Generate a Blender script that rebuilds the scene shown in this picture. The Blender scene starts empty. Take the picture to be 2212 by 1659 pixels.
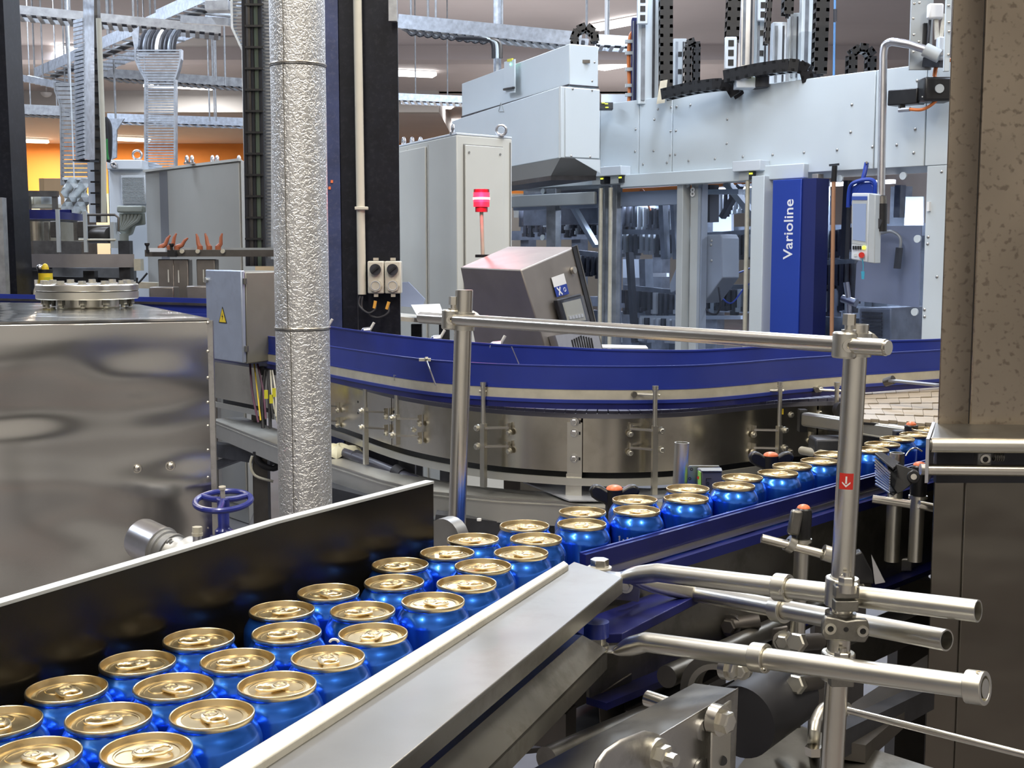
import bpy, math, random
from mathutils import Vector, Matrix
random.seed(7)
S = bpy.context.scene
C = S.collection
# ---------------------------------------------------------------- camera
F = 2700.0
PITCH = math.atan((829.5 - 545.0) / F)
CP, SP = math.cos(PITCH), math.sin(PITCH)
cam_d = bpy.data.cameras.new('camera')
cam = bpy.data.objects.new('camera', cam_d)
C.objects.link(cam)
S.camera = cam
cam.location = (0, 0, 1.5)
cam.rotation_euler = (math.pi / 2 - PITCH, 0, 0)
cam_d.sensor_width = 36.0
cam_d.lens = F / 2212.0 * 36.0
cam_d.clip_start = 0.05
cam_d.clip_end = 200
# ---------------------------------------------------------------- world and exposure
w = bpy.data.worlds.new('world')
S.world = w
w.use_nodes = True
w.node_tree.nodes['Background'].inputs[0].default_value = (0.75, 0.8, 0.9, 1)
w.node_tree.nodes['Background'].inputs[1].default_value = 0.5
S.view_settings.view_transform = 'Standard'
S.view_settings.look = 'None'
S.view_settings.gamma = 1.0
S.view_settings.exposure = 0.0
S.view_settings.use_curve_mapping = False
S.cycles.max_bounces = 8
S.cycles.diffuse_bounces = 3
S.cycles.glossy_bounces = 4
S.cycles.transparent_max_bounces = 10
S.cycles.sample_clamp_indirect = 6.0
S.cycles.caustics_reflective = False
S.cycles.caustics_refractive = False

def area(name, loc, size, power, color, target=None):
    d = bpy.data.lights.new(name, 'AREA')
    d.shape = 'RECTANGLE'
    d.size, d.size_y = size
    d.energy = power
    d.color = color
    o = bpy.data.objects.new(name, d)
    C.objects.link(o)
    o.location = loc
    if target:
        o.rotation_euler = (Vector(target) - Vector(loc)).to_track_quat('-Z', 'Y').to_euler()
    return o
WARM, COOL, NEUT = (1.0, 0.93, 0.78), (0.72, 0.83, 1.0), (1.0, 0.97, 0.93)
# rows of strip lights under the hall ceiling, over and behind the place the picture was taken from
for i, (x, y) in enumerate([(-2.6, -1.0), (1.4, -0.6), (-1.2, 1.6), (2.6, 2.2), (0.4, 4.4)]):
    area('strip_light', (x, y, 4.86), (0.35, 2.4), 105, WARM if i in (0, 1, 3) else NEUT)
for x, y in [(-5.5, 4.5), (-3.2, 8.0), (-7.5, 9.5), (1.2, 7.5), (4.6, 6.0), (-1.0, 12.0), (3.5, 12.0), (-6.0, 15.0), (-10, 14)]:
    area('strip_light', (x, y, 4.86), (0.35, 2.6), 150, COOL)

# upward area lights added to brighten the ceiling, with no fixtures of their own
for x, y in [(0, 0), (-4, 7), (4, 9), (-9, 13), (0, 17), (-8, 22), (2, 25)]:
    area('ceiling_fill', (x, y, 2.9), (4.5, 4.5), 60, (1.0, .95, .93), (x, y, 9))
# ---------------------------------------------------------------- pixel to place helpers (all return points of the place)
def ray(px, py):
    x = (px - 1106) / F
    y = (829.5 - py) / F
    return Vector((x, CP + y * SP, -SP + y * CP))
def P(px, py, Y):
    d = ray(px, py)
    return Vector((0, 0, 1.5)) + d * (Y / d.y)
def PZ(px, py, Z):
    d = ray(px, py)
    return Vector((0, 0, 1.5)) + d * ((Z - 1.5) / d.z)

# ---------------------------------------------------------------- materials
MATS = {}
def mat(name, col, metal=0.0, rough=0.5, var=0.0, vscale=8.0, bump=0.0, bscale=60.0, stretch=(1, 1, 1), rvar=0.0, emit=None, estr=0.0, coat=0.0, spec=None, detail=3.0, world=False, dirt=None, dscale=6.0, damt=0.3, bdist=0.002, ddet=6, dpos=(0.5, 0.72)):
    m = bpy.data.materials.new(name)
    m.use_nodes = True
    nt = m.node_tree
    N, L = nt.nodes, nt.links
    b = N['Principled BSDF']
    b.inputs['Base Color'].default_value = (*col, 1)
    b.inputs['Metallic'].default_value = metal
    b.inputs['Roughness'].default_value = rough
    if coat:
        b.inputs['Coat Weight'].default_value = coat
        b.inputs['Coat Roughness'].default_value = 0.1
    if spec is not None:
        b.inputs['Specular IOR Level'].default_value = spec
    if emit:
        b.inputs['Emission Color'].default_value = (*emit, 1)
        b.inputs['Emission Strength'].default_value = estr
    if var or bump or rvar or dirt:
        tc = N.new('ShaderNodeTexCoord')
        mp = N.new('ShaderNodeMapping')
        mp.inputs['Scale'].default_value = stretch
        if world:
            g = N.new('ShaderNodeNewGeometry')
            L.new(g.outputs['Position'], mp.inputs['Vector'])
        else:
            L.new(tc.outputs['Object'], mp.inputs['Vector'])
    def noise(sc, det=detail, rg=0.55):
        n = N.new('ShaderNodeTexNoise')
        n.inputs['Scale'].default_value = sc
        n.inputs['Detail'].default_value = det
        n.inputs['Roughness'].default_value = rg
        L.new(mp.outputs['Vector'], n.inputs['Vector'])
        return n
    if var or dirt:
        n = noise(vscale)
        r = N.new('ShaderNodeValToRGB')
        lo = tuple(max(0, c * (1 - var)) for c in col)
        hi = tuple(min(1, c * (1 + var)) for c in col)
        r.color_ramp.elements[0].color = (*lo, 1)
        r.color_ramp.elements[1].color = (*hi, 1)
        r.color_ramp.elements[0].position = 0.3
        r.color_ramp.elements[1].position = 0.7
        L.new(n.outputs['Fac'], r.inputs['Fac'])
        last = r.outputs['Color']
        if dirt:
            n2 = noise(dscale, ddet, 0.7 if ddet > 3 else 0.45)
            r2 = N.new('ShaderNodeValToRGB')
            r2.color_ramp.elements[0].position = dpos[0]
            r2.color_ramp.elements[1].position = dpos[1]
            r2.color_ramp.elements[0].color = (0, 0, 0, 1)
            r2.color_ramp.elements[1].color = (damt, damt, damt, 1)
            L.new(n2.outputs['Fac'], r2.inputs['Fac'])
            mx = N.new('ShaderNodeMix')
            mx.data_type = 'RGBA'
            L.new(r2.outputs['Color'], mx.inputs['Factor'])
            L.new(last, mx.inputs['A'])
            mx.inputs['B'].default_value = (*dirt, 1)
            last = mx.outputs['Result']
        L.new(last, b.inputs['Base Color'])
    if rvar:
        n = noise(vscale * 1.7)
        mr = N.new('ShaderNodeMapRange')
        mr.inputs['To Min'].default_value = max(0.02, rough - rvar)
        mr.inputs['To Max'].default_value = min(1, rough + rvar)
        L.new(n.outputs['Fac'], mr.inputs['Value'])
        L.new(mr.outputs['Result'], b.inputs['Roughness'])
    if bump:
        n = noise(bscale)
        bp = N.new('ShaderNodeBump')
        bp.inputs['Strength'].default_value = bump
        bp.inputs['Distance'].default_value = bdist
        L.new(n.outputs['Fac'], bp.inputs['Height'])
        L.new(bp.outputs['Normal'], b.inputs['Normal'])
    MATS[name] = m
    return m
STEEL = mat('brushed_steel', (0.64, 0.62, 0.55), 1, 0.33, 0.06, 10, rvar=0.04)
TRAY = mat('tray_steel', (0.60, 0.59, 0.54), 0.9, 0.4, 0.08, 5, rvar=0.06)
RAILM = mat('rail_sheet_steel', (0.30, 0.295, 0.28), 1, 0.42, 0.10, 7, rvar=0.08, dirt=(0.22, 0.21, 0.19), dscale=12, damt=0.4)
POLE = mat('polished_steel_tube', (0.72, 0.69, 0.61), 1, 0.25, 0.05, 20, rvar=0.03)
STEELD = mat('dull_steel', (0.27, 0.26, 0.235), 1, 0.4, 0.2, 9, rvar=0.1, dirt=(0.07, 0.065, 0.05), dscale=14, damt=0.5)
STEELR = mat('rail_steel', (0.56, 0.55, 0.53), 1, 0.34, 0.12, 10, 0.08, 200, rvar=0.1, dirt=(0.12, 0.11, 0.09), dscale=22, damt=0.5)
CURVE = mat('side_plate_steel', (0.66, 0.62, 0.52), 1, 0.22, 0.12, 4, rvar=0.05, world=True, dirt=(0.28, 0.24, 0.17), dscale=5, damt=0.5)
TANK = mat('tank_steel', (0.62, 0.61, 0.58), 1, 0.18, 0.05, 2, 0.7, 2.0, rvar=0.04, detail=1.0, bdist=0.07, stretch=(1, 1, 2.2))
PANEL = mat('housing_steel', (0.40, 0.34, 0.265), 1, 0.24, 0.22, 2.6, 0.6, 2.4, rvar=0.05, dirt=(0.13, 0.10, 0.075), dscale=120, damt=0.5, bdist=0.02, ddet=2, dpos=(0.57, 0.68))
BOXST = mat('box_steel', (0.33, 0.30, 0.27), 0.8, 0.5, 0.12, 6, rvar=0.05)
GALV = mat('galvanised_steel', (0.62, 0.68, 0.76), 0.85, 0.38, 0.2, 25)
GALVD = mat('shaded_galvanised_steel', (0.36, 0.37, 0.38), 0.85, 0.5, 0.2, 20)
ALU = mat('aluminium', (0.7, 0.7, 0.72), 1, 0.32, 0.06, 20)
CAST = mat('cast_aluminium', (0.34, 0.34, 0.33), 0.8, 0.45, 0.15, 20)
BLUE = mat('blue_plastic', (0.022, 0.04, 0.27), 0, 0.33, 0.14, 5, rvar=0.06, world=True)
BLUED = mat('dark_blue_plastic', (0.012, 0.016, 0.13), 0, 0.3, 0.2, 12)
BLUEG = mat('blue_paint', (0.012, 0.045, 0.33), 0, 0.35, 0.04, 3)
BLUEN = mat('navy_blue', (0.008, 0.015, 0.12), 0, 0.4)
CREAM = mat('cream_steel_strip', (0.66, 0.62, 0.5), 0.5, 0.4, 0.1, 20)
WHITEP = mat('white_wear_strip', (0.72, 0.70, 0.62), 0, 0.35, 0.05, 15, dirt=(0.4, 0.36, 0.26), dscale=30, damt=0.5)
BLACKP = mat('black_plastic', (0.014, 0.014, 0.015), 0, 0.35, 0.2, 30)
BLACKPL = mat('black_sheet', (0.006, 0.0055, 0.005), 0, 0.24, 0.25, 6, 0.10, 6, rvar=0.08, dirt=(0.035, 0.028, 0.018), dscale=9, damt=0.3, bdist=0.006, spec=0.3)
GREYEDGE = mat('sheet_edge', (0.5, 0.52, 0.52), 0, 0.4, 0.1, 20)
BLACKC = mat('black_column_paint', (0.007, 0.008, 0.013), 0, 0.42, 0.3, 12, dirt=(0.25, 0.25, 0.28), dscale=40, damt=0.05, spec=0.25)
GREYM = mat('machine_grey_paint', (0.60, 0.66, 0.69), 0, 0.38, 0.03, 2)
GREYM2 = mat('machine_trim_grey', (0.45, 0.48, 0.49), 0, 0.4, 0.05, 4)
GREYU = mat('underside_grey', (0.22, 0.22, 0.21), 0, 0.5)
CAB = mat('cabinet_paint', (0.62, 0.62, 0.57), 0, 0.42, 0.03, 3)
CABG = mat('grey_cabinet_paint', (0.42, 0.42, 0.39), 0, 0.45, 0.04, 3)
CABW = mat('white_cabinet_paint', (0.66, 0.71, 0.76), 0, 0.4)
DARK = mat('dark_machinery', (0.05, 0.052, 0.06), 0.5, 0.45, 0.4, 12)
MIDG = mat('machinery_grey', (0.22, 0.24, 0.27), 0.5, 0.4, 0.3, 9)
IRON = mat('brown_grey_steel', (0.13, 0.12, 0.11), 0.8, 0.42, 0.25, 10)
RUBBER = mat('black_rubber', (0.02, 0.02, 0.024), 0, 0.55)
ORANGE = mat('orange_cap', (0.85, 0.2, 0.07), 0, 0.4)
OCAB = mat('orange_cable', (0.75, 0.22, 0.06), 0, 0.45)
YELLOW = mat('yellow_plastic', (0.85, 0.62, 0.03), 0, 0.4)
YELTAG = mat('yellow_tag', (0.75, 0.7, 0.05), 0, 0.5)
RED = mat('red_label', (0.62, 0.03, 0.02), 0, 0.4)
WHITE = mat('white_print', (0.85, 0.85, 0.85), 0, 0.5)
INK = mat('black_print', (0.01, 0.01, 0.01), 0, 0.5)
IVORY = mat('ivory_plastic', (0.62, 0.60, 0.50), 0, 0.4, 0.04, 8)
TERRA = mat('terracotta_plastic', (0.42, 0.13, 0.06), 0, 0.4)
WOOD = mat('wooden_handle', (0.42, 0.22, 0.12), 0, 0.45, 0.15, 12, stretch=(1, 1, 0.1))
CARD = mat('cardboard', (0.42, 0.28, 0.15), 0, 0.7, 0.06, 5)
WALLO = mat('orange_wall_paint', (0.85, 0.30, 0.05), 0, 0.6, 0.03, 1)
WALLW = mat('pale_wall_paint', (0.56, 0.54, 0.52), 0, 0.6, 0.05, 1)
CEIL = mat('ceiling_paint', (0.66, 0.60, 0.59), 0, 0.7, 0.05, 0.6)
FLOOR = mat('floor_screed', (0.17, 0.165, 0.17), 0, 0.35, 0.2, 1.2, 0.1, 30, rvar=0.12, dirt=(0.16, 0.07, 0.045), dscale=0.6, damt=0.7)
BELT = mat('belt_plastic', (0.10, 0.10, 0.14), 0, 0.4, 0.2, 30)
BELTT = mat('tan_belt_plastic', (0.36, 0.30, 0.22), 0, 0.42, 0.12, 8, world=True)
RAG = mat('cream_cloth', (0.72, 0.69, 0.5), 0, 0.85, 0.1, 20, 0.3, 40)
FOIL = mat('clear_film', (0.75, 0.8, 0.85), 0.2, 0.25, 0.25, 14)
LAMP = mat('lamp_diffuser', (1, 1, 1), 0, 0.5, emit=(1, 0.98, 0.95), estr=7)
LAMPW = mat('warm_lamp_diffuser', (1, 1, 1), 0, 0.5, emit=(1, 0.9, 0.7), estr=6)
BEACON = mat('lit_beacon', (0.9, 0.05, 0.08), 0, 0.3, emit=(1.0, 0.03, 0.08), estr=2.2)
BEACONC = mat('beacon_glow', (1, 0.5, 0.4), 0, 0.3, emit=(1.0, 0.35, 0.25), estr=9)
BEACOND = mat('dark_red_plastic', (0.22, 0.015, 0.03), 0, 0.3)
SCREEN = mat('hmi_screen', (0.2, 0.25, 0.36), 0, 0.2, emit=(0.25, 0.32, 0.5), estr=0.35)
GREENL = mat('green_led', (0.1, 0.9, 0.5), 0, 0.3, emit=(0.2, 1, 0.6), estr=4)
YELLED = mat('yellow_led', (0.9, 0.9, 0.1), 0, 0.3, emit=(0.8, 0.9, 0.05), estr=1.5)
GOLD = mat('gold_lid', (0.80, 0.65, 0.38), 1, 0.3, 0.04, 60, rvar=0.04)
GOLDR = mat('gold_tab', (0.86, 0.73, 0.48), 1, 0.33)
CANB = mat('blue_can', (0.03, 0.19, 0.85), 0.86, 0.25, 0.05, 60, coat=0.6)
PURP = mat('purple_cable', (0.12, 0.04, 0.08), 0, 0.4)
def stucco():
    m = mat('stucco_aluminium', (0.78, 0.78, 0.77), 0.9, 0.42)
    nt = m.node_tree
    N, L = nt.nodes, nt.links
    b = N['Principled BSDF']
    tc = N.new('ShaderNodeTexCoord')
    n = N.new('ShaderNodeTexNoise')
    n.inputs['Scale'].default_value = 95
    n.inputs['Detail'].default_value = 1.5
    n.inputs['Distortion'].default_value = 1.6
    L.new(tc.outputs['Object'], n.inputs['Vector'])
    r = N.new('ShaderNodeValToRGB')
    r.color_ramp.elements[0].position = 0.40
    r.color_ramp.elements[1].position = 0.56
    L.new(n.outputs['Fac'], r.inputs['Fac'])
    bp = N.new('ShaderNodeBump')
    bp.inputs['Strength'].default_value = 0.55
    bp.inputs['Distance'].default_value = 0.0019
    L.new(r.outputs['Color'], bp.inputs['Height'])
    L.new(bp.outputs['Normal'], b.inputs['Normal'])
    return m
STUCCO = stucco()
def glassmat(name, tint, gl=0.12):
    m = bpy.data.materials.new(name)
    m.use_nodes = True
    nt = m.node_tree
    N, L = nt.nodes, nt.links
    N.remove(N['Principled BSDF'])
    t = N.new('ShaderNodeBsdfTransparent')
    t.inputs[0].default_value = (*tint, 1)
    g = N.new('ShaderNodeBsdfGlossy')
    g.inputs['Roughness'].default_value = 0.04
    g.inputs['Color'].default_value = (0.85, 0.9, 1, 1)
    lw = N.new('ShaderNodeLayerWeight')
    lw.inputs['Blend'].default_value = 0.5
    pw = N.new('ShaderNodeMath')
    pw.operation = 'POWER'
    pw.inputs[1].default_value = 3.5
    L.new(lw.outputs['Facing'], pw.inputs[0])
    ad = N.new('ShaderNodeMath')
    ad.operation = 'MULTIPLY_ADD'
    ad.inputs[1].default_value = 0.6
    ad.inputs[2].default_value = gl
    L.new(pw.outputs[0], ad.inputs[0])
    mx = N.new('ShaderNodeMixShader')
    L.new(ad.outputs[0], mx.inputs[0])
    L.new(t.outputs[0], mx.inputs[1])
    L.new(g.outputs[0], mx.inputs[2])
    L.new(mx.outputs[0], N['Material Output'].inputs[0])
    return m
GLASS = glassmat('machine_glass', (0.86, 0.89, 0.96), 0.02)
CLEAR = glassmat('clear_plastic', (0.8, 0.82, 0.85), 0.1)

# ---------------------------------------------------------------- mesh building
def V(*a):
    return Vector(a)
def frame(d):
    d = Vector(d).normalized()
    up = V(0, 0, 1) if abs(d.z) < 0.95 else V(0, 1, 0)
    x = up.cross(d).normalized()
    return x, d.cross(x).normalized(), d
class MB:
    def __init__(s):
        s.v, s.f = [], []
    def add(s, vs, fs):
        o = len(s.v)
        s.v += [Vector(v) for v in vs]
        s.f += [tuple(i + o for i in f) for f in fs]
        return s
    def hexa(s, p):   # p: 4 bottom ccw, 4 top
        return s.add(p, [(3, 2, 1, 0), (4, 5, 6, 7), (0, 1, 5, 4), (1, 2, 6, 5), (2, 3, 7, 6), (3, 0, 4, 7)])
    def box(s, c, sz, R=None):
        c = Vector(c)
        ps = []
        for z in (-.5, .5):
            for x, y in ((-.5, -.5), (.5, -.5), (.5, .5), (-.5, .5)):
                q = V(x * sz[0], y * sz[1], z * sz[2])
                ps.append(c + (R @ q if R else q))
        return s.hexa(ps)
    def obox(s, o, u, v, n):   # corner and three edge vectors
        o, u, v, n = map(Vector, (o, u, v, n))
        if u.cross(v).dot(n) < 0:
            u, v = v, u
        return s.hexa([o, o + u, o + u + v, o + v, o + n, o + u + n, o + u + v + n, o + v + n])
    def bar(s, a, b, wd, ht, up=(0, 0, 1)):   # rectangular bar from a to b
        a, b = Vector(a), Vector(b)
        d = (b - a).normalized()
        x = Vector(up).cross(d)
        if x.length < 1e-4:
            x = V(1, 0, 0)
        x.normalize()
        y = d.cross(x)
        q = [x * sx * wd / 2 + y * sy * ht / 2 for sx, sy in ((-1, -1), (1, -1), (1, 1), (-1, 1))]
        return s.hexa([a + k for k in q] + [b + k for k in q])
    def cyl(s, a, b, r, n=16, r2=None, cap=True):
        a, b = Vector(a), Vector(b)
        x, y, d = frame(b - a)
        r2 = r if r2 is None else r2
        vs = []
        for c, rr in ((a, r), (b, r2)):
            for i in range(n):
                t = 2 * math.pi * i / n
                vs.append(c + (x * math.cos(t) + y * math.sin(t)) * rr)
        fs = [(i, (i + 1) % n, n + (i + 1) % n, n + i) for i in range(n)]
        if cap:
            fs += [tuple(range(n - 1, -1, -1)), tuple(range(n, 2 * n))]
        return s.add(vs, fs)
    def pipe(s, a, b, r, ri, n=24):   # hollow
        a, b = Vector(a), Vector(b)
        x, y, d = frame(b - a)
        vs = []
        for c, rr in ((a, r), (b, r), (b, ri), (a, ri)):
            for i in range(n):
                t = 2 * math.pi * i / n
                vs.append(c + (x * math.cos(t) + y * math.sin(t)) * rr)
        fs = []
        for k in range(4):
            k2 = (k + 1) % 4
            fs += [(k * n + i, k * n + (i + 1) % n, k2 * n + (i + 1) % n, k2 * n + i) for i in range(n)]
        return s.add(vs, fs)
    def lathe(s, prof, c=(0, 0, 0), axis=(0, 0, 1), n=32, close=False):
        c = Vector(c)
        x, y, d = frame(axis)
        vs = []
        for r, z in prof:
            for i in range(n):
                t = 2 * math.pi * i / n
                vs.append(c + d * z + (x * math.cos(t) + y * math.sin(t)) * max(r, 1e-5))
        m = len(prof)
        fs = []
        for k in range(m if close else m - 1):
            k2 = (k + 1) % m
            fs += [(k * n + i, k * n + (i + 1) % n, k2 * n + (i + 1) % n, k2 * n + i) for i in range(n)]
        return s.add(vs, fs)
    def torus(s, c, axis, R, r, n=28, m=8):
        return s.lathe([(R + r * math.cos(2 * math.pi * k / m), r * math.sin(2 * math.pi * k / m)) for k in range(m)], c, axis, n, True)
    def ball(s, c, r, n=12, sz=1.0):
        return s.lathe([(r * math.sin(math.pi * k / 8), -r * sz * math.cos(math.pi * k / 8)) for k in range(9)], c, (0, 0, 1), n)
    def dome(s, c, axis, r, h, n=16):
        return s.lathe([(r * math.cos(math.pi / 2 * k / 5), h * math.sin(math.pi / 2 * k / 5)) for k in range(6)], c, axis, n)
    def tube(s, pts, r, n=10, closed=False, flat=None, rad=None):
        pts = [Vector(p) for p in pts]
        m = len(pts)
        vs = []
        px = None
        for k in range(m):
            if closed:
                d = (pts[(k + 1) % m] - pts[k - 1]).normalized()
            else:
                d = (pts[min(k + 1, m - 1)] - pts[max(k - 1, 0)]).normalized()
            if px is None:
                px = frame(d)[0]
            px = (px - d * px.dot(d)).normalized()
            y = d.cross(px)
            ra = rad[k] if rad else (r, r)
            if not isinstance(ra, tuple):
                ra = (ra, ra)
            for i in range(n):
                t = 2 * math.pi * i / n
                vs.append(pts[k] + px * math.cos(t) * ra[0] + y * math.sin(t) * ra[1])
        fs = []
        for k in range(m if closed else m - 1):
            k2 = (k + 1) % m
            fs += [(k * n + i, k * n + (i + 1) % n, k2 * n + (i + 1) % n, k2 * n + i) for i in range(n)]
        if not closed:
            fs += [tuple(range(n - 1, -1, -1)), tuple((m - 1) * n + i for i in range(n))]
        return s.add(vs, fs)
    def prism(s, poly, vec):
        poly = [Vector(p) for p in poly]
        vec = Vector(vec)
        nrm = V(0, 0, 0)
        for i in range(len(poly)):
            nrm += poly[i].cross(poly[(i + 1) % len(poly)])
        if nrm.dot(vec) < 0:
            poly.reverse()
        n = len(poly)
        fs = [tuple(range(n - 1, -1, -1)), tuple(range(n, 2 * n))]
        fs += [(i, (i + 1) % n, n + (i + 1) % n, n + i) for i in range(n)]
        return s.add(poly + [p + vec for p in poly], fs)
    def sweep(s, path, prof, cap=True):   # path: list of (x, y); prof: closed list of (offset to the left of travel, z)
        pn = offs(path)
        n = len(prof)
        vs = []
        for (x, y), (nx, ny) in zip(path, pn):
            for o, z in prof:
                vs.append(V(x + nx * o, y + ny * o, z))
        fs = []
        for k in range(len(path) - 1):
            fs += [(k * n + i, k * n + (i + 1) % n, (k + 1) * n + (i + 1) % n, (k + 1) * n + i) for i in range(n)]
        if cap:
            fs += [tuple(range(n)), tuple((len(path) - 1) * n + i for i in range(n - 1, -1, -1))]
        return s.add(vs, fs)
    def rect(s, path, o0, o1, z0, z1):
        return s.sweep(path, [(o0, z0), (o0, z1), (o1, z1), (o1, z0)])
def offs(path):
    out = []
    for k in range(len(path)):
        a = path[max(k - 1, 0)]
        b = path[min(k + 1, len(path) - 1)]
        dx, dy = b[0] - a[0], b[1] - a[1]
        l = math.hypot(dx, dy)
        out.append((-dy / l, dx / l))
    return out
def smooth_path(pts, per=8):
    pts = [Vector(p) for p in pts]
    out = []
    n = len(pts)
    for k in range(n - 1):
        p0, p1, p2, p3 = pts[max(k - 1, 0)], pts[k], pts[k + 1], pts[min(k + 2, n - 1)]
        for j in range(per):
            t = j / per
            out.append(0.5 * ((2 * p1) + (p2 - p0) * t + (2 * p0 - 5 * p1 + 4 * p2 - p3) * t * t + (3 * p1 - p0 - 3 * p2 + p3) * t ** 3))
    out.append(pts[-1])
    return out
ORG = {}
def mesh_of(mb, m, org, name):
    me = bpy.data.meshes.new(name)
    me.from_pydata([v - org for v in mb.v], [], mb.f)
    me.validate()
    me.update()
    for p in me.polygons:
        p.use_smooth = True
    me.set_sharp_from_angle(angle=math.radians(34))
    me.materials.append(m)
    return me
def fixn(me):
    import bmesh
    b = bmesh.new()
    b.from_mesh(me)
    bmesh.ops.recalc_face_normals(b, faces=b.faces)
    b.to_mesh(me)
    b.free()
def addbevel(o, wd):
    md = o.modifiers.new('edge', 'BEVEL')
    md.width = wd
    md.segments = 2
    md.limit_method = 'ANGLE'
    md.angle_limit = math.radians(40)
def thing(name, label, cat, loc=(0, 0, 0), group=None):
    o = bpy.data.objects.new(name, None)
    o.empty_display_size = 0.02
    C.objects.link(o)
    o.location = loc
    o['label'] = label
    o['category'] = cat
    if group:
        o['group'] = group
    ORG[o.name] = Vector(loc)
    return o
def part(par, name, mb, m, label=None, bevel=0, kind=None):
    org = ORG[par.name]
    me = mesh_of(mb, m, org, name)
    fixn(me)
    me.set_sharp_from_angle(angle=math.radians(34))
    o = bpy.data.objects.new(name, me)
    C.objects.link(o)
    o.parent = par
    ORG[o.name] = org
    if label:
        o['label'] = label
    if kind:
        o['kind'] = kind
    if bevel:
        addbevel(o, bevel)
    return o
def rep(par, name, mb, m, locs, label=None):   # alike pieces: one mesh built about the world origin, put at each place
    me = None
    out = []
    for l in locs:
        R = None
        if isinstance(l, tuple) and len(l) == 2 and not isinstance(l[0], (int, float)):
            l, R = l
        if me is None:
            me = mesh_of(mb, m, V(0, 0, 0), name)
            fixn(me)
            me.set_sharp_from_angle(angle=math.radians(34))
        o = bpy.data.objects.new(name, me)
        C.objects.link(o)
        o.parent = par
        o.location = Vector(l) - ORG[par.name]
        if R is not None:
            o.rotation_euler = R
        ORG[o.name] = Vector(l)
        if label:
            o['label'] = label
        out.append(o)
    return out
def solo(name, label, cat, mb, m, group=None, bevel=0, kind=None):
    xs = [v.x for v in mb.v]; ys = [v.y for v in mb.v]; zs = [v.z for v in mb.v]
    org = V((min(xs) + max(xs)) / 2, (min(ys) + max(ys)) / 2, min(zs))
    me = mesh_of(mb, m, org, name)
    fixn(me)
    me.set_sharp_from_angle(angle=math.radians(34))
    o = bpy.data.objects.new(name, me)
    C.objects.link(o)
    o.location = org
    ORG[o.name] = org
    o['label'] = label
    o['category'] = cat
    if group:
        o['group'] = group
    if kind:
        o['kind'] = kind
    if bevel:
        addbevel(o, bevel)
    return o
def struct(name, mb, m, par=None):
    if par:
        return part(par, name, mb, m)
    me = mesh_of(mb, m, V(0, 0, 0), name)
    fixn(me)
    o = bpy.data.objects.new(name, me)
    C.objects.link(o)
    ORG[o.name] = V(0, 0, 0)
    o['kind'] = 'structure'
    return o
def text_mb(txt, size, depth=0.0004, bold=0.0):   # lettering as a flat mesh in its own x, y
    cu = bpy.data.curves.new('lettering', 'FONT')
    cu.body = txt
    cu.size = size
    cu.extrude = depth
    cu.offset = bold
    cu.align_x = 'CENTER'
    cu.align_y = 'CENTER'
    cu.resolution_u = 3
    ob = bpy.data.objects.new('lettering', cu)
    C.objects.link(ob)
    bpy.context.view_layer.update()
    me = ob.to_mesh()
    vs = [v.co.copy() for v in me.vertices]
    fs = [tuple(p.vertices) for p in me.polygons]
    ob.to_mesh_clear()
    bpy.data.objects.remove(ob)
    bpy.data.curves.remove(cu)
    mb = MB()
    mb.add(vs, fs)
    return mb
def place(mb, o, u, v, n):   # moves a flat mesh into the frame o, u (right), v (up), n (out)
    u, v, n = Vector(u).normalized(), Vector(v).normalized(), Vector(n).normalized()
    mb.v = [Vector(o) + u * q.x + v * q.y + n * q.z for q in mb.v]
    return mb
def bolt(mb, p, ax, r, h=None, washer=True, stud=False):
    p, ax = Vector(p), Vector(ax).normalized()
    h = h or r * 0.9
    if washer:
        mb.cyl(p - ax * r * .8, p + ax * r * 0.22, r * 1.4, 18)
    mb.cyl(p + ax * r * 0.2, p + ax * (h + r * .1), r, 6)
    mb.cyl(p + ax * (h + r * .1), p + ax * (h + r * .22), r * .98, 6, r * .8)
    if stud:
        mb.cyl(p, p + ax * (h + r * 1.0), r * 0.55, 10)
    return mb
# ================================================================ the hall
X0, X1, Y0, Y1, H = -15.0, 8.5, -4.0, 36.0, 5.0
struct('floor', MB().box(((X0 + X1) / 2, (Y0 + Y1) / 2, -0.1), (X1 - X0 + .4, Y1 - Y0 + .4, 0.2)), FLOOR)
struct('ceiling', MB().box(((X0 + X1) / 2, (Y0 + 28) / 2, H + 0.1), (X1 - X0 + .4, 28 - Y0 + .4, 0.2)), CEIL)
struct('ceiling_far', MB().box(((X0 - 1.6) / 2, 32, 4.57 + 0.3), (-1.6 - X0, 8, 0.6)), CEIL)
struct('ceiling_high', MB().box(((-1.6 + X1) / 2, 32, H + 0.1), (X1 + 1.6 + .2, 8.2, 0.2)), CEIL)
struct('trim_1', MB().box(((X0 - 1.6) / 2, 27.9, 4.77), (-1.6 - X0, 0.3, 0.46)), WALLW)
struct('trim_2', MB().box(((X0 + X1) / 2, 22.0, 4.88), (X1 - X0, 0.5, 0.24)), CEIL)
struct('wall_back', MB().box(((X0 + X1) / 2, Y1 + .1, 2.5), (X1 - X0 + .4, 0.2, 5)), WALLO)
struct('trim_4', MB().box(((X0 + X1) / 2, Y1 - .05, 1.58), (X1 - X0, 0.1, 3.16)), mat('pale_dado_paint', (.55, .50, .40), 0, .6))
struct('wall_left', MB().box((X0 - .1, (Y0 + Y1) / 2, 2.5), (0.2, Y1 - Y0, 5)), WALLW)
struct('wall_right', MB().box((X1 + .1, (Y0 + Y1) / 2, 2.5), (0.2, Y1 - Y0, 5)), WALLW)
struct('wall_front', MB().box(((X0 + X1) / 2, Y0 - .1, 2.5), (X1 - X0 + .4, 0.2, 5)), WALLW)
mb = MB()
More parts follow.
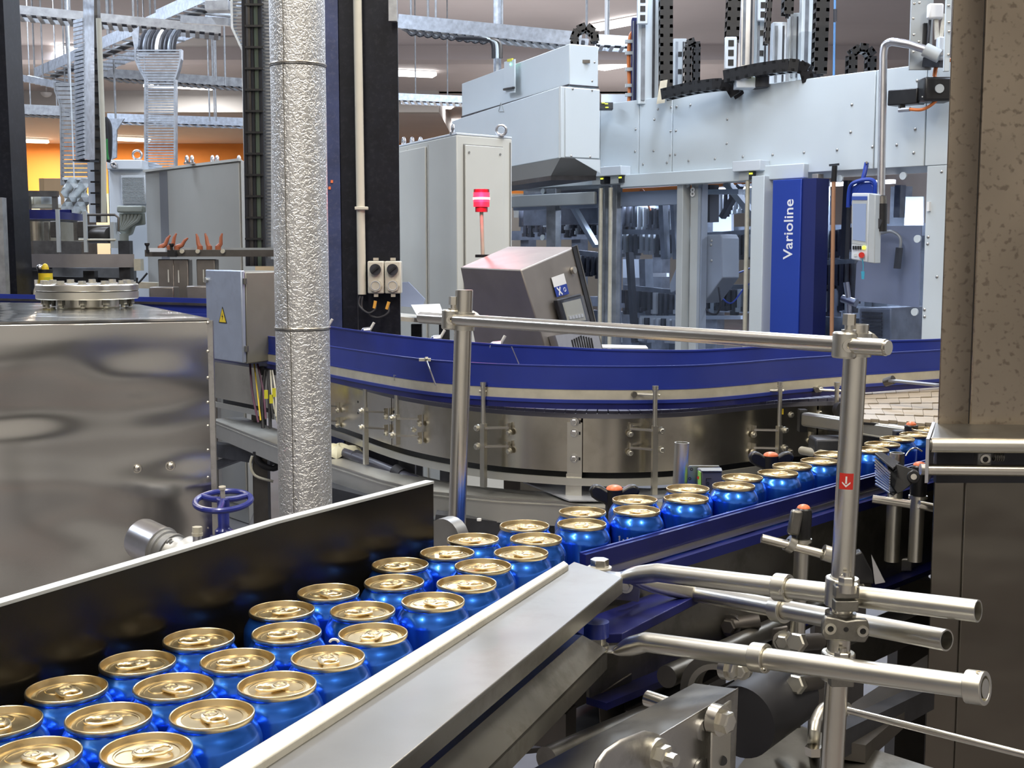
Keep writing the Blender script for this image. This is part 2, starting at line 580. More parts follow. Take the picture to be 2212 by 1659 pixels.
for x, y, a, b in [(-1.0, 16.5, 2.2, 1.2), (-3.4, 17, 2.0, 1.2), (3.4, 12, 1.6, 1.0), (-5.4, 21.5, 2.4, 1.4)]:
    mb.box((x, y, 4.985), (a, b, 0.02))
struct('trim_3', mb, WALLW)

# ---------------------------------------------------------------- ceiling lights seen in the picture
def tube_light(px, py, L, ang, lab, warm=False, z=4.93, wd=0.16, power=150, ends=None):
    c = PZ(px, py, z)
    if ends:
        a_, b_ = PZ(*ends[0], z), PZ(*ends[1], z)
        c, L, ang = (a_ + b_) / 2, (b_ - a_).length, math.atan2(b_.y - a_.y, b_.x - a_.x)
    la = area('strip_light', c - V(0, 0, .026), (L * .98, wd * .95), power, (1, .84, .62) if warm else ((1, .97, .94) if py > 120 else COOL))
    la.rotation_euler = (0, 0, ang)
    t = thing('ceiling_light', lab, 'light', c, 'ceiling lights of the hall')
    d = V(math.cos(ang), math.sin(ang), 0)
    s = V(-d.y, d.x, 0)
    part(t, 'light_housing', MB().bar(c - d * L / 2 + V(0, 0, .035), c + d * L / 2 + V(0, 0, .035), wd * .8, 0.05), WHITE)
    part(t, 'diffuser', MB().bar(c - d * L / 2, c + d * L / 2, wd, 0.045), LAMPW if warm else LAMP)
tube_light(1343, 52, 2.3, 1.10, 'long white strip light on the ceiling, upper of two beside the cable chains', ends=((1286, 62), (1388, 43)), wd=.22)
tube_light(1345, 140, 2.6, 1.10, 'long white strip light on the ceiling, lower of two behind the lifting columns', z=4.9, ends=((1296, 149), (1398, 131)), wd=.25)
tube_light(135, 113, 1.6, 1.3, 'big bright ceiling light beside the slotted cable duct on the left', wd=.42, ends=((110, 122), (158, 104)), power=60)
tube_light(868, 160, 1.3, 0.3, 'white ceiling light cut off by the black column, upper one', wd=.35)
tube_light(907, 228, 1.6, 0.2, 'lens-shaped ceiling light right of the black column, above the pale cabinet', wd=.8)
tube_light(966, 266, 1.4, 0.2, 'small ceiling light at the left edge of the grey overhead housing', wd=.7)
tube_light(388, 186, 1.4, 0.4, 'ceiling light right of the wide galvanised cable ladder', wd=.5)
tube_light(518, 237, 1.5, 0.4, 'ceiling light peeping out left of the dense cable ladder', wd=.5)
tube_light(415, 326, 1.7, 0.5, 'warm strip light above the orange wall, nearest the dense cable ladder', True, 4.48, .35, 260)
tube_light(270, 302, 1.3, 0.5, 'warm strip light above the orange wall, beside the slotted duct', True, 4.48, .3, 260)
tube_light(45, 305, 1.4, 0.5, 'warm strip light above the orange wall, beside the far black column', True, 4.48, .3, 260)
for px, py, lab in [(100, 200, 'round white ceiling lamp below the crossing cable tray'), (47, 222, 'small round white ceiling lamp near the far black column'), (238, 146, 'small round white ceiling lamp beside the slotted duct')]:
    c = PZ(px, py, 4.9)
    t = thing('ceiling_lamp', lab, 'light', c, 'round ceiling lamps')
    part(t, 'lamp_shade', MB().dome(c, (0, 0, -1), .12, .1), WHITE)
    part(t, 'stem', MB().cyl(c, c + V(0, 0, .1), .02, 8), WHITE)

# ================================================================ front conveyor
LP = [(-.46, .64), (-.352, .835), (-.29, .95), (-.21, 1.10), (-.082, 1.298)]          # face of the black plate
lp_tail = [(-.0, 1.40), (.115, 1.525), (.205, 1.612), (.29, 1.70), (.375, 1.79), (.50, 1.93), (.65, 2.10), (.80, 2.28)]
RP = [(-.245, .60), (-.178, .729), (-.06, .99), (.0556, 1.244)]                        # near edge, along the rail
GP = [(.072, 1.322), (.156, 1.411), (.289, 1.554), (.449, 1.726), (.63, 1.912), (.78, 2.07)]
t = thing('can_conveyor', 'narrow conveyor carrying the gold-lidded blue cans diagonally through the picture', 'conveyor', (0, 1.2, 0.6))
lf, rt = LP + lp_tail, RP + GP
# belt: steel-hinged plates across the track
def along(path, s):
    L = 0
    for a, b in zip(path, path[1:]):
        d = math.dist(a, b)
        if L + d >= s:
            k = (s - L) / d
            return (a[0] + (b[0] - a[0]) * k, a[1] + (b[1] - a[1]) * k)
        L += d
    return path[-1]
def plen(path):
    return sum(math.dist(a, b) for a, b in zip(path, path[1:]))
nb = 62
for k in range(nb):
    a0, a1 = along(lf, plen(lf) * k / nb), along(lf, plen(lf) * (k + .93) / nb)
    b0, b1 = along(rt, plen(rt) * k / nb), along(rt, plen(rt) * (k + .93) / nb)
    q = [V(*a0, 1.071), V(*b0, 1.071), V(*b1, 1.071), V(*a1, 1.071)]
    part(t, 'belt_plate', MB().hexa(q + [p + V(0, 0, .005) for p in q]), BELT)
part(t, 'belt_bed', MB().add([V(*p, 1.062) for p in lf] + [V(*p, 1.062) for p in reversed(rt)], [tuple(range(len(lf) + len(rt)))]), STEELD)
part(t, 'wear_strip', MB().rect(GP, -.0015, -.010, 1.155, 1.177), BLUED, 'dark blue upper wear strip')
part(t, 'strip_edge', MB().rect(GP, -.001, -.0045, 1.177, 1.1785), BLUE, 'lighter blue top edge')  # lighter blue than the strip below it
part(t, 'steel_edge', MB().rect(GP, -.0105, -.0135, 1.150, 1.1575), STEEL, 'thin bright steel line between the blue strips')
part(t, 'wear_strip', MB().rect(GP, -.006, -.024, 1.136, 1.148), mat('violet_blue_strip', (.018, .025, .17), 0, .3), 'lower blue wear strip')
part(t, 'side_plate', MB().rect(GP, -.012, -.016, 1.02, 1.136), STEELD)
part(t, 'lower_lip', MB().rect(GP, -.012, -.04, 1.012, 1.02), BLUED)
part(t, 'frame_rail', MB().rect(GP, -.02, -.06, .93, .97), STEELD)
part(t, 'far_guide', MB().rect([(-.09, 1.305)] + lp_tail, .001, .010, 1.085, 1.125), BLUED)
part(t, 'far_side_plate', MB().rect([(-.09, 1.305)] + lp_tail, .010, .014, .96, 1.085), CURVE)
for s in (.25, .8, 1.3, 1.9):
    a = along(lf, s)
    b = along(rt, s * .93)
    part(t, 'cross_member', MB().bar(V(*a, 1.0), V(*b, 1.0), .03, .04), IRON)
for a in [(-.33, .95), (.15, 1.35), (.62, 1.9), (.75, 2.3)]:
    part(t, 'leg', MB().bar(V(*a, 0), V(*a, 1.0), .05, .05, (0, 1, 0)), IRON)

# black guide plate
bp_ = thing('guide_plate', 'tall black side plate with a pale top edge behind the nearest cans', 'guide plate', (-.27, .98, 1.08))
PP = [(p[0], p[1]) for p in [(-.47, .615), (-.41, .73), (-.352, .835), (-.29, .95), (-.21, 1.10), (-.082, 1.298)]]
part(bp_, 'sheet', MB().rect(PP, .001, .010, 1.075, 1.258), BLACKPL)
part(bp_, 'top_edge', MB().rect(PP, .000, .011, 1.258, 1.2605), GREYEDGE, 'pale top edge')  # pale strip capping the black sheet
mbx = MB()
mbx.cyl(V(-.075, 1.335, 1.19), V(-.065, 1.35, 1.19), .022, 20)
part(bp_, 'end_knob', mbx, CAST)

# near guide rail
def zq(px, py, Z):
    return PZ(px, py, Z)
r = thing('guide_rail', 'long flat steel rail with a white raised edge in front of the nearest cans', 'guide rail', (-.03, 1.0, 1.16))
A0, A1 = zq(430, 1683, 1.187), zq(1218, 1210, 1.187)
B0, B1 = zq(505, 1683, 1.187), zq(1228, 1218, 1.187)
q = [A0, B0, B1, A1]
part(r, 'wear_edge', MB().hexa([p - V(0, 0, .024) for p in q] + q), WHITEP, 'whitish plastic edge strip', bevel=.0015)
B0, B1 = zq(500, 1683, 1.181), zq(1226, 1222, 1.181)
C0, C1 = zq(815, 1683, 1.181), zq(1345, 1247, 1.181)
B1b = zq(1240, 1213, 1.181)
q = [B0, C0, C1, B1b, B1]
part(r, 'flange', MB().prism([p - V(0, 0, .004) for p in q], (0, 0, .004)), RAILM, bevel=.0008)
dn = (C1 - C0).cross(V(0, 0, 1)).normalized()
part(r, 'outer_lip', MB().obox(C0 - V(0, 0, .016), C1 - C0, -dn * .003, V(0, 0, .014)), STEELD)
for px, py in [(700, 1556), (613, 1612), (1010, 1372), (820, 1468)]:
    c = PZ(px, py, 1.181)
    part(r, 'rivet', MB().dome(c, (0, 0, 1), .0013, .0008, 8), IRON)
r2 = thing('support_rail', 'lower folded steel rail with bright patches of light, below the white-edged rail', 'guide rail', (.0, 1.0, 1.1))
a0, a1 = zq(785, 1683, 1.135), zq(1210, 1368, 1.135)
f0, f1 = zq(900, 1683, 1.135), zq(1258, 1372, 1.135)
g0, g1 = zq(1030, 1683, 1.115), zq(1312, 1402, 1.115)
part(r2, 'upper_face', MB().hexa([p - V(0, 0, .003) for p in (a0, f0, f1, a1)] + [a0, f0, f1, a1]), RAILM)
part(r2, 'lower_face', MB().hexa([p - V(0, 0, .003) for p in (f0, g0, g1, f1)] + [f0, g0, g1, f1]), STEELD)
part(r2, 'lip', MB().hexa([g0 - V(0, 0, .02), g0 - V(.002, 0, .02), g1 - V(.002, 0, .02), g1 - V(0, 0, .02), g0, g0 - V(.002, 0, 0), g1 - V(.002, 0, 0), g1]), STEELD)
mbx = MB()
for px, py in [(1212, 1374), (1005, 1537)]:
    mbx.dome(PZ(px, py, 1.136), (0, 0, 1), .003, .0012, 8)
part(r2, 'weld_bead', mbx, IRON)

# ================================================================ cans
def make_can():
    t = thing('drink_can', 'can', 'can', (0, 0, 0), 'blue cans on the conveyor')
    body = [(.004, .003), (.021, .0025), (.0235, 0), (.0255, .002), (.0308, .008), (.0324, .013), (.0324, .1040), (.0322, .1055), (.0312, .1085), (.0288, .1130), (.0266, .1160), (.0262, .1175), (.0262, .1190)]
    part(t, 'body', MB().lathe(body, n=48), CANB)
    lid = [(0.0266, .1180), (0.0275, .1186), (0.0278, .1196), (0.0278, .1212), (0.0275, .1220), (0.0270, .1222), (0.0265, .1219), (0.0263, .1208), (0.0258, .1190), (0.0252, .1172), (0.0247, .1162), (0.0241, .1158), (0.0236, .1161), (0.0234, .1174), (0.0229, .1184), (0.0201, .1187), (0.0198, .1182), (0.0117, .1182), (0, .1182)]
    ld = part(t, 'lid', MB().lathe(lid, n=48), GOLD)
    # raised score outline of the mouth opening and the panel bead
    sc = MB()
    sc.tube([V(.0105 + .0085 * math.cos(a), .0105 * math.sin(a), .1182) for a in [k * 2 * math.pi / 24 for k in range(24)]], .0006, 6, True)
    part(ld, 'opening_outline', sc, GOLD)
    tb = MB()
    def stad(rx, ry, cx, n=28, sq=2.6):
        o = []
        for k in range(n):
            a = 2 * math.pi * k / n
            c, s_ = math.cos(a), math.sin(a)
            o.append((cx + rx * math.copysign(abs(c) ** (2 / sq), c), ry * math.copysign(abs(s_) ** (2 / sq), s_)))
        return o
    z = .1203
    outer, inner = stad(.0122, .0078, -.0035, 28), stad(.0052, .0050, -.0092, 28, 2.2)
    vs = []
    for o_, zz in ((outer, z - .0006), (outer, z + .0004), (stad(.0113, .0069, -.0035, 28), z + .0009), (stad(.0062, .0057, -.0090, 28, 2.2), z + .0007), (inner, z), (inner, z - .0008)):
        vs += [V(x, y, zz + (.0006 if x < -.010 else 0)) for x, y in o_]
    n_ = 28
    tb.add(vs, [(r_ * n_ + i_, r_ * n_ + (i_ + 1) % n_, ((r_ + 1) % 6) * n_ + (i_ + 1) % n_, ((r_ + 1) % 6) * n_ + i_) for r_ in range(6) for i_ in range(n_)])
    tb.tube([V(x, y, z + .0008) for x, y in stad(.0045, .0045, .0022, 18, 2.0)], .0006, 6, True)
    pt = part(t, 'pull_tab', tb, GOLDR)
    part(pt, 'rivet', MB().lathe([(.0030, .1180), (.0026, .1210), (.0020, .1216), (0, .1217)], n=14), GOLDR)
    return t
def copy_tree(o, par=None):
    c = o.copy()
    C.objects.link(c)
    c.parent = par
    for ch in o.children:
        copy_tree(ch, c)
    return c
rowA = [(2, 1554), (136, 1486), (293, 1432), (429, 1379), (610, 1316.5), (717, 1276.6), (892, 1215), (976, 1187), (1049, 1160), (1134, 1138.6), (1247.6, 1112), (1369, 1085), (1490, 1056.8), (1606, 1030), (1711, 1005.8), (1793, 980), (1906, 958.8), (1980, 938)]
rowB = [(89, 1621), (233, 1550), (371, 1484), (509, 1427), (619, 1365.5), (787, 1317.4), (848, 1252)]
rowC = [(321, 1616), (465, 1537), (587, 1482.6), (709, 1418), (805, 1367.4), (937.5, 1294.6), (1007, 1257), (1043, 1219), (1121, 1192), (1187.5, 1164.6), (1266.6, 1136), (1367, 1103), (1473.4, 1078), (1578.4, 1049), (1678, 1021), (1771, 994.8), (1881, 970.6), (1938, 947), (2002, 926.5)]
ordn = ['first', 'second', 'third', 'fourth', 'fifth', 'sixth', 'seventh', 'eighth', 'ninth', 'tenth', 'eleventh', 'twelfth', 'thirteenth', 'fourteenth', 'fifteenth', 'sixteenth', 'seventeenth', 'eighteenth', 'nineteenth']
can_pos = {}
for rk, row in enumerate((rowA, rowB, rowC)):
    for i, q_ in enumerate(row):
        can_pos[(rk, i)] = PZ(*q_, 1.198)
def path_dist(path, p):
    best = None
    for a, b in zip(path, path[1:]):
        a, b = Vector(a), Vector(b)
        d = b - a
        k = max(0, min(1, (Vector(p) - a).dot(d) / d.length_squared))
        g = Vector(p) - (a + d * k)
        if best is None or g.length < best[0]:
            best = (g.length, g, Vector((-d.y, d.x)).normalized())
    return best
for it in range(160):
    ks = list(can_pos)
    for i, a in enumerate(ks):
        for b in ks[i + 1:]:
            d = can_pos[b] - can_pos[a]
            if d.length < .0650:
                c_ = d.normalized() * (.0650 - d.length) * .5
                can_pos[a] -= c_
                can_pos[b] += c_
        for path, sg in ((PP, -1), (RP, 1), (GP, 1), ([(-.09, 1.305)] + lp_tail, -1)):
            g = path_dist(path, can_pos[a].xy)
            sd = g[1].dot(g[2]) * sg
            if g[0] < .05 and sd < .0328:
                mv = g[2] * sg * (.0328 - sd)
                can_pos[a] += V(mv.x, mv.y, 0)
can0 = make_can()
first = True
cans = []
for rk, (row, txt) in enumerate(((rowA, '%s can from bottom left in the back row by the black plate'), (rowB, '%s can from bottom left in the middle row'), (rowC, '%s can from bottom left in the front row along the rail'))):
    for i, (px, py) in enumerate(row):
        o = can0 if first else copy_tree(can0)
        first = False
        c = can_pos[(rk, i)]
        o.location = (c.x, c.y, 1.0762)
        o.rotation_euler = (0, 0, random.uniform(0, 6.28))
        o['label'] = 'gold-lidded blue can, ' + txt % ordn[i]
        cans.append((o, row, i))
def tab_dir(row, i, ang):
    for o, r_, k in cans:
        if r_ is row and k == i:
            o.rotation_euler = (0, 0, ang)
for row, i, a in [(rowC, 0, 3.5), (rowC, 1, 2.2), (rowB, 1, .35), (rowA, 1, 2.3), (rowB, 2, 2.6), (rowC, 2, .5), (rowA, 2, .6), (rowB, 3, .4), (rowC, 3, 1.9), (rowA, 3, .3), (rowB, 4, .35), (rowC, 4, 1.3), (rowC, 5, 2.5), (rowB, 5, .4), (rowC, 6, 3.0), (rowC, 8, 2.4), (rowB, 0, 2.7), (rowC, 11, 3.0), (rowC, 12, 2.7)]:
    tab_dir(row, i, a)
# small white print seen on some can walls
def can_print(row, i, lines, azim, ztop, size=.0042):
    o = [c for c in cans if c[1] is row and c[2] == i][0][0]
    c = Vector(o.location)
    mb = MB()
    for k, ln in enumerate(lines):
        tm = text_mb(ln, size, 0.0)
        for v in tm.v:
            a = azim + (v.y - k * size * 1.25) / .0328 * -1
            # lettering runs upward along the can wall
            z = ztop - .018 + v.x
            tm_r = .03255
            v.xyz = (c.x + math.cos(a) * tm_r, c.y + math.sin(a) * tm_r, z)
        mb.add(tm.v, tm.f)
    root = o
    org = Vector(o.location)
    me = mesh_of(mb, WHITE, V(0, 0, 0), 'printed_text')
    q = bpy.data.objects.new('printed_text', me)
    C.objects.link(q)
    q.parent = root
    bpy.context.view_layer.update()
    inv = root.matrix_world.inverted()
    me.transform(inv)
    q['label'] = 'small white print on the can wall'
can_print(rowC, 11, ['t, Drink', 'free', 'Garage', 'dicated,'], math.radians(-133), 1.184)
can_print(rowC, 13, ['in', 'aged,'], math.radians(-122), 1.184)
can_print(rowA, 4, ['with', 'Taste'], math.radians(-160), 1.182)
# ================================================================ steel frame across the conveyor
fr = thing('guard_frame', 'polished steel tube frame spanning the cans: two uprights and a crossbar', 'frame', P(1000, 900, 1.3))
lt, lb = P(1003, 628, 1.5), P(986, 1165, 1.5)
ldn = lb + (lb - lt) * .9
part(fr, 'upright', MB().pipe(ldn, lt, .0107, .0092, 28), POLE)
rt_, rb_ = P(1851, 700, 1.10), P(1797, 1659, 1.10)
rdn = rb_ + (rb_ - rt_) * .5
part(fr, 'upright', MB().pipe(rdn, rt_, .0104, .009, 28), POLE)
c0, c1 = P(910, 686, 1.545), P(1914, 751, 1.045)
up_ = part(fr, 'crossbar', MB().cyl(c0, c1, .0072, 28), POLE)
part(up_, 'end_cap', MB().cyl(c1, c1 + (c1 - c0).normalized() * .0025, .0062, 24), POLE)
part(fr, 'cap', MB().cyl(lt, lt + V(0, 0, .001), .0104, 24), POLE)
bd = (c1 - c0).normalized()
def cross_clamp(pole_a, pole_b, at, px, r, h):
    k = (at.z - pole_a.z) / (pole_b.z - pole_a.z)
    c = pole_a + (pole_b - pole_a) * k
    pd = (pole_a - pole_b).normalized()
    cb = min((c0.lerp(c1, i / 400) for i in range(401)), key=lambda q: abs(1106 + F * q.x / (q.y * CP - (q.z - 1.5) * SP) - px))
    m = MB().lathe([(0, -h / 2), (r * .9, -h / 2), (r, -h / 2 + .0015), (r, h / 2 - .0015), (r * .9, h / 2), (0, h / 2)], cb, pd, 28)
    o = part(fr, 'clamp_barrel', m, STEEL)
    m = MB().pipe(c - pd * h * .5, c + pd * h * .42, .0138, .0105, 28)
    part(fr, 'pole_sleeve', m, STEEL)
    q_ = cb + V(.001, -r * .93, 0)
    part(o, 'socket_screw', MB().pipe(q_ + V(0, .003, 0), q_ + V(0, -.0018, 0), .0055, .0028, 18), POLE)
    part(o, 'screw_recess', MB().cyl(q_ + V(0, .002, 0), q_ + V(0, -.0004, 0), .0029, 6), BLACKP)
    e = cb + pd * h * .5 + V(.003, 0, 0)
    part(o, 'clamp_bolt', MB().cyl(e - pd * .003, e + pd * .008, .0036, 14).cyl(e, e + pd * .002, .0062, 18).cyl(e + pd * .006, e + pd * .0155, .0058, 6), POLE)
    g = c + pd * h * .42 + V(.004, -.002, 0)
    part(fr, 'clamp_ear', MB().prism([g + V(-.012, 0, .001), g + V(.004, 0, .003), g + V(.012, 0, -.001), g + V(.020, 0, -.009), g + V(-.010, 0, -.008)], V(0, .012, 0)), STEEL, bevel=.002)
cross_clamp(lt, ldn, P(1000, 692, 1.5), 974, .0108, .0235)
cross_clamp(rt_, rdn, P(1845, 742, 1.1), 1823, .0106, .0225)
pd = (rt_ - rb_).normalized()
# red arrow sticker on the right upright
k = (P(1831, 1036, 1.1).z - rt_.z) / (rb_.z - rt_.z)
ct = rt_ + (rb_ - rt_) * k
pd = (rt_ - rb_).normalized()
st = MB()
R0 = .01055
aa = [math.radians(-150 + 10 * i) for i in range(8)]
ring = lambda a, z: ct + V(math.cos(a) * R0, math.sin(a) * R0, 0) + pd * z
for i in range(7):
    st.add([ring(aa[i], -.0072), ring(aa[i + 1], -.0072), ring(aa[i + 1], .0072), ring(aa[i], .0072)], [(0, 1, 2, 3)])
stk = part(fr, 'arrow_sticker', st, RED, 'red sticker with a white down arrow')
ar = MB()
R1 = .0107
def rs(a, z):
    return ct + V(math.cos(math.radians(a)) * R1, math.sin(math.radians(a)) * R1, 0) + pd * z
def arq(pts):
    ar.add([rs(*p) for p in pts], [tuple(range(len(pts)))])
am = -114
arq([(am - 4, .0045), (am - 4, -.0020), (am + 4, -.0020), (am + 4, .0045)])
arq([(am - 20, -.0003), (am - 20, -.0018), (am, -.0052), (am, -.0034)])
arq([(am + 20, -.0003), (am, -.0034), (am, -.0052), (am + 20, -.0018)])
part(stk, 'arrow', ar, WHITE)

# ---------------------------------------------------------------- support tubes clamped to the right upright
def flat_end(mb, tip, neck, start, dirn, r):
    pass
def clamp_tube(lab, tip, n1, a, b, hollow=True, r=.0096):
    t = thing('support_tube', lab, 'tube', (a + b) / 2, 'support tubes on the right upright')
    pts = smooth_path([tip, tip.lerp(n1, .6), n1, n1.lerp(a, .5), a], 5)
    n = len(pts)
    rad = []
    for i in range(n):
        k_ = max(0, min(1, (i / (n - 1) - .22) / .55))
        k_ = k_ * k_ * (3 - 2 * k_)
        rad.append((r * (1.32 - .32 * k_), r * (.16 + .84 * k_)))
    d = (b - a).normalized()
    L = (b - a).length
    for i in range(1, 3):
        pts.append(a + d * L * i * .02)
        rad.append((r, r))
    # keep the flattened end lying flat: first ring axis is horizontal
    part(t, 'flattened_end', MB().tube(pts, r, 20, rad=rad), STEEL)
    part(t, 'tube', MB().pipe(a + d * L * .03, b, r, r - .0014, 28), STEEL)
    return t, d
def collar(t, c, d, r=.0132, L=.014, screw=(0, -1, .1)):
    o = part(t, 'collar', MB().pipe(c - d * L / 2, c + d * L / 2, r, .0097, 28), STEEL, bevel=.0006)
    s_ = Vector(screw).normalized()
    part(o, 'set_screw', MB().pipe(c + s_ * (r - .002), c + s_ * (r + .0008), .0024, .0014, 12), POLE)
tip1 = P(1293, 1233, 1.262)
t1, d1 = clamp_tube('uppermost of three steel support tubes, its flattened end bolted to the white-edged rail', tip1, P(1345, 1246, 1.268), P(1420, 1237, 1.245), P(2113, 1320, 1.03))
A, B_ = P(1420, 1237, 1.245), P(2113, 1320, 1.03)
def on(a, b, px):
    best = None
    for i in range(201):
        q_ = a.lerp(b, i / 200)
        X = 1106 + F * q_.x / (q_.y * CP - (q_.z - 1.5) * SP)
        if best is None or abs(X - px) < best[0]:
            best = (abs(X - px), q_)
    return best[1]
collar(t1, on(A, B_, 1691), d1, screw=(-.3, -1, 0))
tip2 = P(1300, 1243, 1.268)
A2, B2 = P(1500, 1280, 1.32), P(2045, 1383, 1.06)
t2, d2 = clamp_tube('middle steel support tube, open hollow end towards the housing', tip2, P(1375, 1256, 1.30), A2, B2)
collar(t2, on(A2, B2, 1685), d2, r=.0138, screw=(0, 0, 1))
part(t2, 'bore', MB().cyl(B2 - d2 * .012, B2 - d2 * .010, .0083, 20), BLACKP)
tip3 = P(1288, 1402, 1.20)
A3, B3 = P(1395, 1387, 1.165), P(2118, 1486, .955)
t3, d3 = clamp_tube('lowest steel support tube with two collars, one at its right end', tip3, P(1340, 1402, 1.19), A3, B3)
collar(t3, on(A3, B3, 1640), d3, screw=(.2, -1, -.7))
collar(t3, on(A3, B3, 2108), d3, r=.0135, L=.0145, screw=(0, -.3, 1))
part(t3, 'end_plug', MB().cyl(B3, B3 + d3 * .004, .0078, 24), STEEL)
# clamps on the upright
def pole_pt(py):
    z = P(1820, py, 1.1).z
    return rt_ + (rb_ - rt_) * ((z - rt_.z) / (rb_.z - rt_.z))
def tube_clamp(lab, py, tc, d):
    c = pole_pt(py)
    t = thing('tube_clamp', lab, 'clamp', c, 'clamps on the right upright')
    m = MB()
    m.pipe(c - pd * .012, c + pd * .014, .0150, .0105, 24)
    part(t, 'clamp_ring', m, STEEL, bevel=.001)
    m = MB()
    fr_ = c + V(-.001, -.0165, 0)
    m.box(fr_ + pd * .006, (.021, .012, .011))
    m.box(fr_ - pd * .0065, (.021, .012, .010))
    part(t, 'clamp_jaw', m, STEELD, bevel=.0012)
    m = MB()
    bolt(m, fr_ + pd * .0115, pd, .0072, .0062, True)
    m.cyl(fr_ + pd * .012, fr_ + pd * .023, .0036, 12)
    part(t, 'bolt', m, POLE)
    return t
tube_clamp('steel clamp with a hexagon bolt holding the uppermost support tube', 1280, None, d1)
tube_clamp('steel clamp with a hexagon nut holding the lowest support tube', 1440, None, d3)
c = pole_pt(1345)
t = thing('pipe_clamp', 'dark two-screw clamp plate between the support tubes', 'clamp', c)
m = MB()
sh = [(-.021, .004), (-.019, .010), (-.010, .0095), (.0, .0075), (.010, .0095), (.019, .010), (.021, .004), (.021, -.005), (.018, -.011), (-.018, -.011), (-.021, -.005)]
u_, w_ = V(1, 0.02, -.08).normalized(), pd
base = c + V(0, -.0125, 0)
m.prism([base + u_ * x + w_ * y for x, y in sh], V(0, -.008, 0))
part(t, 'clamp_plate', m, STEELD, bevel=.0015)
for x in (-.0145, .0145):
    q_ = base + u_ * x + V(0, -.008, 0)
    part(t, 'screw', MB().pipe(q_, q_ + V(0, -.0025, 0), .0052, .0028, 16), STEEL)
    part(t, 'screw_recess', MB().cyl(q_ + V(0, .001, 0), q_ + V(0, -.0006, 0), .0029, 6), BLACKP)
part(t, 'locating_hole', MB().cyl(base + V(0, -.0075, 0), base + V(0, -.0085, 0), .0022, 12), BLACKP)
part(t, 'back_half', MB().pipe(c - pd * .011, c + pd * .010, .0138, .0105, 24), STEELD)

# fastening bolts at the rail end
t = thing('hex_bolt', 'large hexagon bolt through the flattened tube ends on the rail', 'bolt', P(1298, 1222, 1.26))
c = tip1 + V(.001, 0, .0)
m = MB()
m.cyl(c + V(0, 0, -.016), c + V(0, 0, .003), .0062, 16)
part(t, 'shank', m, STEEL)
part(t, 'washer', MB().cyl(c + V(0, 0, .0022), c + V(0, 0, .0042), .0125, 24), WHITEP)
part(t, 'bolt_head', MB().cyl(c + V(0, 0, .004), c + V(0, 0, .0125), .0098, 6), POLE, bevel=.0006)
part(t, 'spacer', MB().cyl(c + V(0, 0, -.012), c + V(0, 0, -.0022), .0105, 20), IVORY)
t = thing('hex_bolt', 'greasy hexagon nut under the blue block at the lower rail end', 'bolt', P(1292, 1385, 1.2))
c = tip3 + V(0, 0, .004)
part(t, 'washer', MB().cyl(c + V(0, 0, -.001), c + V(0, 0, .0012), .0125, 24), STEELD)
part(t, 'nut', MB().cyl(c + V(0, 0, .001), c + V(0, 0, .009), .0098, 6), STEEL, bevel=.0006)
part(t, 'blue_bush', MB().cyl(c + V(0, 0, .009), c + V(0, 0, .024), .0125, 20), BLUE, 'blue plastic bush')
t = thing('guide_block', 'dark blue plastic wedge beneath the rail end', 'block', P(1290, 1350, 1.22))
q_ = [P(1222, 1352, 1.235), P(1258, 1372, 1.215), P(1345, 1368, 1.205), P(1560, 1258, 1.36), P(1400, 1285, 1.38)]
part(t, 'block', MB().prism(q_, V(0, 0, -.010)), BLUED, bevel=.001)
t = thing('corner_bracket', 'small steel corner bracket with two screws at the rail end', 'bracket', P(1340, 1275, 1.3))
part(t, 'plate', MB().prism([P(1312, 1255, 1.31), P(1380, 1252, 1.33), P(1378, 1300, 1.33), P(1330, 1295, 1.31)], V(.002, .004, 0)), STEELD)
m = MB()
for px, py in ((1330, 1270), (1352, 1266)):
    bolt(m, P(px, py, 1.31), (-.2, -1, .1), .0055)
part(t, 'bolt', m, STEEL)

# ================================================================ posts, grips and sensors along the front guard
def grip(t, c, ax, r, L, cap=True):
    part(t, 'grip', MB().lathe([(r * .9, 0), (r, L * .06), (r, L * .75), (r * .92, L * .9), (r * .6, L * .985), (0, L)], c, ax, 20), BLACKP)
    if cap:
        ax = Vector(ax).normalized()
        part(t, 'orange_cap', MB().dome(c + ax * L * .93, ax, r * .78, r * .5, 18), ORANGE)
def post(lab, px0, py0, px1, py1, Y, r, **k):
    a, b = P(px0, py0, Y), P(px1, py1, Y)
    t = thing('guide_post', lab, 'post', b, 'steel posts along the can conveyor')
    part(t, 'tube', MB().pipe(b, a, r, r - .0015, 24), STEEL)
    return t, a, b
t, a, b = post('steel post with black grip and orange cap, in front of the right upright', 1733, 1165, 1722, 1390, 1.45, .0088)
grip(t, a, V(.02, 0, 1), .0100, .040)
part(t, 'ring', MB().pipe(a - V(0, 0, .003), a + V(0, 0, .001), .0112, .008, 24), STEEL)
part(t, 'side_lever', MB().bar(P(1712, 1155, 1.44), P(1722, 1102, 1.44), .010, .014), STEELD, bevel=.003)
part(t, 'cross_rod', MB().cyl(P(1645, 1163, 1.44), P(1800, 1203, 1.435), .0054, 16), POLE)
part(t, 'clamp_ring', MB().pipe(P(1700, 1172, 1.44), P(1714, 1180, 1.44), .0098, .005, 20), STEEL)
part(t, 'clamp_ring', MB().pipe(P(1778, 1193, 1.43), P(1800, 1200, 1.43), .0095, .005, 20), STEEL)
t, a, b = post('tall plain steel post behind the clear reflector, its open top level with the cans', 1938, 978, 1926, 1212, 1.68, .0100)
m = MB().cyl(P(1885, 1078, 1.68), P(1985, 1092, 1.66), .0058, 16)
part(t, 'cross_rod', m, POLE)
t, a, b = post('steel post with black grip and orange cap beside the housing', 1983, 1072, 1976, 1212, 1.62, .0092)
grip(t, a, V(.02, 0, 1), .0108, .044)
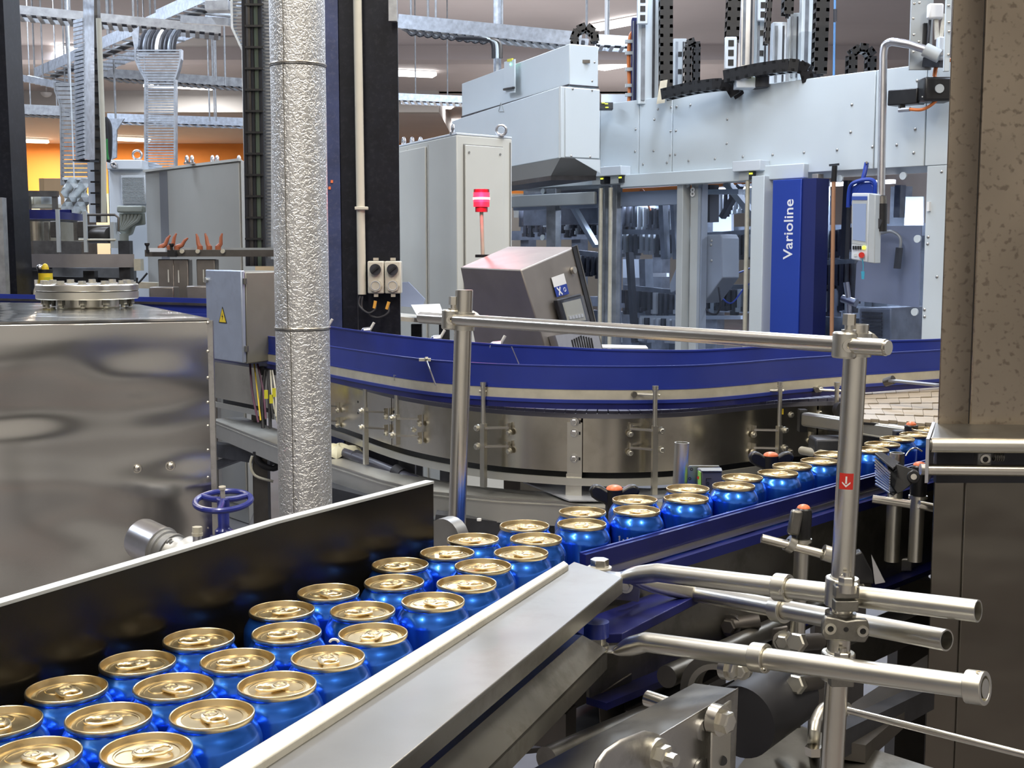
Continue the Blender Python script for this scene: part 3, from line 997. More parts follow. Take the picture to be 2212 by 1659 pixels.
part(t, 'ring', MB().pipe(a - V(0, 0, .003), a + V(0, 0, .001), .012, .008, 24), STEEL)
m = MB().cyl(P(1985, 1090, 1.6), P(2020, 1098, 1.6), .0058, 14)
part(t, 'cross_rod', m, POLE)
t, a, b = post('short open steel tube standing behind the cans, beside the grey sensor', 1473, 956, 1468, 1062, 1.74, .0104)
part(t, 'lower_tube', MB().cyl(b, b - V(0, 0, .12), .0104, 20), STEEL)

# reflector on the tall post
t = thing('reflector', 'clear ribbed plastic reflector in a black bracket on the tall steel post', 'reflector', P(1920, 1030, 1.62))
f_ = [P(1891, 988, 1.615), P(1924, 1020, 1.58), P(1922, 1068, 1.58), P(1893, 1050, 1.615)]
part(t, 'clear_block', MB().prism(f_, V(.012, .012, 0)), CLEAR)
m = MB()
for i in range(9):
    a, b = f_[1].lerp(f_[2], i / 9), f_[0].lerp(f_[3], i / 9)
    m.bar(a + V(-.001, -.001, -.001), b + V(-.001, -.001, -.001), .0016, .0016)
part(t, 'rib', m, ALU, kind='stuff')
part(t, 'top_edge', MB().prism([P(1889, 983, 1.615), P(1930, 1016, 1.578), P(1944, 1003, 1.62), P(1905, 981, 1.64)], V(0, 0, .003)), BLACKP, bevel=.001)
part(t, 'bottom_edge', MB().prism([P(1889, 1050, 1.615), P(1930, 1072, 1.578), P(1944, 1062, 1.61)], V(0, 0, .003)), BLACKP, bevel=.001)
m = MB()
m.prism([P(1918, 1003, 1.60), P(1940, 1003, 1.6), P(1985, 1018, 1.58), P(1985, 1035, 1.58), P(1950, 1062, 1.585), P(1938, 1068, 1.585), P(1925, 1050, 1.59)], V(0, .007, 0))
m.cyl(P(1974, 1030, 1.585), P(1974, 1030, 1.56), .0085, 20)
part(t, 'bracket_arm', m, BLACKP, bevel=.0015)
part(t, 'pivot_screw', MB().cyl(P(1974, 1030, 1.562), P(1974, 1030, 1.557), .0038, 16), POLE)

# sensor behind the cans
t = thing('sensor', 'small grey sensor box on a holed mounting plate behind the cans', 'sensor', P(1523, 1040, 1.74))
pl = [P(1484, 1012, 1.76), P(1489, 1006, 1.76), P(1553, 1006, 1.76), P(1558, 1014, 1.76), P(1558, 1062, 1.76), P(1484, 1062, 1.76)]
o_ = part(t, 'mounting_plate', MB().prism(pl, V(0, .0025, 0)), STEEL)
m = MB()
for px, py in ((1494, 1014), (1490, 1034)):
    m.pipe(P(px, py, 1.759), P(px, py, 1.757), .0022, .0013, 12)
part(o_, 'hole', m, BLACKP)
bx = [P(1516, 1019, 1.72), P(1560, 1019, 1.72), P(1560, 1066, 1.72), P(1516, 1066, 1.72)]
o_ = part(t, 'housing', MB().prism(bx, V(-.003, .03, 0)), mat('sensor_grey', (0.10, 0.10, 0.13), .3, .45), bevel=.0015)
part(o_, 'lid', MB().prism([P(1516, 1019, 1.718), P(1560, 1019, 1.718), P(1558, 1012, 1.755), P(1508, 1012, 1.755)], V(0, 0, .0012)), STEELD)
part(o_, 'light_strip', MB().prism([P(1507, 1014, 1.75), P(1514, 1020, 1.722), P(1514, 1050, 1.722), P(1507, 1044, 1.75)], V(-.001, 0, 0)), mat('green_indicator', (.25, .5, .12), 0, .4, emit=(.2, .5, .05), estr=.3))
part(o_, 'red_mark', MB().cyl(P(1510, 1032, 1.735), P(1509, 1032, 1.732), .0022, 12), RED)
tm = place(text_mb('Le', .011, .0002), P(1530, 1040, 1.7185), (0, 0, -1), (1, 0, 0), (0, -1, 0))
part(o_, 'printed_text', tm, INK)

# wing knobs
def wing_knob(lab, px, py, Y, s=1.0):
    c = P(px, py, Y)
    t = thing('wing_knob', lab, 'knob', c - V(0, 0, .03), 'black wing knobs behind the cans')
    m = MB()
    sh = []
    top = [(-.034, .002), (-.032, .008), (-.026, .011), (-.018, .009), (-.010, .004), (0, .003), (.010, .004), (.018, .009), (.026, .011), (.032, .008), (.034, .002)]
    bot = [(.031, -.006), (.024, -.011), (.014, -.015), (.008, -.022), (-.008, -.022), (-.014, -.015), (-.024, -.011), (-.031, -.006)]
    poly = [c + V(x * s, 0, z * s) for x, z in top + bot]
    m.prism([p - V(0, .007 * s, 0) for p in poly], V(0, .014 * s, 0))
    part(t, 'wings', m, BLACKP, bevel=.004 * s)
    m = MB()
    m.cyl(c + V(0, 0, -.055), c + V(0, 0, .004 * s), .012 * s, 20)
    part(t, 'hub', m, BLACKP)
    part(t, 'orange_cap', MB().dome(c + V(0, 0, .004 * s), (0, 0, 1), .0115 * s, .006 * s, 20), ORANGE)
wing_knob('black wing knob with orange cap, left one behind the cans near the frame tray', 1327, 1063, 1.66)
wing_knob('black wing knob with orange cap, right one in front of the curved side plate', 1665, 990, 2.02, 1.08)
t = thing('grip_knob', 'short black grip with orange top at the far end of the cans', 'knob', P(1968, 940, 2.15))
c = P(1968, 935, 2.15)
part(t, 'grip', MB().cyl(c - V(0, 0, .02), c + V(0, 0, .014), .0115, 20), BLACKP, bevel=.002)
part(t, 'orange_cap', MB().dome(c + V(0, 0, .014), (0, 0, 1), .0088, .006, 16), ORANGE)
part(t, 'side_block', MB().box(c + V(-.018, .01, -.012), (.018, .02, .03)), DARK, bevel=.002)
t = thing('bent_wire', 'thin bent steel wire behind the reflector, hooked over the far cans', 'wire', P(1985, 990, 1.9))
part(t, 'wire', MB().tube(smooth_path([P(1957, 985, 1.86), P(1966, 972, 1.86), P(1978, 968, 1.86), P(1992, 975, 1.86)], 5), .0012, 8), POLE)
for k_, (px, py, Y, sx) in enumerate([(1260, 1183, 1.39, 14), (1522, 1118, 1.53, 10), (722, 1387, .905, 10)]):
    t = solo('lock_wire', ['pale curved plastic sliver between two cans near the rail end', 'thin pale wire arc on top of the blue guard strip', 'pale curved sliver between two cans near the middle'][k_], 'wire',
             MB().tube([P(px + sx * math.cos(a) * .9, py - 4 * math.sin(a) * 1.5, Y) for a in [math.pi * i / 8 for i in range(9)]], .0011, 6), WHITE)

# ================================================================ machinery under the conveyor, lower right
t = thing('lower_frame', 'dark steel under-frame with a channel bracket and bolted plates, bottom right', 'frame', P(1600, 1600, 1.3))
fg = P(1590, 1480, 1.12); gg = P(1280, 1700, .93)
# channel bracket: top flange and front web
def quad(mb, pts, vec):
    return mb.prism(pts, vec)
w0, w1 = P(1592, 1487, 1.10), P(1240, 1700, .93)
w2, w3 = P(1240, 1900, .93), P(1583, 1720, 1.10)
part(t, 'channel_web', quad(MB(), [w0, w1, w2, w3], V(.002, .0035, 0)), STEELR, bevel=.001)
part(t, 'channel_flange', quad(MB(), [w0, w1, P(1150, 1660, 1.0), P(1500, 1475, 1.16)], V(0, 0, -.003)), STEELD, bevel=.001)
nW = V((w0 - w1).y, -(w0 - w1).x, 0).normalized()
def wp(px, py, off=0.0):   # point on the plane of the channel web
    d, e = ray(px, py), V(0, 0, 1.5)
    return e + d * ((w0 + nW * off - e).dot(nW) / d.dot(nW))
o_ = part(t, 'strap', MB().prism([wp(1540, 1540, .010), wp(1582, 1512, .010), wp(1578, 1712, .010), wp(1535, 1740, .010)], -nW * .003), STEEL, bevel=.0015)
part(o_, 'bolt_head', bolt(MB(), wp(1556, 1556, .011), nW, .0098, .009), POLE)
part(o_, 'slot', MB().cyl(wp(1560, 1643, .0095), wp(1560, 1643, .0104), .0045, 16), BLACKP)
for px, py in ((1517, 1576), (1512, 1660)):
    c = wp(px, py, .0)
    part(t, 'rivet', MB().cyl(c, c + nW * .0025, .0095, 20), STEELR)
m = MB()
m.prism([wp(1285, 1760, .014), wp(1292, 1650, .014), wp(1312, 1622, .014), wp(1345, 1600, .014), wp(1398, 1580, .014), wp(1428, 1586, .014), wp(1442, 1612, .014), wp(1445, 1700, .014)], -nW * .006)
part(t, 'rounded_plate', m, STEELR, bevel=.003)
part(t, 'nut', bolt(MB(), wp(1420, 1630, .016), nW, .0098, .009, True, True), STEEL)
part(t, 'stub_rod', MB().cyl(P(1398, 1508, 1.16), P(1480, 1535, 1.13), .0078, 18), POLE)
# motor drum and bolts behind
t = thing('drive_drum', 'black drum motor with a steel ring behind the channel bracket', 'motor', P(1560, 1560, 1.35))
ax = V(.55, .75, 0)
c = P(1560, 1500, 1.30)
part(t, 'ring', MB().pipe(c - ax * .01, c + ax * .012, .046, .030, 36), STEELD)
part(t, 'rim', MB().pipe(c - ax * .012, c - ax * .002, .036, .030, 36), STEEL)
part(t, 'drum', MB().cyl(P(1600, 1560, 1.22), P(1600, 1560, 1.22) + ax * .12, .037, 36), RUBBER)
m = MB()
part(t, 'bolt', bolt(m, P(1575, 1446, 1.22), (.6, -.75, .1), .008, .008), STEEL)
part(t, 'bolt', bolt(MB(), P(1602, 1448, 1.22), (-.5, -.8, .1), .007, .007), STEEL)
t = thing('slotted_plate', 'upright slotted steel plate left of the right upright, with two big hexagon bolts', 'plate', P(1690, 1500, 1.3))
part(t, 'plate', MB().prism([P(1668, 1358, 1.33), P(1702, 1352, 1.32), P(1700, 1582, 1.32), P(1676, 1592, 1.33), P(1666, 1580, 1.33)], V(.001, .004, 0)), IRON, bevel=.002)
m = MB(); m.cyl(P(1686, 1462, 1.32), P(1686, 1462, 1.318), .004, 14)
part(t, 'slot', m, BLACKP)
for px, py, Y, lb_ in ((1728, 1388, 1.26, None), (1726, 1478, 1.26, None)):
    c = P(px, py, Y)
    o_ = part(t, 'bolt_head', bolt(MB(), c, (-.6, -.75, .25), .0105, .010, False), STEEL)
    part(o_, 'shank', MB().cyl(c, c + V(.03, .042, -.012), .0088, 14), IRON)
m = MB(); bolt(m, P(1692, 1385, 1.32), (-.5, -1, .1), .008)
part(t, 'nut', m, STEEL)
m = MB().cyl(P(1722, 1385, 1.33), P(1722, 1530, 1.33), .0068, 16).cyl(P(1722, 1530, 1.33), P(1722, 1570, 1.33), .004, 12)
part(t, 'spindle', m, STEELD)
# base plate
t = thing('base_plate', 'flat grey steel base plate at the bottom, right of the channel bracket', 'plate', PZ(1700, 1640, .95))
z0 = .95
q_ = [PZ(1560, 1700, z0), PZ(1640, 1600, z0), PZ(1720, 1565, z0), PZ(2020, 1660, z0), PZ(2060, 1760, z0), PZ(1560, 1800, z0)]
part(t, 'plate', MB().prism(q_, V(0, 0, -.008)), STEELD)
part(t, 'bent_pipe', MB().tube(smooth_path([PZ(1758, 1625, z0), P(1758, 1590, 1.2), P(1764, 1555, 1.2), P(1785, 1528, 1.22), P(1830, 1530, 1.24)], 5), .0062, 12), STEEL)
part(t, 'nut', MB().cyl(P(1758, 1630, 1.2), P(1758, 1612, 1.2), .0088, 6), POLE)
t = solo('thin_rod', 'thin shiny steel rod running down to the bottom right corner', 'rod', MB().cyl(P(1822, 1532, 1.16), P(2300, 1652, 1.0), .0033, 16), POLE)
# long tubes along the conveyor
t = thing('frame_tube', 'long steel tube running along under the can conveyor, behind the right upright', 'tube', P(1800, 1290, 1.6))
a, b = P(1440, 1462, 1.33), P(2030, 1192, 2.05)
part(t, 'tube', MB().cyl(a, b, .0125, 20), STEELD)
for px in (1850, 1985):
    c = on(a, b, px)
    d = (b - a).normalized()
    part(t, 'clamp', MB().pipe(c - d * .012, c + d * .012, .019, .0125, 20), STEEL, bevel=.001)
c = on(a, b, 1925)
part(t, 'clamp_block', MB().box(c + V(0, -.01, .02), (.05, .03, .02)), CAST, bevel=.003)
part(t, 'bracket', MB().prism([P(1840, 1200, 1.55), P(1862, 1192, 1.55), P(1885, 1235, 1.55), P(1888, 1262, 1.55), P(1842, 1262, 1.55)], V(.002, .02, 0)), BLACKP, bevel=.002)
part(t, 'clear_fin', MB().prism([P(1882, 1198, 1.53), P(1912, 1258, 1.53), P(1890, 1262, 1.53)], V(.001, .003, 0)), ALU)
t = thing('frame_tube', 'long dark steel tube low under the can conveyor, ending behind the middle bolts', 'tube', P(1650, 1390, 1.5))
part(t, 'tube', MB().cyl(P(1395, 1480, 1.42), P(1900, 1232, 2.05), .014, 20), IRON)
part(t, 'flat_bar', MB().bar(P(1340, 1560, 1.35), P(1760, 1330, 1.75), .03, .006), IRON)
t = thing('cross_beam', 'dark channel beam under the conveyor between the tube ends', 'beam', P(1500, 1350, 1.6))
m = MB().bar(P(1480, 1340, 1.62), P(1650, 1330, 1.6), .05, .05)
m.bar(P(1250, 1480, 1.5), P(1420, 1370, 1.7), .08, .04)
part(t, 'beam', m, DARK, bevel=.003)
m = MB().cyl(P(1580, 1350, 1.5), P(1640, 1340, 1.5), .009, 16)
bolt(m, P(1578, 1352, 1.5), (-.6, -1, .1), .01)
part(t, 'bolt', m, IRON)
part(t, 'gusset', MB().prism([P(1615, 1345, 1.55), P(1690, 1310, 1.6), P(1680, 1322, 1.6), P(1625, 1375, 1.55)], V(0, .05, 0)), STEELD)
# wide return belt below with light patches
t = thing('return_conveyor', 'dark lower belt between rails under the can conveyor, tan patch near the rail end', 'conveyor', P(1400, 1400, 1.5))
q_ = [PZ(1120, 1620, .93), PZ(1300, 1435, .93), PZ(1475, 1370, .93), PZ(1440, 1450, .93), PZ(1300, 1600, .93)]
part(t, 'return_belt', MB().prism(q_, V(0, 0, -.006)), mat('dusty_dark_belt', (.06, .055, .05), 0, .5, .3, 20))
q_ = [PZ(1296, 1441, .99), PZ(1375, 1392, .99), PZ(1405, 1398, .99), PZ(1330, 1445, .99)]
part(t, 'tan_strip', MB().prism(q_, V(0, 0, -.006)), BELTT)
part(t, 'side_rail', MB().bar(PZ(1160, 1540, .99), PZ(1520, 1368, .99), .006, .03), IRON)
part(t, 'inner_plate', MB().prism([P(1290, 1500, 1.32), P(1362, 1455, 1.36), P(1362, 1560, 1.36), P(1296, 1580, 1.32)], V(.004, .01, 0)), IRON, bevel=.002)
part(t, 'drip_plate', MB().prism([PZ(1000, 1700, .86), PZ(1240, 1500, .86), PZ(1420, 1560, .86), PZ(1230, 1760, .86)], V(0, 0, -.005)), DARK)
part(t, 'round_bar', MB().cyl(P(1180, 1640, 1.15), P(1400, 1545, 1.3), .012, 18), STEELD)
part(t, 'leg', MB().bar(P(1380, 1540, 1.5), V(P(1380, 1540, 1.5).x, 1.5, 0), .05, .05, (0, 1, 0)), DARK)
m = MB()
m.bar(P(1500, 1250, 1.75), P(1900, 1110, 2.2), .09, .006)
m.bar(P(1560, 1300, 1.7), P(1960, 1150, 2.2), .10, .006)
part(t, 'under_tray', m, DARK)
t = thing('support_stand', 'small dark stand with hexagon feet below the right upright clamp', 'stand', V(.22, 1.6, 0))
part(t, 'column', MB().bar(V(.20, 1.62, 0), V(.20, 1.62, .93), .10, .10, (0, 1, 0)), DARK)
part(t, 'cross_bar', MB().bar(V(-.3, 1.6, .3), V(.6, 1.9, .3), .05, .05), IRON)
t = thing('bottle_ramp', 'dark sloping plates under the conveyor right of the upright', 'plate', P(1900, 1500, 1.4))
m = MB()
m.prism([P(1810, 1600, 1.3), P(1840, 1520, 1.45), P(2010, 1410, 1.7), P(2010, 1490, 1.6), P(1870, 1610, 1.3)], V(0, 0, -.02))
part(t, 'plate', m, IRON)
part(t, 'edge', MB().bar(P(1800, 1605, 1.28), P(2010, 1500, 1.6), .02, .03), DARK)

# ================================================================ stainless housing at the right edge
Yp = 1.55
t = thing('machine_housing', 'tall brushed stainless machine housing cut off by the right edge', 'machine', V(.75, 1.75, .3))
def px2x(px, py, Y):
    return P(px, py, Y).x
xl = px2x(2040, 500, Yp)
xs = px2x(2107, 500, Yp)
zt, zm = 2.25, P(2030, 938, Yp).z
part(t, 'upper_panel', MB().hexa([V(xl, Yp, zm), V(xs - .001, Yp, zm), V(1.24, Yp + .45, zm), V(xl * 1.29 + .05, Yp + .45, zm), V(xl, Yp, zt), V(xs - .001, Yp, zt), V(1.24, Yp + .45, zt), V(xl * 1.29 + .05, Yp + .45, zt)]), PANEL, bevel=.002)
part(t, 'upper_panel', MB().hexa([V(xs + .0015, Yp - .001, zm), V(1.25, Yp - .001, zm), V(1.25, Yp + .4, zm), V(xs + .0015, Yp + .012, zm), V(xs + .0015, Yp - .001, zt), V(1.25, Yp - .001, zt), V(1.25, Yp + .4, zt), V(xs + .0015, Yp + .012, zt)]), PANEL, bevel=.002)
part(t, 'seam', MB().box((xs, Yp + .004, (zm + zt) / 2), (.004, .006, zt - zm)), BLACKP)
xa = px2x(1988, 950, 1.50)
zr = P(2000, 958, 1.46).z
# ledge: rounded bar, recess, thin rod
part(t, 'ledge', MB().hexa([V(xa, 1.47, zr - .012), V(1.2, 1.44, zr - .012), V(1.2, 1.6, zr - .012), V(xa + .036, 1.56, zr - .012), V(xa, 1.47, zr + .003), V(1.2, 1.44, zr + .003), V(1.2, 1.6, zr + .012), V(xa + .036, 1.56, zr + .012)]), STEELD, bevel=.004)
part(t, 'ledge_bar', MB().cyl(V(xa + .004, 1.475, zr - .004), V(1.2, 1.435, zr - .004), .009, 18), STEEL)
ze = P(1988, 1040, 1.48).z
part(t, 'end_plate', MB().hexa([V(xa - .003, 1.47, ze), V(xa + .001, 1.47, ze), V(xa + .038, 1.56, ze), V(xa + .034, 1.56, ze), V(xa - .003, 1.47, zr + .004), V(xa + .001, 1.47, zr + .004), V(xa + .038, 1.56, zr + .012), V(xa + .034, 1.56, zr + .012)]), ALU)
part(t, 'recess_back', MB().box((.885, 1.56, zr - .03), (.70, .01, .07)), DARK)
part(t, 'white_tag', MB().box(P(2012, 992, 1.55), (.006, .002, .010)), WHITE)
part(t, 'lower_rod', MB().cyl(P(1988, 1014, 1.485), V(1.2, 1.45, P(1988, 1014, 1.485).z - .002), .0068, 18), POLE)
c = P(2122, 993, 1.50)
o_ = part(t, 'latch_block', MB().box(c, (.017, .016, .021)), CAST, bevel=.002)
part(o_, 'latch_hole', MB().pipe(c + V(0, -.008, .002), c + V(0, -.010, .002), .0062, .0035, 16), STEEL)
part(o_, 'latch_bore', MB().cyl(c + V(0, -.007, .002), c + V(0, -.0086, .002), .0036, 16), BLACKP)
m = MB()
for i in range(5):
    m.torus(c + V(.014 + i * .0025, 0, .004), (1, 0, 0), .0055, .0009, 16, 6)
part(o_, 'spring', m, STEELD)
xl2, xs2 = px2x(2008, 1300, 1.58), px2x(2070, 1300, 1.58)
zl = ze + .012
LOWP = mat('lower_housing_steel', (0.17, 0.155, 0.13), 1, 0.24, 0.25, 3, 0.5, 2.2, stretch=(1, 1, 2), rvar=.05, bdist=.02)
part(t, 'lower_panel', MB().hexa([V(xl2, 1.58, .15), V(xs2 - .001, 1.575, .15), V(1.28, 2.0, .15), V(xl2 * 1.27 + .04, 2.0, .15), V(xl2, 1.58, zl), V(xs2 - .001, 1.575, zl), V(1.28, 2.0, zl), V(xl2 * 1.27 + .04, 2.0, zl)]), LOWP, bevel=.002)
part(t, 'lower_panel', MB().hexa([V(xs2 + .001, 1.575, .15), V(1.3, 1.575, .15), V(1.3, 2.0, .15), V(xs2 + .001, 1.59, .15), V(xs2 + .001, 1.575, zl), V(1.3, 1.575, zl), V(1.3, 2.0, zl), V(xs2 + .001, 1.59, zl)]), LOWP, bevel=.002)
part(t, 'foot', MB().cyl(V(.62, 1.7, 0), V(.62, 1.7, .16), .03, 16), STEELD)
part(t, 'foot', MB().cyl(V(1.1, 1.7, 0), V(1.1, 1.7, .16), .03, 16), STEELD)
# ================================================================ curved conveyor behind
Nn = [PZ(px, py, 1.076) for px, py in [(455, 775), (590, 795), (720, 820), (850, 853), (950, 871), (1070, 885), (1200, 893), (1300, 896), (1400, 895), (1500, 890), (1600, 880), (1690, 872), (1790, 868), (1875, 868)]]
NP = [(p.x, p.y) for p in smooth_path([V(p.x, p.y, 0) for p in Nn], 5)]
cv = thing('curved_conveyor', 'wide curved conveyor with steel side plate sweeping across behind the cans', 'conveyor', (.4, 3.6, .6))
WD = .56
segs = 96
def cut(path, a, b):   # portion of a path between two distances
    L, out = 0, []
    for p, q_ in zip(path, path[1:]):
        d = math.dist(p, q_)
        if L + d > a and L < b:
            if not out:
                out.append(along(path, a))
            if L + d < b:
                out.append(q_)
        L += d
    out.append(along(path, min(b, L - 1e-5)))
    return out
TL = plen(NP)
onr = offs(NP)
def offp(path, o):
    return [(x + n[0] * o, y + n[1] * o) for (x, y), n in zip(path, offs(path))]
ns = 110
inner_, outer_ = offp(NP, .004), offp(NP, WD)
for k in range(ns):
    i0, i1 = TL * k / ns, TL * (k + .90) / ns
    a0, a1 = along(NP, i0), along(NP, i1)
    def far(p, s):
        b = along(NP, min(s + .01, TL - .001)); a = along(NP, max(s - .01, 0))
        l = math.dist(a, b)
        return (p[0] - (b[1] - a[1]) / l * WD, p[1] + (b[0] - a[0]) / l * WD)
    q_ = [V(*a0, 1.078), V(*a1, 1.078), V(*far(a1, i1), 1.078), V(*far(a0, i0), 1.078)]
    part(cv, 'belt_slat', MB().hexa(q_ + [p + V(0, 0, .008) for p in q_]), BELT)
part(cv, 'belt_edge', MB().rect(NP, -.004, .02, 1.066, 1.078), mat('belt_edge_grey', (.16, .16, .19), .2, .4))
breaks = [0, .52, 1.28, 1.92, 2.55, 3.3, TL]
s0 = 0
sp = [(.0, .83), (.835, 1.52), (1.525, 2.26), (2.265, 3.02), (3.025, TL)]
for a, b in sp:
    if b > a and a < TL:
        part(cv, 'side_plate', MB().rect(cut(NP, a, min(b, TL)), 0, .004, .922, 1.066), CURVE)
part(cv, 'gap_dark_sheet', MB().rect(NP, .05, .056, .885, 1.06), BLACKP, 'black sheet standing for the dark gap below the side plate')  # black sheet puts the dark of the gap into colour
part(cv, 'lower_strip', MB().rect(cut(NP, 0, TL * .985), -.014, -.006, .888, .908), TRAY, 'narrow flat strip below the side plate')
part(cv, 'side_plate', MB().rect(outer_, -.004, 0, .922, 1.066), CURVE)
# guards
G = [PZ(px, py, 1.205) for px, py in [(452, 712), (590, 728), (707, 747), (850, 768), (950, 779), (1070, 786), (1200, 790), (1300, 791), (1400, 791), (1500, 789), (1600, 783), (1700, 775), (1860, 765), (2010, 757), (2200, 746)]]
GN = [(p.x, p.y) for p in smooth_path([V(p.x, p.y, 0) for p in G], 5)]
part(cv, 'near_guard', MB().rect(GN, 0, .004, 1.145, 1.205), BLUE)
part(cv, 'guard_bead', MB().rect(GN, -.003, .005, 1.143, 1.148), BLUE)
part(cv, 'guard_bead', MB().rect(GN, -.0015, .005, 1.203, 1.206), BLUE)
part(cv, 'steel_strip', MB().rect(GN, -.002, .003, 1.117, 1.143), CREAM)
part(cv, 'lower_blue_lip', MB().rect(GN, -.006, .006, 1.108, 1.117), BLUE)
part(cv, 'lower_blue_lip', MB().rect(GN, -.003, .006, 1.092, 1.108), BLUED)
Gf = [PZ(px, py, 1.215) for px, py in [(452, 672), (590, 686), (705, 705), (850, 724), (950, 734), (1070, 744), (1200, 750), (1300, 755), (1400, 757), (1500, 757), (1600, 752), (1700, 745), (1860, 738), (2027, 733), (2200, 722)]]
GF = [(p.x, p.y) for p in smooth_path([V(p.x, p.y, 0) for p in Gf], 5)]
part(cv, 'far_guard', MB().rect(GF, 0, .005, 1.10, 1.215), BLUE)
part(cv, 'far_guard_bead', MB().rect(GF, -.003, .006, 1.212, 1.217), BLUE)
part(cv, 'far_side_plate', MB().rect(GF, .006, .010, .92, 1.08), CURVE)
# scratch-like guard joints
for a, b in ((PZ(1105, 748, 1.215), P(1120, 786, 1e-9 + PZ(1105, 748, 1.215).y)),):
    part(cv, 'guard_joint', MB().bar(a + V(0, -.008, 0), P(1121, 786, a.y - .008), .003, .003), STEELR)
a = PZ(922, 779, 1.205)
part(cv, 'guard_joint', MB().bar(a + V(0, -.006, 0), P(941, 832, a.y - .03), .003, .003), STEELR)
a = P(918, 777, PZ(918, 777, 1.205).y - .01)
part(cv, 'guard_clip', MB().bar(a - V(.016, 0, 0), a + V(.016, 0, 0), .012, .008).bar(a, a + V(.006, -.012, .006), .008, .006), IVORY)
def nearN(px):   # point and outward direction of the near side at a picture column
    best = None
    for (x, y), n in zip(NP, onr):
        q_ = 1106 + F * x / (y * CP + .42 * SP)
        if best is None or abs(q_ - px) < best[0]:
            best = (abs(q_ - px), x, y, n)
    return V(best[1], best[2], 0), V(-best[3][0], -best[3][1], 0)
# splice plate with three bolts and bent foot
c, n = nearN(1239)
tg = V(-n.y, n.x, 0)
m = MB()
def zat(px, py, c):
    return P(px, py, c.y).z
q0 = c + n * .002
m.obox(q0 - tg * .020 + V(0, 0, .915), tg * .040, n * .003, V(0, 0, .140))
m.obox(q0 - tg * .026 + V(0, 0, .845), tg * .046, n * .02 + V(0, 0, 0), V(0, 0, .003))
m.hexa([q0 - tg * .024 + V(0, 0, .848), q0 + tg * .020 + V(0, 0, .848), q0 + tg * .020 + n * .004 + V(0, 0, .848), q0 - tg * .024 + n * .004 + V(0, 0, .848), q0 - tg * .022 + V(0, 0, .917), q0 + tg * .020 + V(0, 0, .917), q0 + tg * .020 + n * .004 + V(0, 0, .917), q0 - tg * .022 + n * .004 + V(0, 0, .917)])
o_ = part(cv, 'splice_plate', m, STEEL)
for py in (911, 935, 990):
    z = zat(1239, py, c)
    part(o_, 'bolt', bolt(MB(), q0 + n * .004 + V(0, 0, z), n, .0085), STEELR)
    part(o_, 'slot', MB().obox(q0 + n * .0032 + V(0, 0, z - .004) - tg * .004, tg * .02, n * .0006, V(0, 0, .008)), BLACKP)
# guide brackets
def guide_bracket(px, ytop, ymid, ybot, side=1, style=0):
    c, n = nearN(px)
    tg = V(-n.y, n.x, 0)
    base = c + n * .055
    zt_, zm_, zb_ = zat(px, ytop, base), zat(px, ymid, base), zat(px, ybot, base)
    br = part(cv, 'guide_bracket', MB().cyl(V(base.x, base.y, zm_ - .01), V(base.x, base.y, zt_), .0062, 14), STEEL)
    m = MB().cyl(V(base.x, base.y, zt_ - .006), V(base.x, base.y, zt_ + .003), .0085, 12)
    m.cyl(V(base.x, base.y, zt_ - .012), V(base.x, base.y, zt_ - .009), .0085, 12)
    part(br, 'top_nut', m, STEEL)
    m = MB().cyl(V(base.x, base.y, zt_ - .022) - tg * .014 * side, V(base.x, base.y, zt_ - .022) + tg * .05 * side - n * .05, .0035, 10)
    part(br, 'finger', m, STEEL)
    hd = V(base.x, base.y, zt_ - .022) + tg * .045 * side - n * .045
    part(br, 'finger_head', MB().cyl(hd - n * .006, hd + n * .012, .0075, 14), STEELD)
    part(br, 'square_bar', MB().bar(V(base.x, base.y, zb_), V(base.x, base.y, zm_), .014, .014, (n.x, n.y, 0)), STEEL)
    for dz in (-.012, -.062):
        m, m2 = MB(), MB()
        z = zm_ + dz
        a = V(base.x, base.y, z)
        m.bar(a - n * .0, a + tg * .05 * side - n * .046, .014, .005, (0, 0, 1))
        m.bar(a + tg * .05 * side - n * .046 + V(0, 0, -.018), a + tg * .05 * side - n * .046 + V(0, 0, .012), .004, .014, (n.x, n.y, 0))
        part(br, 'offset_arm', m, POLE)
        part(br, 'arm_bolt', bolt(MB(), a + n * .008 - tg * .016 * side, n, .0068), STEEL)
        part(br, 'arm_bolt', bolt(MB(), a + tg * .052 * side - n * .044 + V(0, 0, -.014), n, .006), STEEL)
for a in [(719, 795, 868, 895, 1), (827, 808, 880, 1003, 1), (895, 812, 895, 960, 1), (1070, 828, 915, 1052, 1), (1403, 836, 920, 1068, -1), (1654, 827, 920, 1010, -1), (1791, 828, 900, 925, -1)]:
    guide_bracket(*a)
# small bolts on the side plate
m = MB()
for px, py in [(1714, 896), (1712, 976), (1715, 1015), (885, 928), (881, 1037), (1768, 892), (960, 838), (1775, 840)]:
    c, n = nearN(px)
    bolt(m, V(c.x, c.y, zat(px, py, c)) + n * .0, n, .0065)
part(cv, 'side_bolts', m, STEEL, kind='stuff')
for px, py in [(760, 838), (775, 862), (852, 860)]:
    c, n = nearN(px)
    q_ = V(c.x, c.y, zat(px, py + 30, c))
    part(cv, 'drilled_hole', MB().cyl(q_ + n * .0, q_ + n * .0012, .004, 10), BLACKP)
c, n = nearN(1695)
part(cv, 'yellow_mark', MB().box(V(c.x, c.y, zat(1695, 889, c)) + n * .001, (.006, .002, .016)), YELLOW)
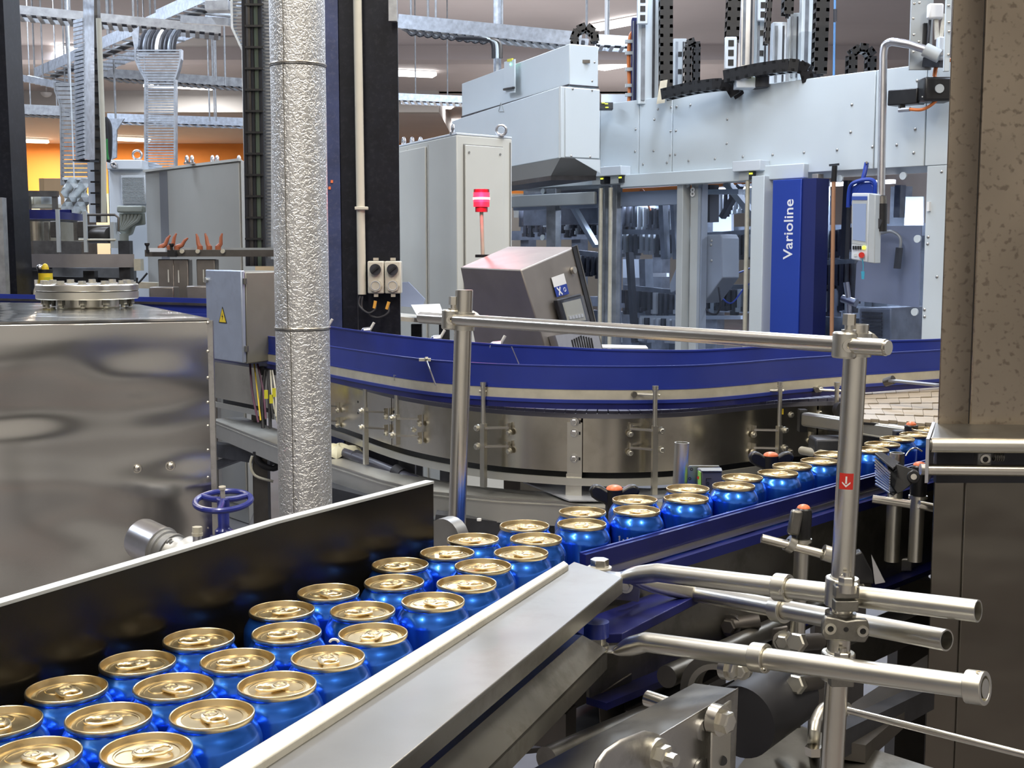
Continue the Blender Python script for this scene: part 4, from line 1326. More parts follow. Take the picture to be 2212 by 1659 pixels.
# clips with short levers on the far guard
for i, (px, py) in enumerate([(713, 697), (803, 705), (955, 722), (1085, 735)]):
    Y = PZ(px, py + 8, 1.215).y
    c = P(px, py, Y)
    o_ = part(cv, 'guard_lever', MB().cyl(c + V(-.006, 0, -.012), c + V(.009, 0, .014), .005, 12), WHITEP, 'pale lever on top of the blue guard')
    part(o_, 'lever_clip', MB().cyl(c + V(-.028, 0, -.016), c + V(-.004, 0, -.014), .012, 12).cyl(c + V(-.028, -.005, -.02), c + V(-.028, .01, -.016), .012, 12), ALU)
# legs
for x, y in [(-.55, 4.3), (.0, 3.75), (.65, 3.85), (1.1, 3.9), (-1.0, 4.9)]:
    part(cv, 'leg', MB().bar(V(x, y, 0), V(x, y, .92), .05, .05, (0, 1, 0)), IRON)
part(cv, 'under_pipe', MB().tube(smooth_path([P(640, 945, 4.25), P(760, 985, 3.9), P(900, 1040, 3.6), P(1010, 1080, 3.5)], 6), .017, 12), mat('dark_grey_pipe', (.05, .05, .07), 0, .4), 'dark grey pipe beneath the belt')
m = MB()
for px, py, Y in ((775, 990, 3.88), (862, 1022, 3.67), (985, 1070, 3.52)):
    c = P(px, py, Y)
    part(cv, 'pipe_coupling', MB().cyl(c - V(.012, -.012, -.005), c + V(.012, -.012, -.005), .022, 14), RUBBER)
part(cv, 'hanger', MB().bar(P(880, 990, 3.75), P(880, 1035, 3.75), .05, .05, (0, 1, 0)), DARK)
part(cv, 'drip_sheet', MB().prism([PZ(1130, 1040, .86), PZ(1400, 1055, .86), PZ(1560, 1050, .86), PZ(1400, 1080, .86), PZ(1230, 1080, .86)], V(0, 0, -.004)), mat('pale_drip_sheet', (.5, .52, .56), .4, .4))
# frame tray under it
T_ = [(455, 905), (590, 958), (708, 1000), (825, 1038), (925, 1062), (1080, 1077), (1215, 1084), (1292, 1098), (1500, 1112), (1900, 1110)]
TP = [PZ(px, py, .85) for px, py in T_]
T2 = [(p.x, p.y) for p in TP]
ft = thing('frame_tray', 'grey steel frame tray with folded edge running under the curved conveyor', 'frame', (0, 3.3, .8))
part(ft, 'top', MB().rect(T2, .0, .13, .846, .850), TRAY)
part(ft, 'front_face', MB().rect(T2, -.001, .003, .785, .846), TRAY)
part(ft, 'fold', MB().rect(T2, -.004, .001, .838, .841), STEEL, 'bright fold line')
part(ft, 'fold', MB().rect(T2, -.003, .001, .848, .852), STEEL, 'bright fold line')
for x, y in [(-.9, 4.4), (-.35, 3.4), (.25, 3.28), (.8, 3.1)]:
    part(ft, 'leg', MB().bar(V(x, y + .04, 0), V(x, y + .04, .79), .05, .05, (0, 1, 0)), IRON)
part(ft, 'lower_beam', MB().bar(P(455, 968, 4.9), P(590, 990, 4.5), .05, .05).bar(P(455, 1010, 4.9), P(590, 960, 4.5), .03, .03), DARK)
part(ft, 'lower_beam', MB().bar(P(700, 1060, 3.8), P(860, 1100, 3.5), .06, .05).bar(P(940, 1130, 3.3), P(1250, 1165, 3.3), .06, .06), DARK)
part(ft, 'small_nut', MB().cyl(P(1035, 1125, 3.2), P(1035, 1120, 3.2), .006, 8), WHITE)
t = solo('crumpled_rag', 'crumpled cream cloth lying on the frame tray beside the insulated pipe', 'cloth', MB(), RAG) if False else None
m = MB()
c = PZ(733, 985, .85)
rows, cols = 9, 16
vs = []
for i in range(rows):
    for j in range(cols):
        a = 2 * math.pi * j / cols
        k = i / (rows - 1)
        rr = (.058 + .012 * math.sin(3 * a + 1) + .006 * math.sin(7 * a)) * math.cos(k * math.pi / 2) + .001
        vs.append(c + V(rr * math.cos(a) * 1.1, rr * math.sin(a) * .8, .030 * math.sin(k * math.pi / 2) + .007 * math.sin(5 * a + 4 * k) + .006))
m.add(vs, [(i * cols + j, i * cols + (j + 1) % cols, (i + 1) * cols + (j + 1) % cols, (i + 1) * cols + j) for i in range(rows - 1) for j in range(cols)] + [tuple(range(cols))])
solo('crumpled_rag', 'crumpled cream cloth lying on the frame tray beside the insulated pipe', 'cloth', m, RAG)

# tan modular belt joining on the right
tb_ = thing('modular_belt', 'wide tan belt of interlocking plastic modules right of the right upright', 'belt', (1.3, 3.4, 1.0))
p00, p10 = PZ(1862, 912, 1.078), PZ(2100, 930, 1.078)
p01, p11 = PZ(1800, 852, 1.078), PZ(2110, 836, 1.078)
rws, cls = 6, 6
for i in range(rws):
    for j in range(-1, cls + 1):
        def bp(u, v):
            u = max(0, min(1, u))
            return p00.lerp(p10, u).lerp(p01.lerp(p11, u), v)
        sh = (i % 2) * .5
        u0, u1 = (j + sh + .01) / cls, (j + sh + .99) / cls
        if u1 <= 0.02 or u0 >= .98:
            continue
        v0, v1 = (i + .02) / rws, (i + .985) / rws
        um = (u0 + u1) / 2
        e = .09 / rws
        pts = [bp(u0, v0), bp(um, v0), bp(um, v0 + e * 1.6), bp(u1, v0 + e * 1.6), bp(u1, v1 + e * 1.2), bp(um, v1 + e * 1.2), bp(um, v1 - e * .4), bp(u0, v1 - e * .4)]
        part(tb_, 'belt_module', MB().prism(pts, V(0, 0, .008)), BELTT)
part(tb_, 'bed', MB().prism([p00, p10, p11, p01], V(0, 0, -.006)), BLACKP)
part(tb_, 'front_beam', MB().bar(P(1738, 905, 3.30), P(2010, 945, 2.95), .03, .036), STEEL, bevel=.006)
part(tb_, 'beam_mount', MB().box(P(1733, 908, 3.34), (.02, .03, .06)), BLACKP)
part(tb_, 'guard_arm', MB().bar(P(1925, 822, 3.4), P(2025, 832, 3.3), .03, .006), ALU)
part(tb_, 'guard_arm_mount', MB().cyl(P(1912, 826, 3.42), P(1930, 820, 3.4), .012, 12), IRON)
part(tb_, 'under_box', MB().box(P(1790, 985, 3.2), (.09, .08, .10)), DARK, bevel=.006)
part(tb_, 'stub_rod', MB().cyl(P(1732, 973, 3.25), P(1800, 985, 3.1), .011, 12), CREAM)
part(tb_, 'black_hub', MB().cyl(P(1815, 885, 3.42), P(1825, 885, 3.3), .022, 16), BLACKP)
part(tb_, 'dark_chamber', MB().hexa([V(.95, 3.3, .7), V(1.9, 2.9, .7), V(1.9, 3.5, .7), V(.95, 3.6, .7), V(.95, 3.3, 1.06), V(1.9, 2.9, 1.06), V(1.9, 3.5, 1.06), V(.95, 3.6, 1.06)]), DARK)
part(tb_, 'leg', MB().bar(V(1.4, 3.3, 0), V(1.4, 3.3, .75), .06, .06, (0, 1, 0)), IRON)

# ================================================================ tank, pump, valve, insulated pipe on the left
tk = thing('storage_tank', 'large polished stainless steel tank with a wavy mirror-like front at the left', 'tank', (-1.6, 3.3, .5))
zt_ = 1.345
fc = PZ(452, 692, zt_)
fl = PZ(-80, 702, zt_)
bk = PZ(300, 661, zt_)
bl = PZ(-120, 655, zt_)
body = [V(p.x, p.y, .35) for p in (fl, fc, bk, bl)]
bt = [V(p.x, p.y, zt_) for p in (fl, fc, bk, bl)]
part(tk, 'shell', MB().hexa(body + bt), TANK, bevel=.004)
part(tk, 'top_sheet', MB().hexa([p + V(0, 0, .0002) for p in bt] + [p + V(0, 0, .005) for p in bt]), mat('tank_top_steel', (.74, .73, .68), 1, .16, .05, 3, .6, 5, detail=1.5, bdist=.03))
part(tk, 'corner_seam', MB().obox(V(fc.x - .004, fc.y - .003, .35), V(.012, 0, 0), V(0, .01, 0), V(0, 0, zt_ - .35)), STEELR)
m = MB()
for py in (697, 759, 816, 869, 920, 972, 1031, 1140):
    c = P(449, py, fc.y - .002)
    m.dome(c, (0, -1, 0), .0042, .004, 10)
part(tk, 'seam_rivet', m, POLE, kind='stuff')
m = MB()
for px, py in ((297, 1011), (369, 1006)):
    c = P(px, py, fc.y + (fl.y - fc.y) * (452 - px) / 532 - .003)
    part(tk, 'front_bolt', MB().dome(c + V(0, -.004, 0), (0, -1, 0), .009, .008, 14).cyl(c, c + V(0, -.006, 0), .011, 14), POLE)
for x, y in ((-1.8, 3.1), (-.85, 3.1), (-1.8, 3.6), (-1.1, 3.6)):
    part(tk, 'foot', MB().cyl(V(x, y, 0), V(x, y, .36), .03, 14), STEELD)
fcn = P(190, 655, 3.42)
fcn.z = zt_
fa = thing('flange', 'round bolted stainless flange with cover on top of the tank', 'flange', fcn)
R_ = .134
zz = lambda py: P(190, py, 3.42).z
part(fa, 'neck', MB().lathe([(.088, zt_), (.082, zt_ + .008), (.082, zz(643))], V(fcn.x, fcn.y, 0), n=48), STEEL)
part(fa, 'lower_ring', MB().lathe([(.07, zz(645)), (R_ - .002, zz(645)), (R_, zz(643)), (R_, zz(629)), (.07, zz(629))], V(fcn.x, fcn.y, 0), n=56), STEEL)
part(fa, 'gasket', MB().cyl(V(fcn.x, fcn.y, zz(629)), V(fcn.x, fcn.y, zz(627)), R_ - .002, 48), RUBBER)
part(fa, 'cover', MB().lathe([(0, zz(627)), (R_ - .001, zz(627)), (R_, zz(626)), (R_, zz(615)), (R_ - .002, zz(613)), (0, zz(613))], V(fcn.x, fcn.y, 0), n=56), POLE)
for k in range(12):
    a = 2 * math.pi * (k + .4) / 12
    p_ = V(fcn.x + .112 * math.cos(a), fcn.y + .112 * math.sin(a), zz(613))
    o_ = part(fa, 'flange_bolt', MB().cyl(p_, p_ + V(0, 0, .010), .0105, 6).cyl(p_, p_ + V(0, 0, .002), .013, 16), STEEL)
    p2 = V(p_.x, p_.y, zz(645))
    part(o_, 'nut', MB().cyl(p2, p2 - V(0, 0, .014), .0105, 6).cyl(p2, p2 - V(0, 0, .022), .006, 10), IVORY)

ip = thing('insulated_pipe', 'tall vertical pipe clad in embossed silver sheet with two seam rings', 'pipe', (0, 0, 0) if False else P(650, 1120, 2.9))
a, b = P(642, 700, 2.9), P(650, 1100, 2.9)
cx, cy = (a.x + b.x) / 2, 2.97
rr = .064
zb1 = P(650, 711, 2.9).z
zb2 = P(634, 131, 2.9).z
for z0_, z1_ in ((-.0, zb1 - .001), (zb1 + .001, zb2 - .001), (zb2 + .001, 5.0)):
    part(ip, 'cladding', MB().lathe([(rr * (1 if z0_ > .5 else .985), z0_), (rr, z1_)], V(cx, cy, 0), n=64), STUCCO)
for z in (zb1, zb2):
    part(ip, 'seam_ring', MB().torus(V(cx, cy, z), (0, 0, 1), rr + .0005, .0022, 64, 8), POLE)
    part(ip, 'seam_ring', MB().torus(V(cx, cy, z - .005), (0, 0, 1), rr + .0002, .0012, 64, 8), BLACKP)
for z0_, z1_, dx in ((.2, zb1, -.018), (zb1, zb2, -.024), (zb2, 3.2, -.022)):
    y_ = cy - math.sqrt(rr * rr - dx * dx)
    part(ip, 'overlap_seam', MB().bar(V(cx + dx, y_, z0_), V(cx + dx, y_, z1_), .0014, .003, (0, 1, 0)), STEELD)
    m = MB()
    z = z0_ + .02
    while z < z1_:
        m.dome(V(cx + dx + .007, y_ - .0005, z), (0, -1, 0), .003, .0018, 8)
        z += .14
    part(ip, 'rivet', m, STEELD, kind='stuff')

# motor of the pump
pu = thing('pump_motor', 'round aluminium pump motor with flanged end in front of the tank', 'motor', P(350, 1200, 2.4))
a = P(300, 1160, 2.5)
ax = V(.80, -.52, -.20).normalized()
prof = [(0, 0), (.036, 0), (.040, .003), (.042, .010), (.042, .062), (.0435, .066), (.0435, .070), (.040, .072), (.040, .080), (.036, .082), (.036, .092), (.040, .095), (.040, .102), (.030, .105), (.027, .125), (.0, .125)]
part(pu, 'motor_body', MB().lathe(prof[:7], a, ax, 48), ALU)
part(pu, 'flange', MB().lathe(prof[6:14], a, ax, 48), CAST)
part(pu, 'end_cone', MB().lathe([(.036, .103), (.032, .120), (.022, .132), (0, .134)], a, ax, 40), CAST)
m = MB()
for k in range(4):
    an = k * math.pi / 2 + .5
    x, y, d = frame(ax)
    q_ = a + ax * .105 + (x * math.cos(an) + y * math.sin(an)) * .031
    bolt(m, q_, ax, .006, .006)
part(pu, 'cover_screw', m, CAST, kind='stuff')
m = MB().cyl(P(427, 1215, 2.32), P(426, 1147, 2.32), .0085, 18)
part(pu, 'drain_stub', m, ALU)
m = MB().cyl(P(426, 1150, 2.32), P(426, 1138, 2.32), .0098, 6)
part(pu, 'stub_cap', m, CREAM)
part(pu, 'stub_ring', MB().pipe(P(426, 1157, 2.32), P(426, 1151, 2.32), .0105, .0085, 18), CREAM)
part(pu, 'pump_casing', MB().dome(a + ax * .14, ax, .05, .04, 24), CAST)
part(pu, 'stand', MB().bar(V(a.x + .08, a.y - .05, 0), V(a.x + .08, a.y - .05, a.z - .04), .08, .08, (0, 1, 0)), STEELD)
# hand wheel valve
hv = thing('hand_wheel_valve', 'blue hand wheel valve between the tank and the insulated pipe', 'valve', P(482, 1160, 2.75))
c = P(482, 1082, 2.75)
wr = .061
tilt = V(0, -.17, 1).normalized()
part(hv, 'wheel_rim', MB().lathe([(wr + .0068 * math.cos(k * math.pi / 5), .0068 * math.sin(k * math.pi / 5)) for k in range(10)], c, tilt, 48, True), mat('blue_enamel', (.02, .03, .22), 0, .28, coat=.3))
BE = MATS['blue_enamel']
x, y, d = frame(tilt)
for k in range(3):
    an = k * 2 * math.pi / 3 + .6
    o_ = part(hv, 'spoke', MB().tube([c + d * .002, c + (x * math.cos(an) + y * math.sin(an)) * wr * .5 + d * -.001, c + (x * math.cos(an) + y * math.sin(an)) * wr], .007, 10), BE)
part(hv, 'wheel_hub', MB().cyl(c - d * .018, c + d * .006, .014, 20), BE)
part(hv, 'stem', MB().cyl(c, c + d * .030, .0055, 12).cyl(c + d * .028, c + d * .034, .008, 12), CREAM)
part(hv, 'bonnet', MB().lathe([(.010, 0), (.013, -.006), (.0125, -.045), (.015, -.05), (.020, -.054), (.020, -.07), (.024, -.074), (.024, -.11), (.03, -.12), (.03, -.2)], c - V(0, 0, .012), (0, 0, 1), 28), BE)
part(hv, 'side_screw', MB().cyl(P(455, 1160, 2.74), P(478, 1160, 2.74), .0042, 10), BLUEN)
part(hv, 'pipe', MB().cyl(V(c.x, c.y, 0), V(c.x, c.y, c.z - .2), .03, 20), BE)

# electrical box
eb = thing('electrical_box', 'steel electrical box with a yellow warning triangle, left of the insulated pipe', 'box', P(520, 780, 4.35))
e0, e1, e2 = P(453, 580, 4.5), P(530, 588, 4.3), P(640, 588, 4.55)
h0, h1 = e1.z, P(533, 786, 4.3).z
A_ = V(e0.x, e0.y, 0); B2_ = V(e1.x, e1.y, 0); C_ = V(e2.x, e2.y, 0)
D_ = A_ + C_ - B2_
lo, hi = V(0, 0, h1), V(0, 0, h0)
part(eb, 'case', MB().hexa([A_ + lo, B2_ + lo, C_ + lo, D_ + lo, A_ + hi, B2_ + hi, C_ + hi, D_ + hi]), mat('warm_box_steel', (.26, .25, .21), .5, .45, .08, 8), bevel=.004)
nd = (B2_ - A_).cross(V(0, 0, 1)).normalized()
if nd.y > 0:
    nd = -nd
g = (B2_ - A_).normalized()
do = part(eb, 'door', MB().obox(A_ + nd * .002 + V(0, 0, h1 + .004), (B2_ - A_) , nd * .016, V(0, 0, h0 - h1 + .002)), mat('bluish_door_steel', (.50, .56, .68), .7, .42, .08, 7, dirt=(.3, .33, .4), dscale=8, damt=.4), bevel=.004)
tc_ = P(489, 682, 4.38)
wid = (B2_ - A_).length
oc = A_ + g * wid * .48 + nd * .0186
oc.z = P(489, 687, oc.y).z
tri = [oc + g * -.030 + V(0, 0, -.018), oc + g * .030 + V(0, 0, -.018), oc + V(0, 0, .040)]
wt = part(do, 'warning_sticker', MB().prism(tri, nd * .0008), INK, 'yellow triangle warning sticker')
tri = [oc + nd * .0009 + g * -.024 + V(0, 0, -.0145), oc + nd * .0009 + g * .024 + V(0, 0, -.0145), oc + nd * .0009 + V(0, 0, .033)]
part(eb, 'warning_face', MB().prism(tri, nd * .0005), YELLOW)
bz = [(.002, .018), (-.005, .004), (.001, .004), (-.002, -.009), (.006, .008), (.0, .008)]
part(eb, 'lightning_mark', MB().prism([oc + nd * .0015 + g * x + V(0, 0, z) for x, z in bz], nd * .0004), INK)
for py in (605, 745):
    q_ = A_ + g * .012 + nd * .018
    q_.z = P(460, py, q_.y).z
    part(do, 'door_lock', MB().cyl(q_, q_ + nd * .008, .010, 16), STEEL)
    part(do, 'hinge', MB().cyl(V(B2_.x, B2_.y - .008, q_.z - .01), V(B2_.x, B2_.y - .008, q_.z + .01), .007, 10), STEELD)
part(eb, 'mounting_post', MB().bar(V(C_.x - .03, C_.y - .03, .85), V(C_.x - .03, C_.y - .03, h1), .05, .05, (0, 1, 0)), STEELD)
part(eb, 'gland_block', MB().box(P(580, 800, 4.45), (.06, .05, .03)), RUBBER)
for i, (pa, pb, mt_, rr_) in enumerate([((540, 786), (558, 912), PURP, .004), ((549, 786), (563, 908), YELLOW, .0028), ((556, 786), (574, 905), PURP, .004), ((572, 800), (568, 925), RUBBER, .007), ((580, 800), (584, 925), RUBBER, .006), ((588, 800), (596, 900), IVORY, .003), ((584, 800), (600, 915), IVORY, .003), ((576, 800), (590, 905), RUBBER, .004)]):
    p0, p1 = P(*pa, 4.42), P(*pb, 4.35)
    mid = (p0 + p1) / 2 + V(.006 * (i % 3 - 1), 0, 0)
    part(eb, 'cable', MB().tube(smooth_path([p0, mid, p1], 5), rr_, 8), mt_)
for px, py in ((575, 852), (586, 862), (592, 848)):
    part(eb, 'cable_tag', MB().box(P(px, py, 4.3), (.012, .006, .03)), YELTAG, 'yellow cable tag')
m = MB()
m.tube(smooth_path([P(545, 985, 4.4), P(541, 1005, 4.4), P(552, 1028, 4.4), P(590, 1040, 4.4)], 5), .005, 8)
part(eb, 'hanging_cable', m, IVORY)
m = MB()
m.tube(smooth_path([P(552, 975, 4.4), P(560, 1000, 4.4), P(590, 1012, 4.4), P(610, 1000, 4.4)], 5), .011, 8)
part(eb, 'hanging_cable', m, RUBBER)
# ================================================================ black columns
def hcol(name, lab, pxl, pxr, Y, D=.30):
    xa_, xb_ = P(pxl, 400, Y).x, P(pxr, 400, Y).x
    return xa_, xb_
xa1, xb1 = P(736, 400, 5.4).x, P(862, 400, 5.4).x
col = thing('steel_column', 'massive black painted steel column behind the insulated pipe', 'column', ((xa1 + xb1) / 2, 5.5, 0))
xl_ = P(690, 400, 5.9).x
part(col, 'near_flange', MB().box(((xa1 + xb1) / 2, 5.41, 2.5), (xb1 - xa1, .02, 5)), BLACKC, bevel=.002)
part(col, 'web', MB().hexa([V(xa1 + .001, 5.42, 0), V(xa1 + .02, 5.42, 0), V(xl_ + .06, 5.95, 0), V(xl_ + .03, 5.95, 0), V(xa1 + .001, 5.42, 5), V(xa1 + .02, 5.42, 5), V(xl_ + .06, 5.95, 5), V(xl_ + .03, 5.95, 5)]), BLACKC)
part(col, 'side_sheet', MB().hexa([V(P(700, 400, 5.4).x - .03, 5.40, 0), V(xa1 - .002, 5.40, 0), V(xa1 - .002, 5.43, 0), V(P(700, 400, 5.4).x - .03, 5.43, 0), V(P(700, 400, 5.4).x - .03, 5.40, 5), V(xa1 - .002, 5.40, 5), V(xa1 - .002, 5.43, 5), V(P(700, 400, 5.4).x - .03, 5.43, 5)]), mat('blue_lit_column_paint', (.035, .05, .13), 0, .38, .2, 12, dirt=(.4, .4, .45), dscale=50, damt=.12), 'bluish lit side face')  # blue light falling on this face is put into its colour
m = MB()
for px, py in ((717, 392), (712, 406)):
    c = P(px, py, 5.395)
    part(col, 'chipped_spot', MB().box(c, (.010, .002, .012)), ORANGE)
for px in (770,):
    x_ = P(px, 400, 5.4).x
    part(col, 'groove', MB().box((x_, 5.399, 2.5), (.004, .003, 5)), DARK)
part(col, 'bracket_strip', MB().box(P(849, 20, 5.35), (.035, .03, .10)), GALVD)
xa2, xb2 = P(-10, 400, 6.0).x, P(24, 400, 6.0).x
c2 = thing('steel_column', 'black steel column at the left edge of the picture', 'column', ((xa2 + xb2) / 2, 6.1, 0))
part(c2, 'flange', MB().hexa([V(xa2, 6, 0), V(xb2 + .018, 6, 0), V(xb2 + .018, 6.2, 0), V(xa2, 6.2, 0), V(xa2, 6, 5), V(xb2 - .02, 6, 5), V(xb2 - .02, 6.2, 5), V(xa2, 6.2, 5)]), BLACKC)
part(c2, 'web', MB().box((xa2 - .08, 6.1, 2.5), (.16, .02, 5)), BLACKC)
part(c2, 'cable_channel', MB().box(P(6, 520, 5.9) + V(0, 0, -.3), (.03, .05, 1.0)), GALVD)
# conduit with socket boxes
cd = thing('conduit', 'white cable conduit running down the black column to the sockets', 'pipe', P(780, 640, 5.35))
a, b = P(777, -40, 5.36), P(782, 636, 5.36)
part(cd, 'pipe', MB().cyl(V(b.x - .012, 5.36, 5.0), b, .018, 18), IVORY)
q_ = P(781, 450, 5.345)
part(cd, 'clip', MB().box(q_, (.056, .03, .014)), IVORY, bevel=.003)
sb = thing('socket_box', 'pair of cream power sockets with black rotary switches on the black column', 'socket', P(829, 635, 5.33))
z0, z1 = P(829, 634, 5.35).z, P(829, 564, 5.35).z
for i, (pa, pb) in enumerate(((794, 829), (831, 866))):
    x0_, x1_ = P(pa, 600, 5.33).x, P(pb, 600, 5.33).x
    o_ = part(sb, 'socket', MB().box(((x0_ + x1_) / 2, 5.365, (z0 + z1) / 2), (x1_ - x0_, .07, z1 - z0)), IVORY, bevel=.005)
    cx_ = (x0_ + x1_) / 2
    zk = P(830, 582, 5.33).z
    part(o_, 'rotary_switch', MB().cyl(V(cx_, 5.33, zk), V(cx_, 5.312, zk), .0235, 24), DARK)
    part(o_, 'switch_bar', MB().bar(V(cx_ - .014, 5.308, zk - .012), V(cx_ + .014, 5.308, zk + .012), .008, .008), BLACKP)
    zs_ = P(830, 617, 5.33).z
    part(o_, 'socket_cap', MB().cyl(V(cx_, 5.33, zs_), V(cx_, 5.318, zs_), .027, 8), CREAM)
    m = MB()
    m.torus(V(cx_, 5.317, zs_), (0, 1, 0), .019, .0018, 24, 6)
    part(o_, 'cap_ring', m, GREYM2)
    part(o_, 'hinge_lug', MB().box(V(cx_, 5.35, z1 + .008), (.02, .03, .012)), CREAM)
    part(o_, 'hinge_lug', MB().box(V(cx_, 5.345, z0 - .008), (.018, .02, .012)), CREAM)
m = MB()
m.tube(smooth_path([P(783, 640, 5.33), P(783, 668, 5.32), P(812, 686, 5.3), P(838, 676, 5.3), P(838, 655, 5.31)], 6), .0048, 8)
part(sb, 'cable', m, RUBBER)
m = MB()
m.tube(smooth_path([P(778, 640, 5.33), P(776, 660, 5.32), P(795, 676, 5.3), P(810, 668, 5.3), P(810, 650, 5.31)], 6), .0048, 8)
part(sb, 'cable', m, RUBBER)
for (a_, b_) in (((811, 650), (808, 666)), ((840, 652), (835, 668))):
    part(sb, 'ferrule', MB().cyl(P(*a_, 5.30), P(*b_, 5.30), .0068, 12), mat('orange_ferrule', (.75, .38, .06), 0, .4) if 'orange_ferrule' not in MATS else MATS['orange_ferrule'])

# ================================================================ pale control cabinet by the column
def cabinet(name, lab, cat, pxl, pxc, pxr, pyt, Yc, dl, dr, m, base=0.0, yl=None, yr=None):
    c = P(pxc, pyt, Yc)
    top = c.z
    # left and right bottom corners: farther away, at the given depths
    l = P(pxl, pyt, dl); r_ = P(pxr, pyt, dr)
    A = V(l.x, l.y, 0); B = V(c.x, c.y, 0); Cc = V(r_.x, r_.y, 0)
    D = A + Cc - B
    t = thing(name, lab, cat, V(c.x, c.y, base))
    lo, hi = V(0, 0, base), V(0, 0, top)
    part(t, 'body', MB().hexa([A + lo, B + lo, Cc + lo, D + lo, A + hi, B + hi, Cc + hi, D + hi]), m, bevel=.006)
    return t, A, B, Cc, D, top
t, A, B, Cc, D, top = cabinet('control_cabinet', 'tall pale control cabinet right of the black column', 'cabinet', 790, 986, 1106, 291, 6.6, 7.9, 6.85, CAB)
up = V(0, 0, 1)
nr = (Cc - B).cross(up).normalized()
gr = (Cc - B).normalized(); wr_ = (Cc - B).length
part(t, 'top_lid', MB().hexa([p + V(0, 0, top) for p in (A, B, Cc, D)] + [p + V(0, 0, top + .012) for p in (A, B, Cc, D)]), CABW, bevel=.003)
part(t, 'end_panel', MB().obox(B + gr * wr_ * .13 + nr * .001 + V(0, 0, .15), gr * wr_ * .68, nr * .012, V(0, 0, top - .15 - .05)), CAB, bevel=.003)
part(t, 'panel_joint', MB().obox(B + gr * wr_ * .115 + nr * .0005 + V(0, 0, .14), gr * wr_ * .71, nr * .002, V(0, 0, top - .14 - .045)), GREYU)
part(t, 'panel_joint', MB().obox(B + gr * wr_ * .955 + nr * .0005 + V(0, 0, .1), gr * .006, nr * .004, V(0, 0, top - .12)), GREYU)
for k_ in (.19, .75):
    c = B + gr * wr_ * k_ + nr * .013 + V(0, 0, P(1000, 331, 6.7).z)
    part(t, 'panel_screw', MB().cyl(c, c + nr * .004, .006, 10), GREYU)
def eye(t, c, r=.026, d=(0, 1, 0)):
    part(t, 'lifting_eye', MB().torus(c + V(0, 0, r + .006), d, r, .008, 18, 8).cyl(c, c + V(0, 0, .01), .018, 10), ALU)
eye(t, B + (D - B) * .03 + (A - B) * .02 + V(0, 0, top + .01), d=(1, .2, 0), r=.02)
eye(t, Cc + (B - Cc) * .2 + V(0, 0, top + .01))
for px in (872, 890, 908):
    c = P(px, 300, 7.35); c.z = top
    eye(t, c, d=(1, .4, 0), r=.022)
nl = (B - A).cross(up).normalized()
gl = (B - A).normalized(); wl = (B - A).length
for k_ in (.50, .72):
    part(t, 'door_joint', MB().obox(A + gl * wl * k_ + nl * .0005 + V(0, 0, .1), gl * .006, nl * .002, V(0, 0, top - .12)), CAB)
part(t, 'door', MB().obox(A + gl * wl * .02 + nl * .001 + V(0, 0, .1), gl * wl * .69, nl * .010, V(0, 0, top - .13)), CAB, bevel=.003)
# bright shelf of papers by the column
t = thing('desk_shelf', 'low shelf with white papers and a blue folder beside the pale cabinet', 'shelf', P(910, 690, 5.9))
part(t, 'shelf', MB().prism([P(864, 684, 5.8), P(955, 692, 5.8), P(975, 686, 6.1), P(864, 676, 6.2)], V(0, 0, -.02)), WHITEP)
part(t, 'leg', MB().bar(P(900, 700, 6.0), V(P(900, 700, 6.0).x, 6.0, 0), .05, .05, (0, 1, 0)), DARK)
part(t, 'leg', MB().bar(P(960, 700, 6.0), V(P(960, 700, 6.0).x, 6.0, 0), .05, .05, (0, 1, 0)), DARK)
solo('folder', 'pale blue folder standing on edge beside the black column', 'folder', MB().prism([P(866, 610, 6.1), P(882, 609, 6.1), P(918, 646, 6.1), P(912, 665, 6.1), P(866, 662, 6.1)], V(0, .02, 0)), mat('pale_blue_card', (.32, .38, .55), 0, .5))
solo('paper_sheet', 'white paper sheet tilted on the low shelf left of the crossbar end', 'paper', MB().prism([P(888, 660, 5.9), P(950, 658, 5.9), P(958, 680, 5.75), P(900, 682, 5.75)], V(0, 0, .004)), WHITE)

# ================================================================ beacon and tilted steel box
tb = thing('operator_box', 'tilted stainless control box with red light reflections behind the curved conveyor', 'box', P(1150, 760, 4.6))
# front-left face, right face, top face
Y0_ = 4.30
f0, f1, f2, f3 = P(994, 577, 4.55), P(1125, 583, Y0_), P(1190, 790, Y0_ + .05), P(1035, 790, 4.6)
r1, r2 = P(1243, 533, 4.62), P(1306, 790, 4.72)
l1 = P(1098, 532, 4.95)
bb = P(1150, 790, 5.0)
vs = [f0, f1, f2, f3, r1, r2, l1, bb]
part(tb, 'case', MB().add(vs, [(0, 3, 2, 1), (1, 2, 5, 4), (0, 1, 4, 6), (6, 4, 5, 7), (0, 6, 7, 3), (3, 7, 5, 2)]), BOXST, bevel=.005)
def bil(u, v, o=0.0):   # point on the right face
    n_ = (r1 - f1).cross(f2 - f1).normalized()
    if n_.y > 0:
        n_ = -n_
    return f1.lerp(r1, u).lerp(f2.lerp(r2, u), v) + n_ * o
n_ = (r1 - f1).cross(f2 - f1).normalized()
if n_.y > 0:
    n_ = -n_
part(tb, 'door_edge', MB().prism([bil(.93, -.01), bil(1.0, -.01), bil(1.0, 1), bil(.93, 1)], n_ * .004), DARK)
part(tb, 'door_rim', MB().prism([bil(1.0, -.01), bil(1.02, -.01), bil(1.02, 1), bil(1.0, 1)], n_ * .006), STEELD)
c = bil(.83, .17, .002)
part(tb, 'lock', MB().cyl(c, c + n_ * .012, .013, 20), POLE)
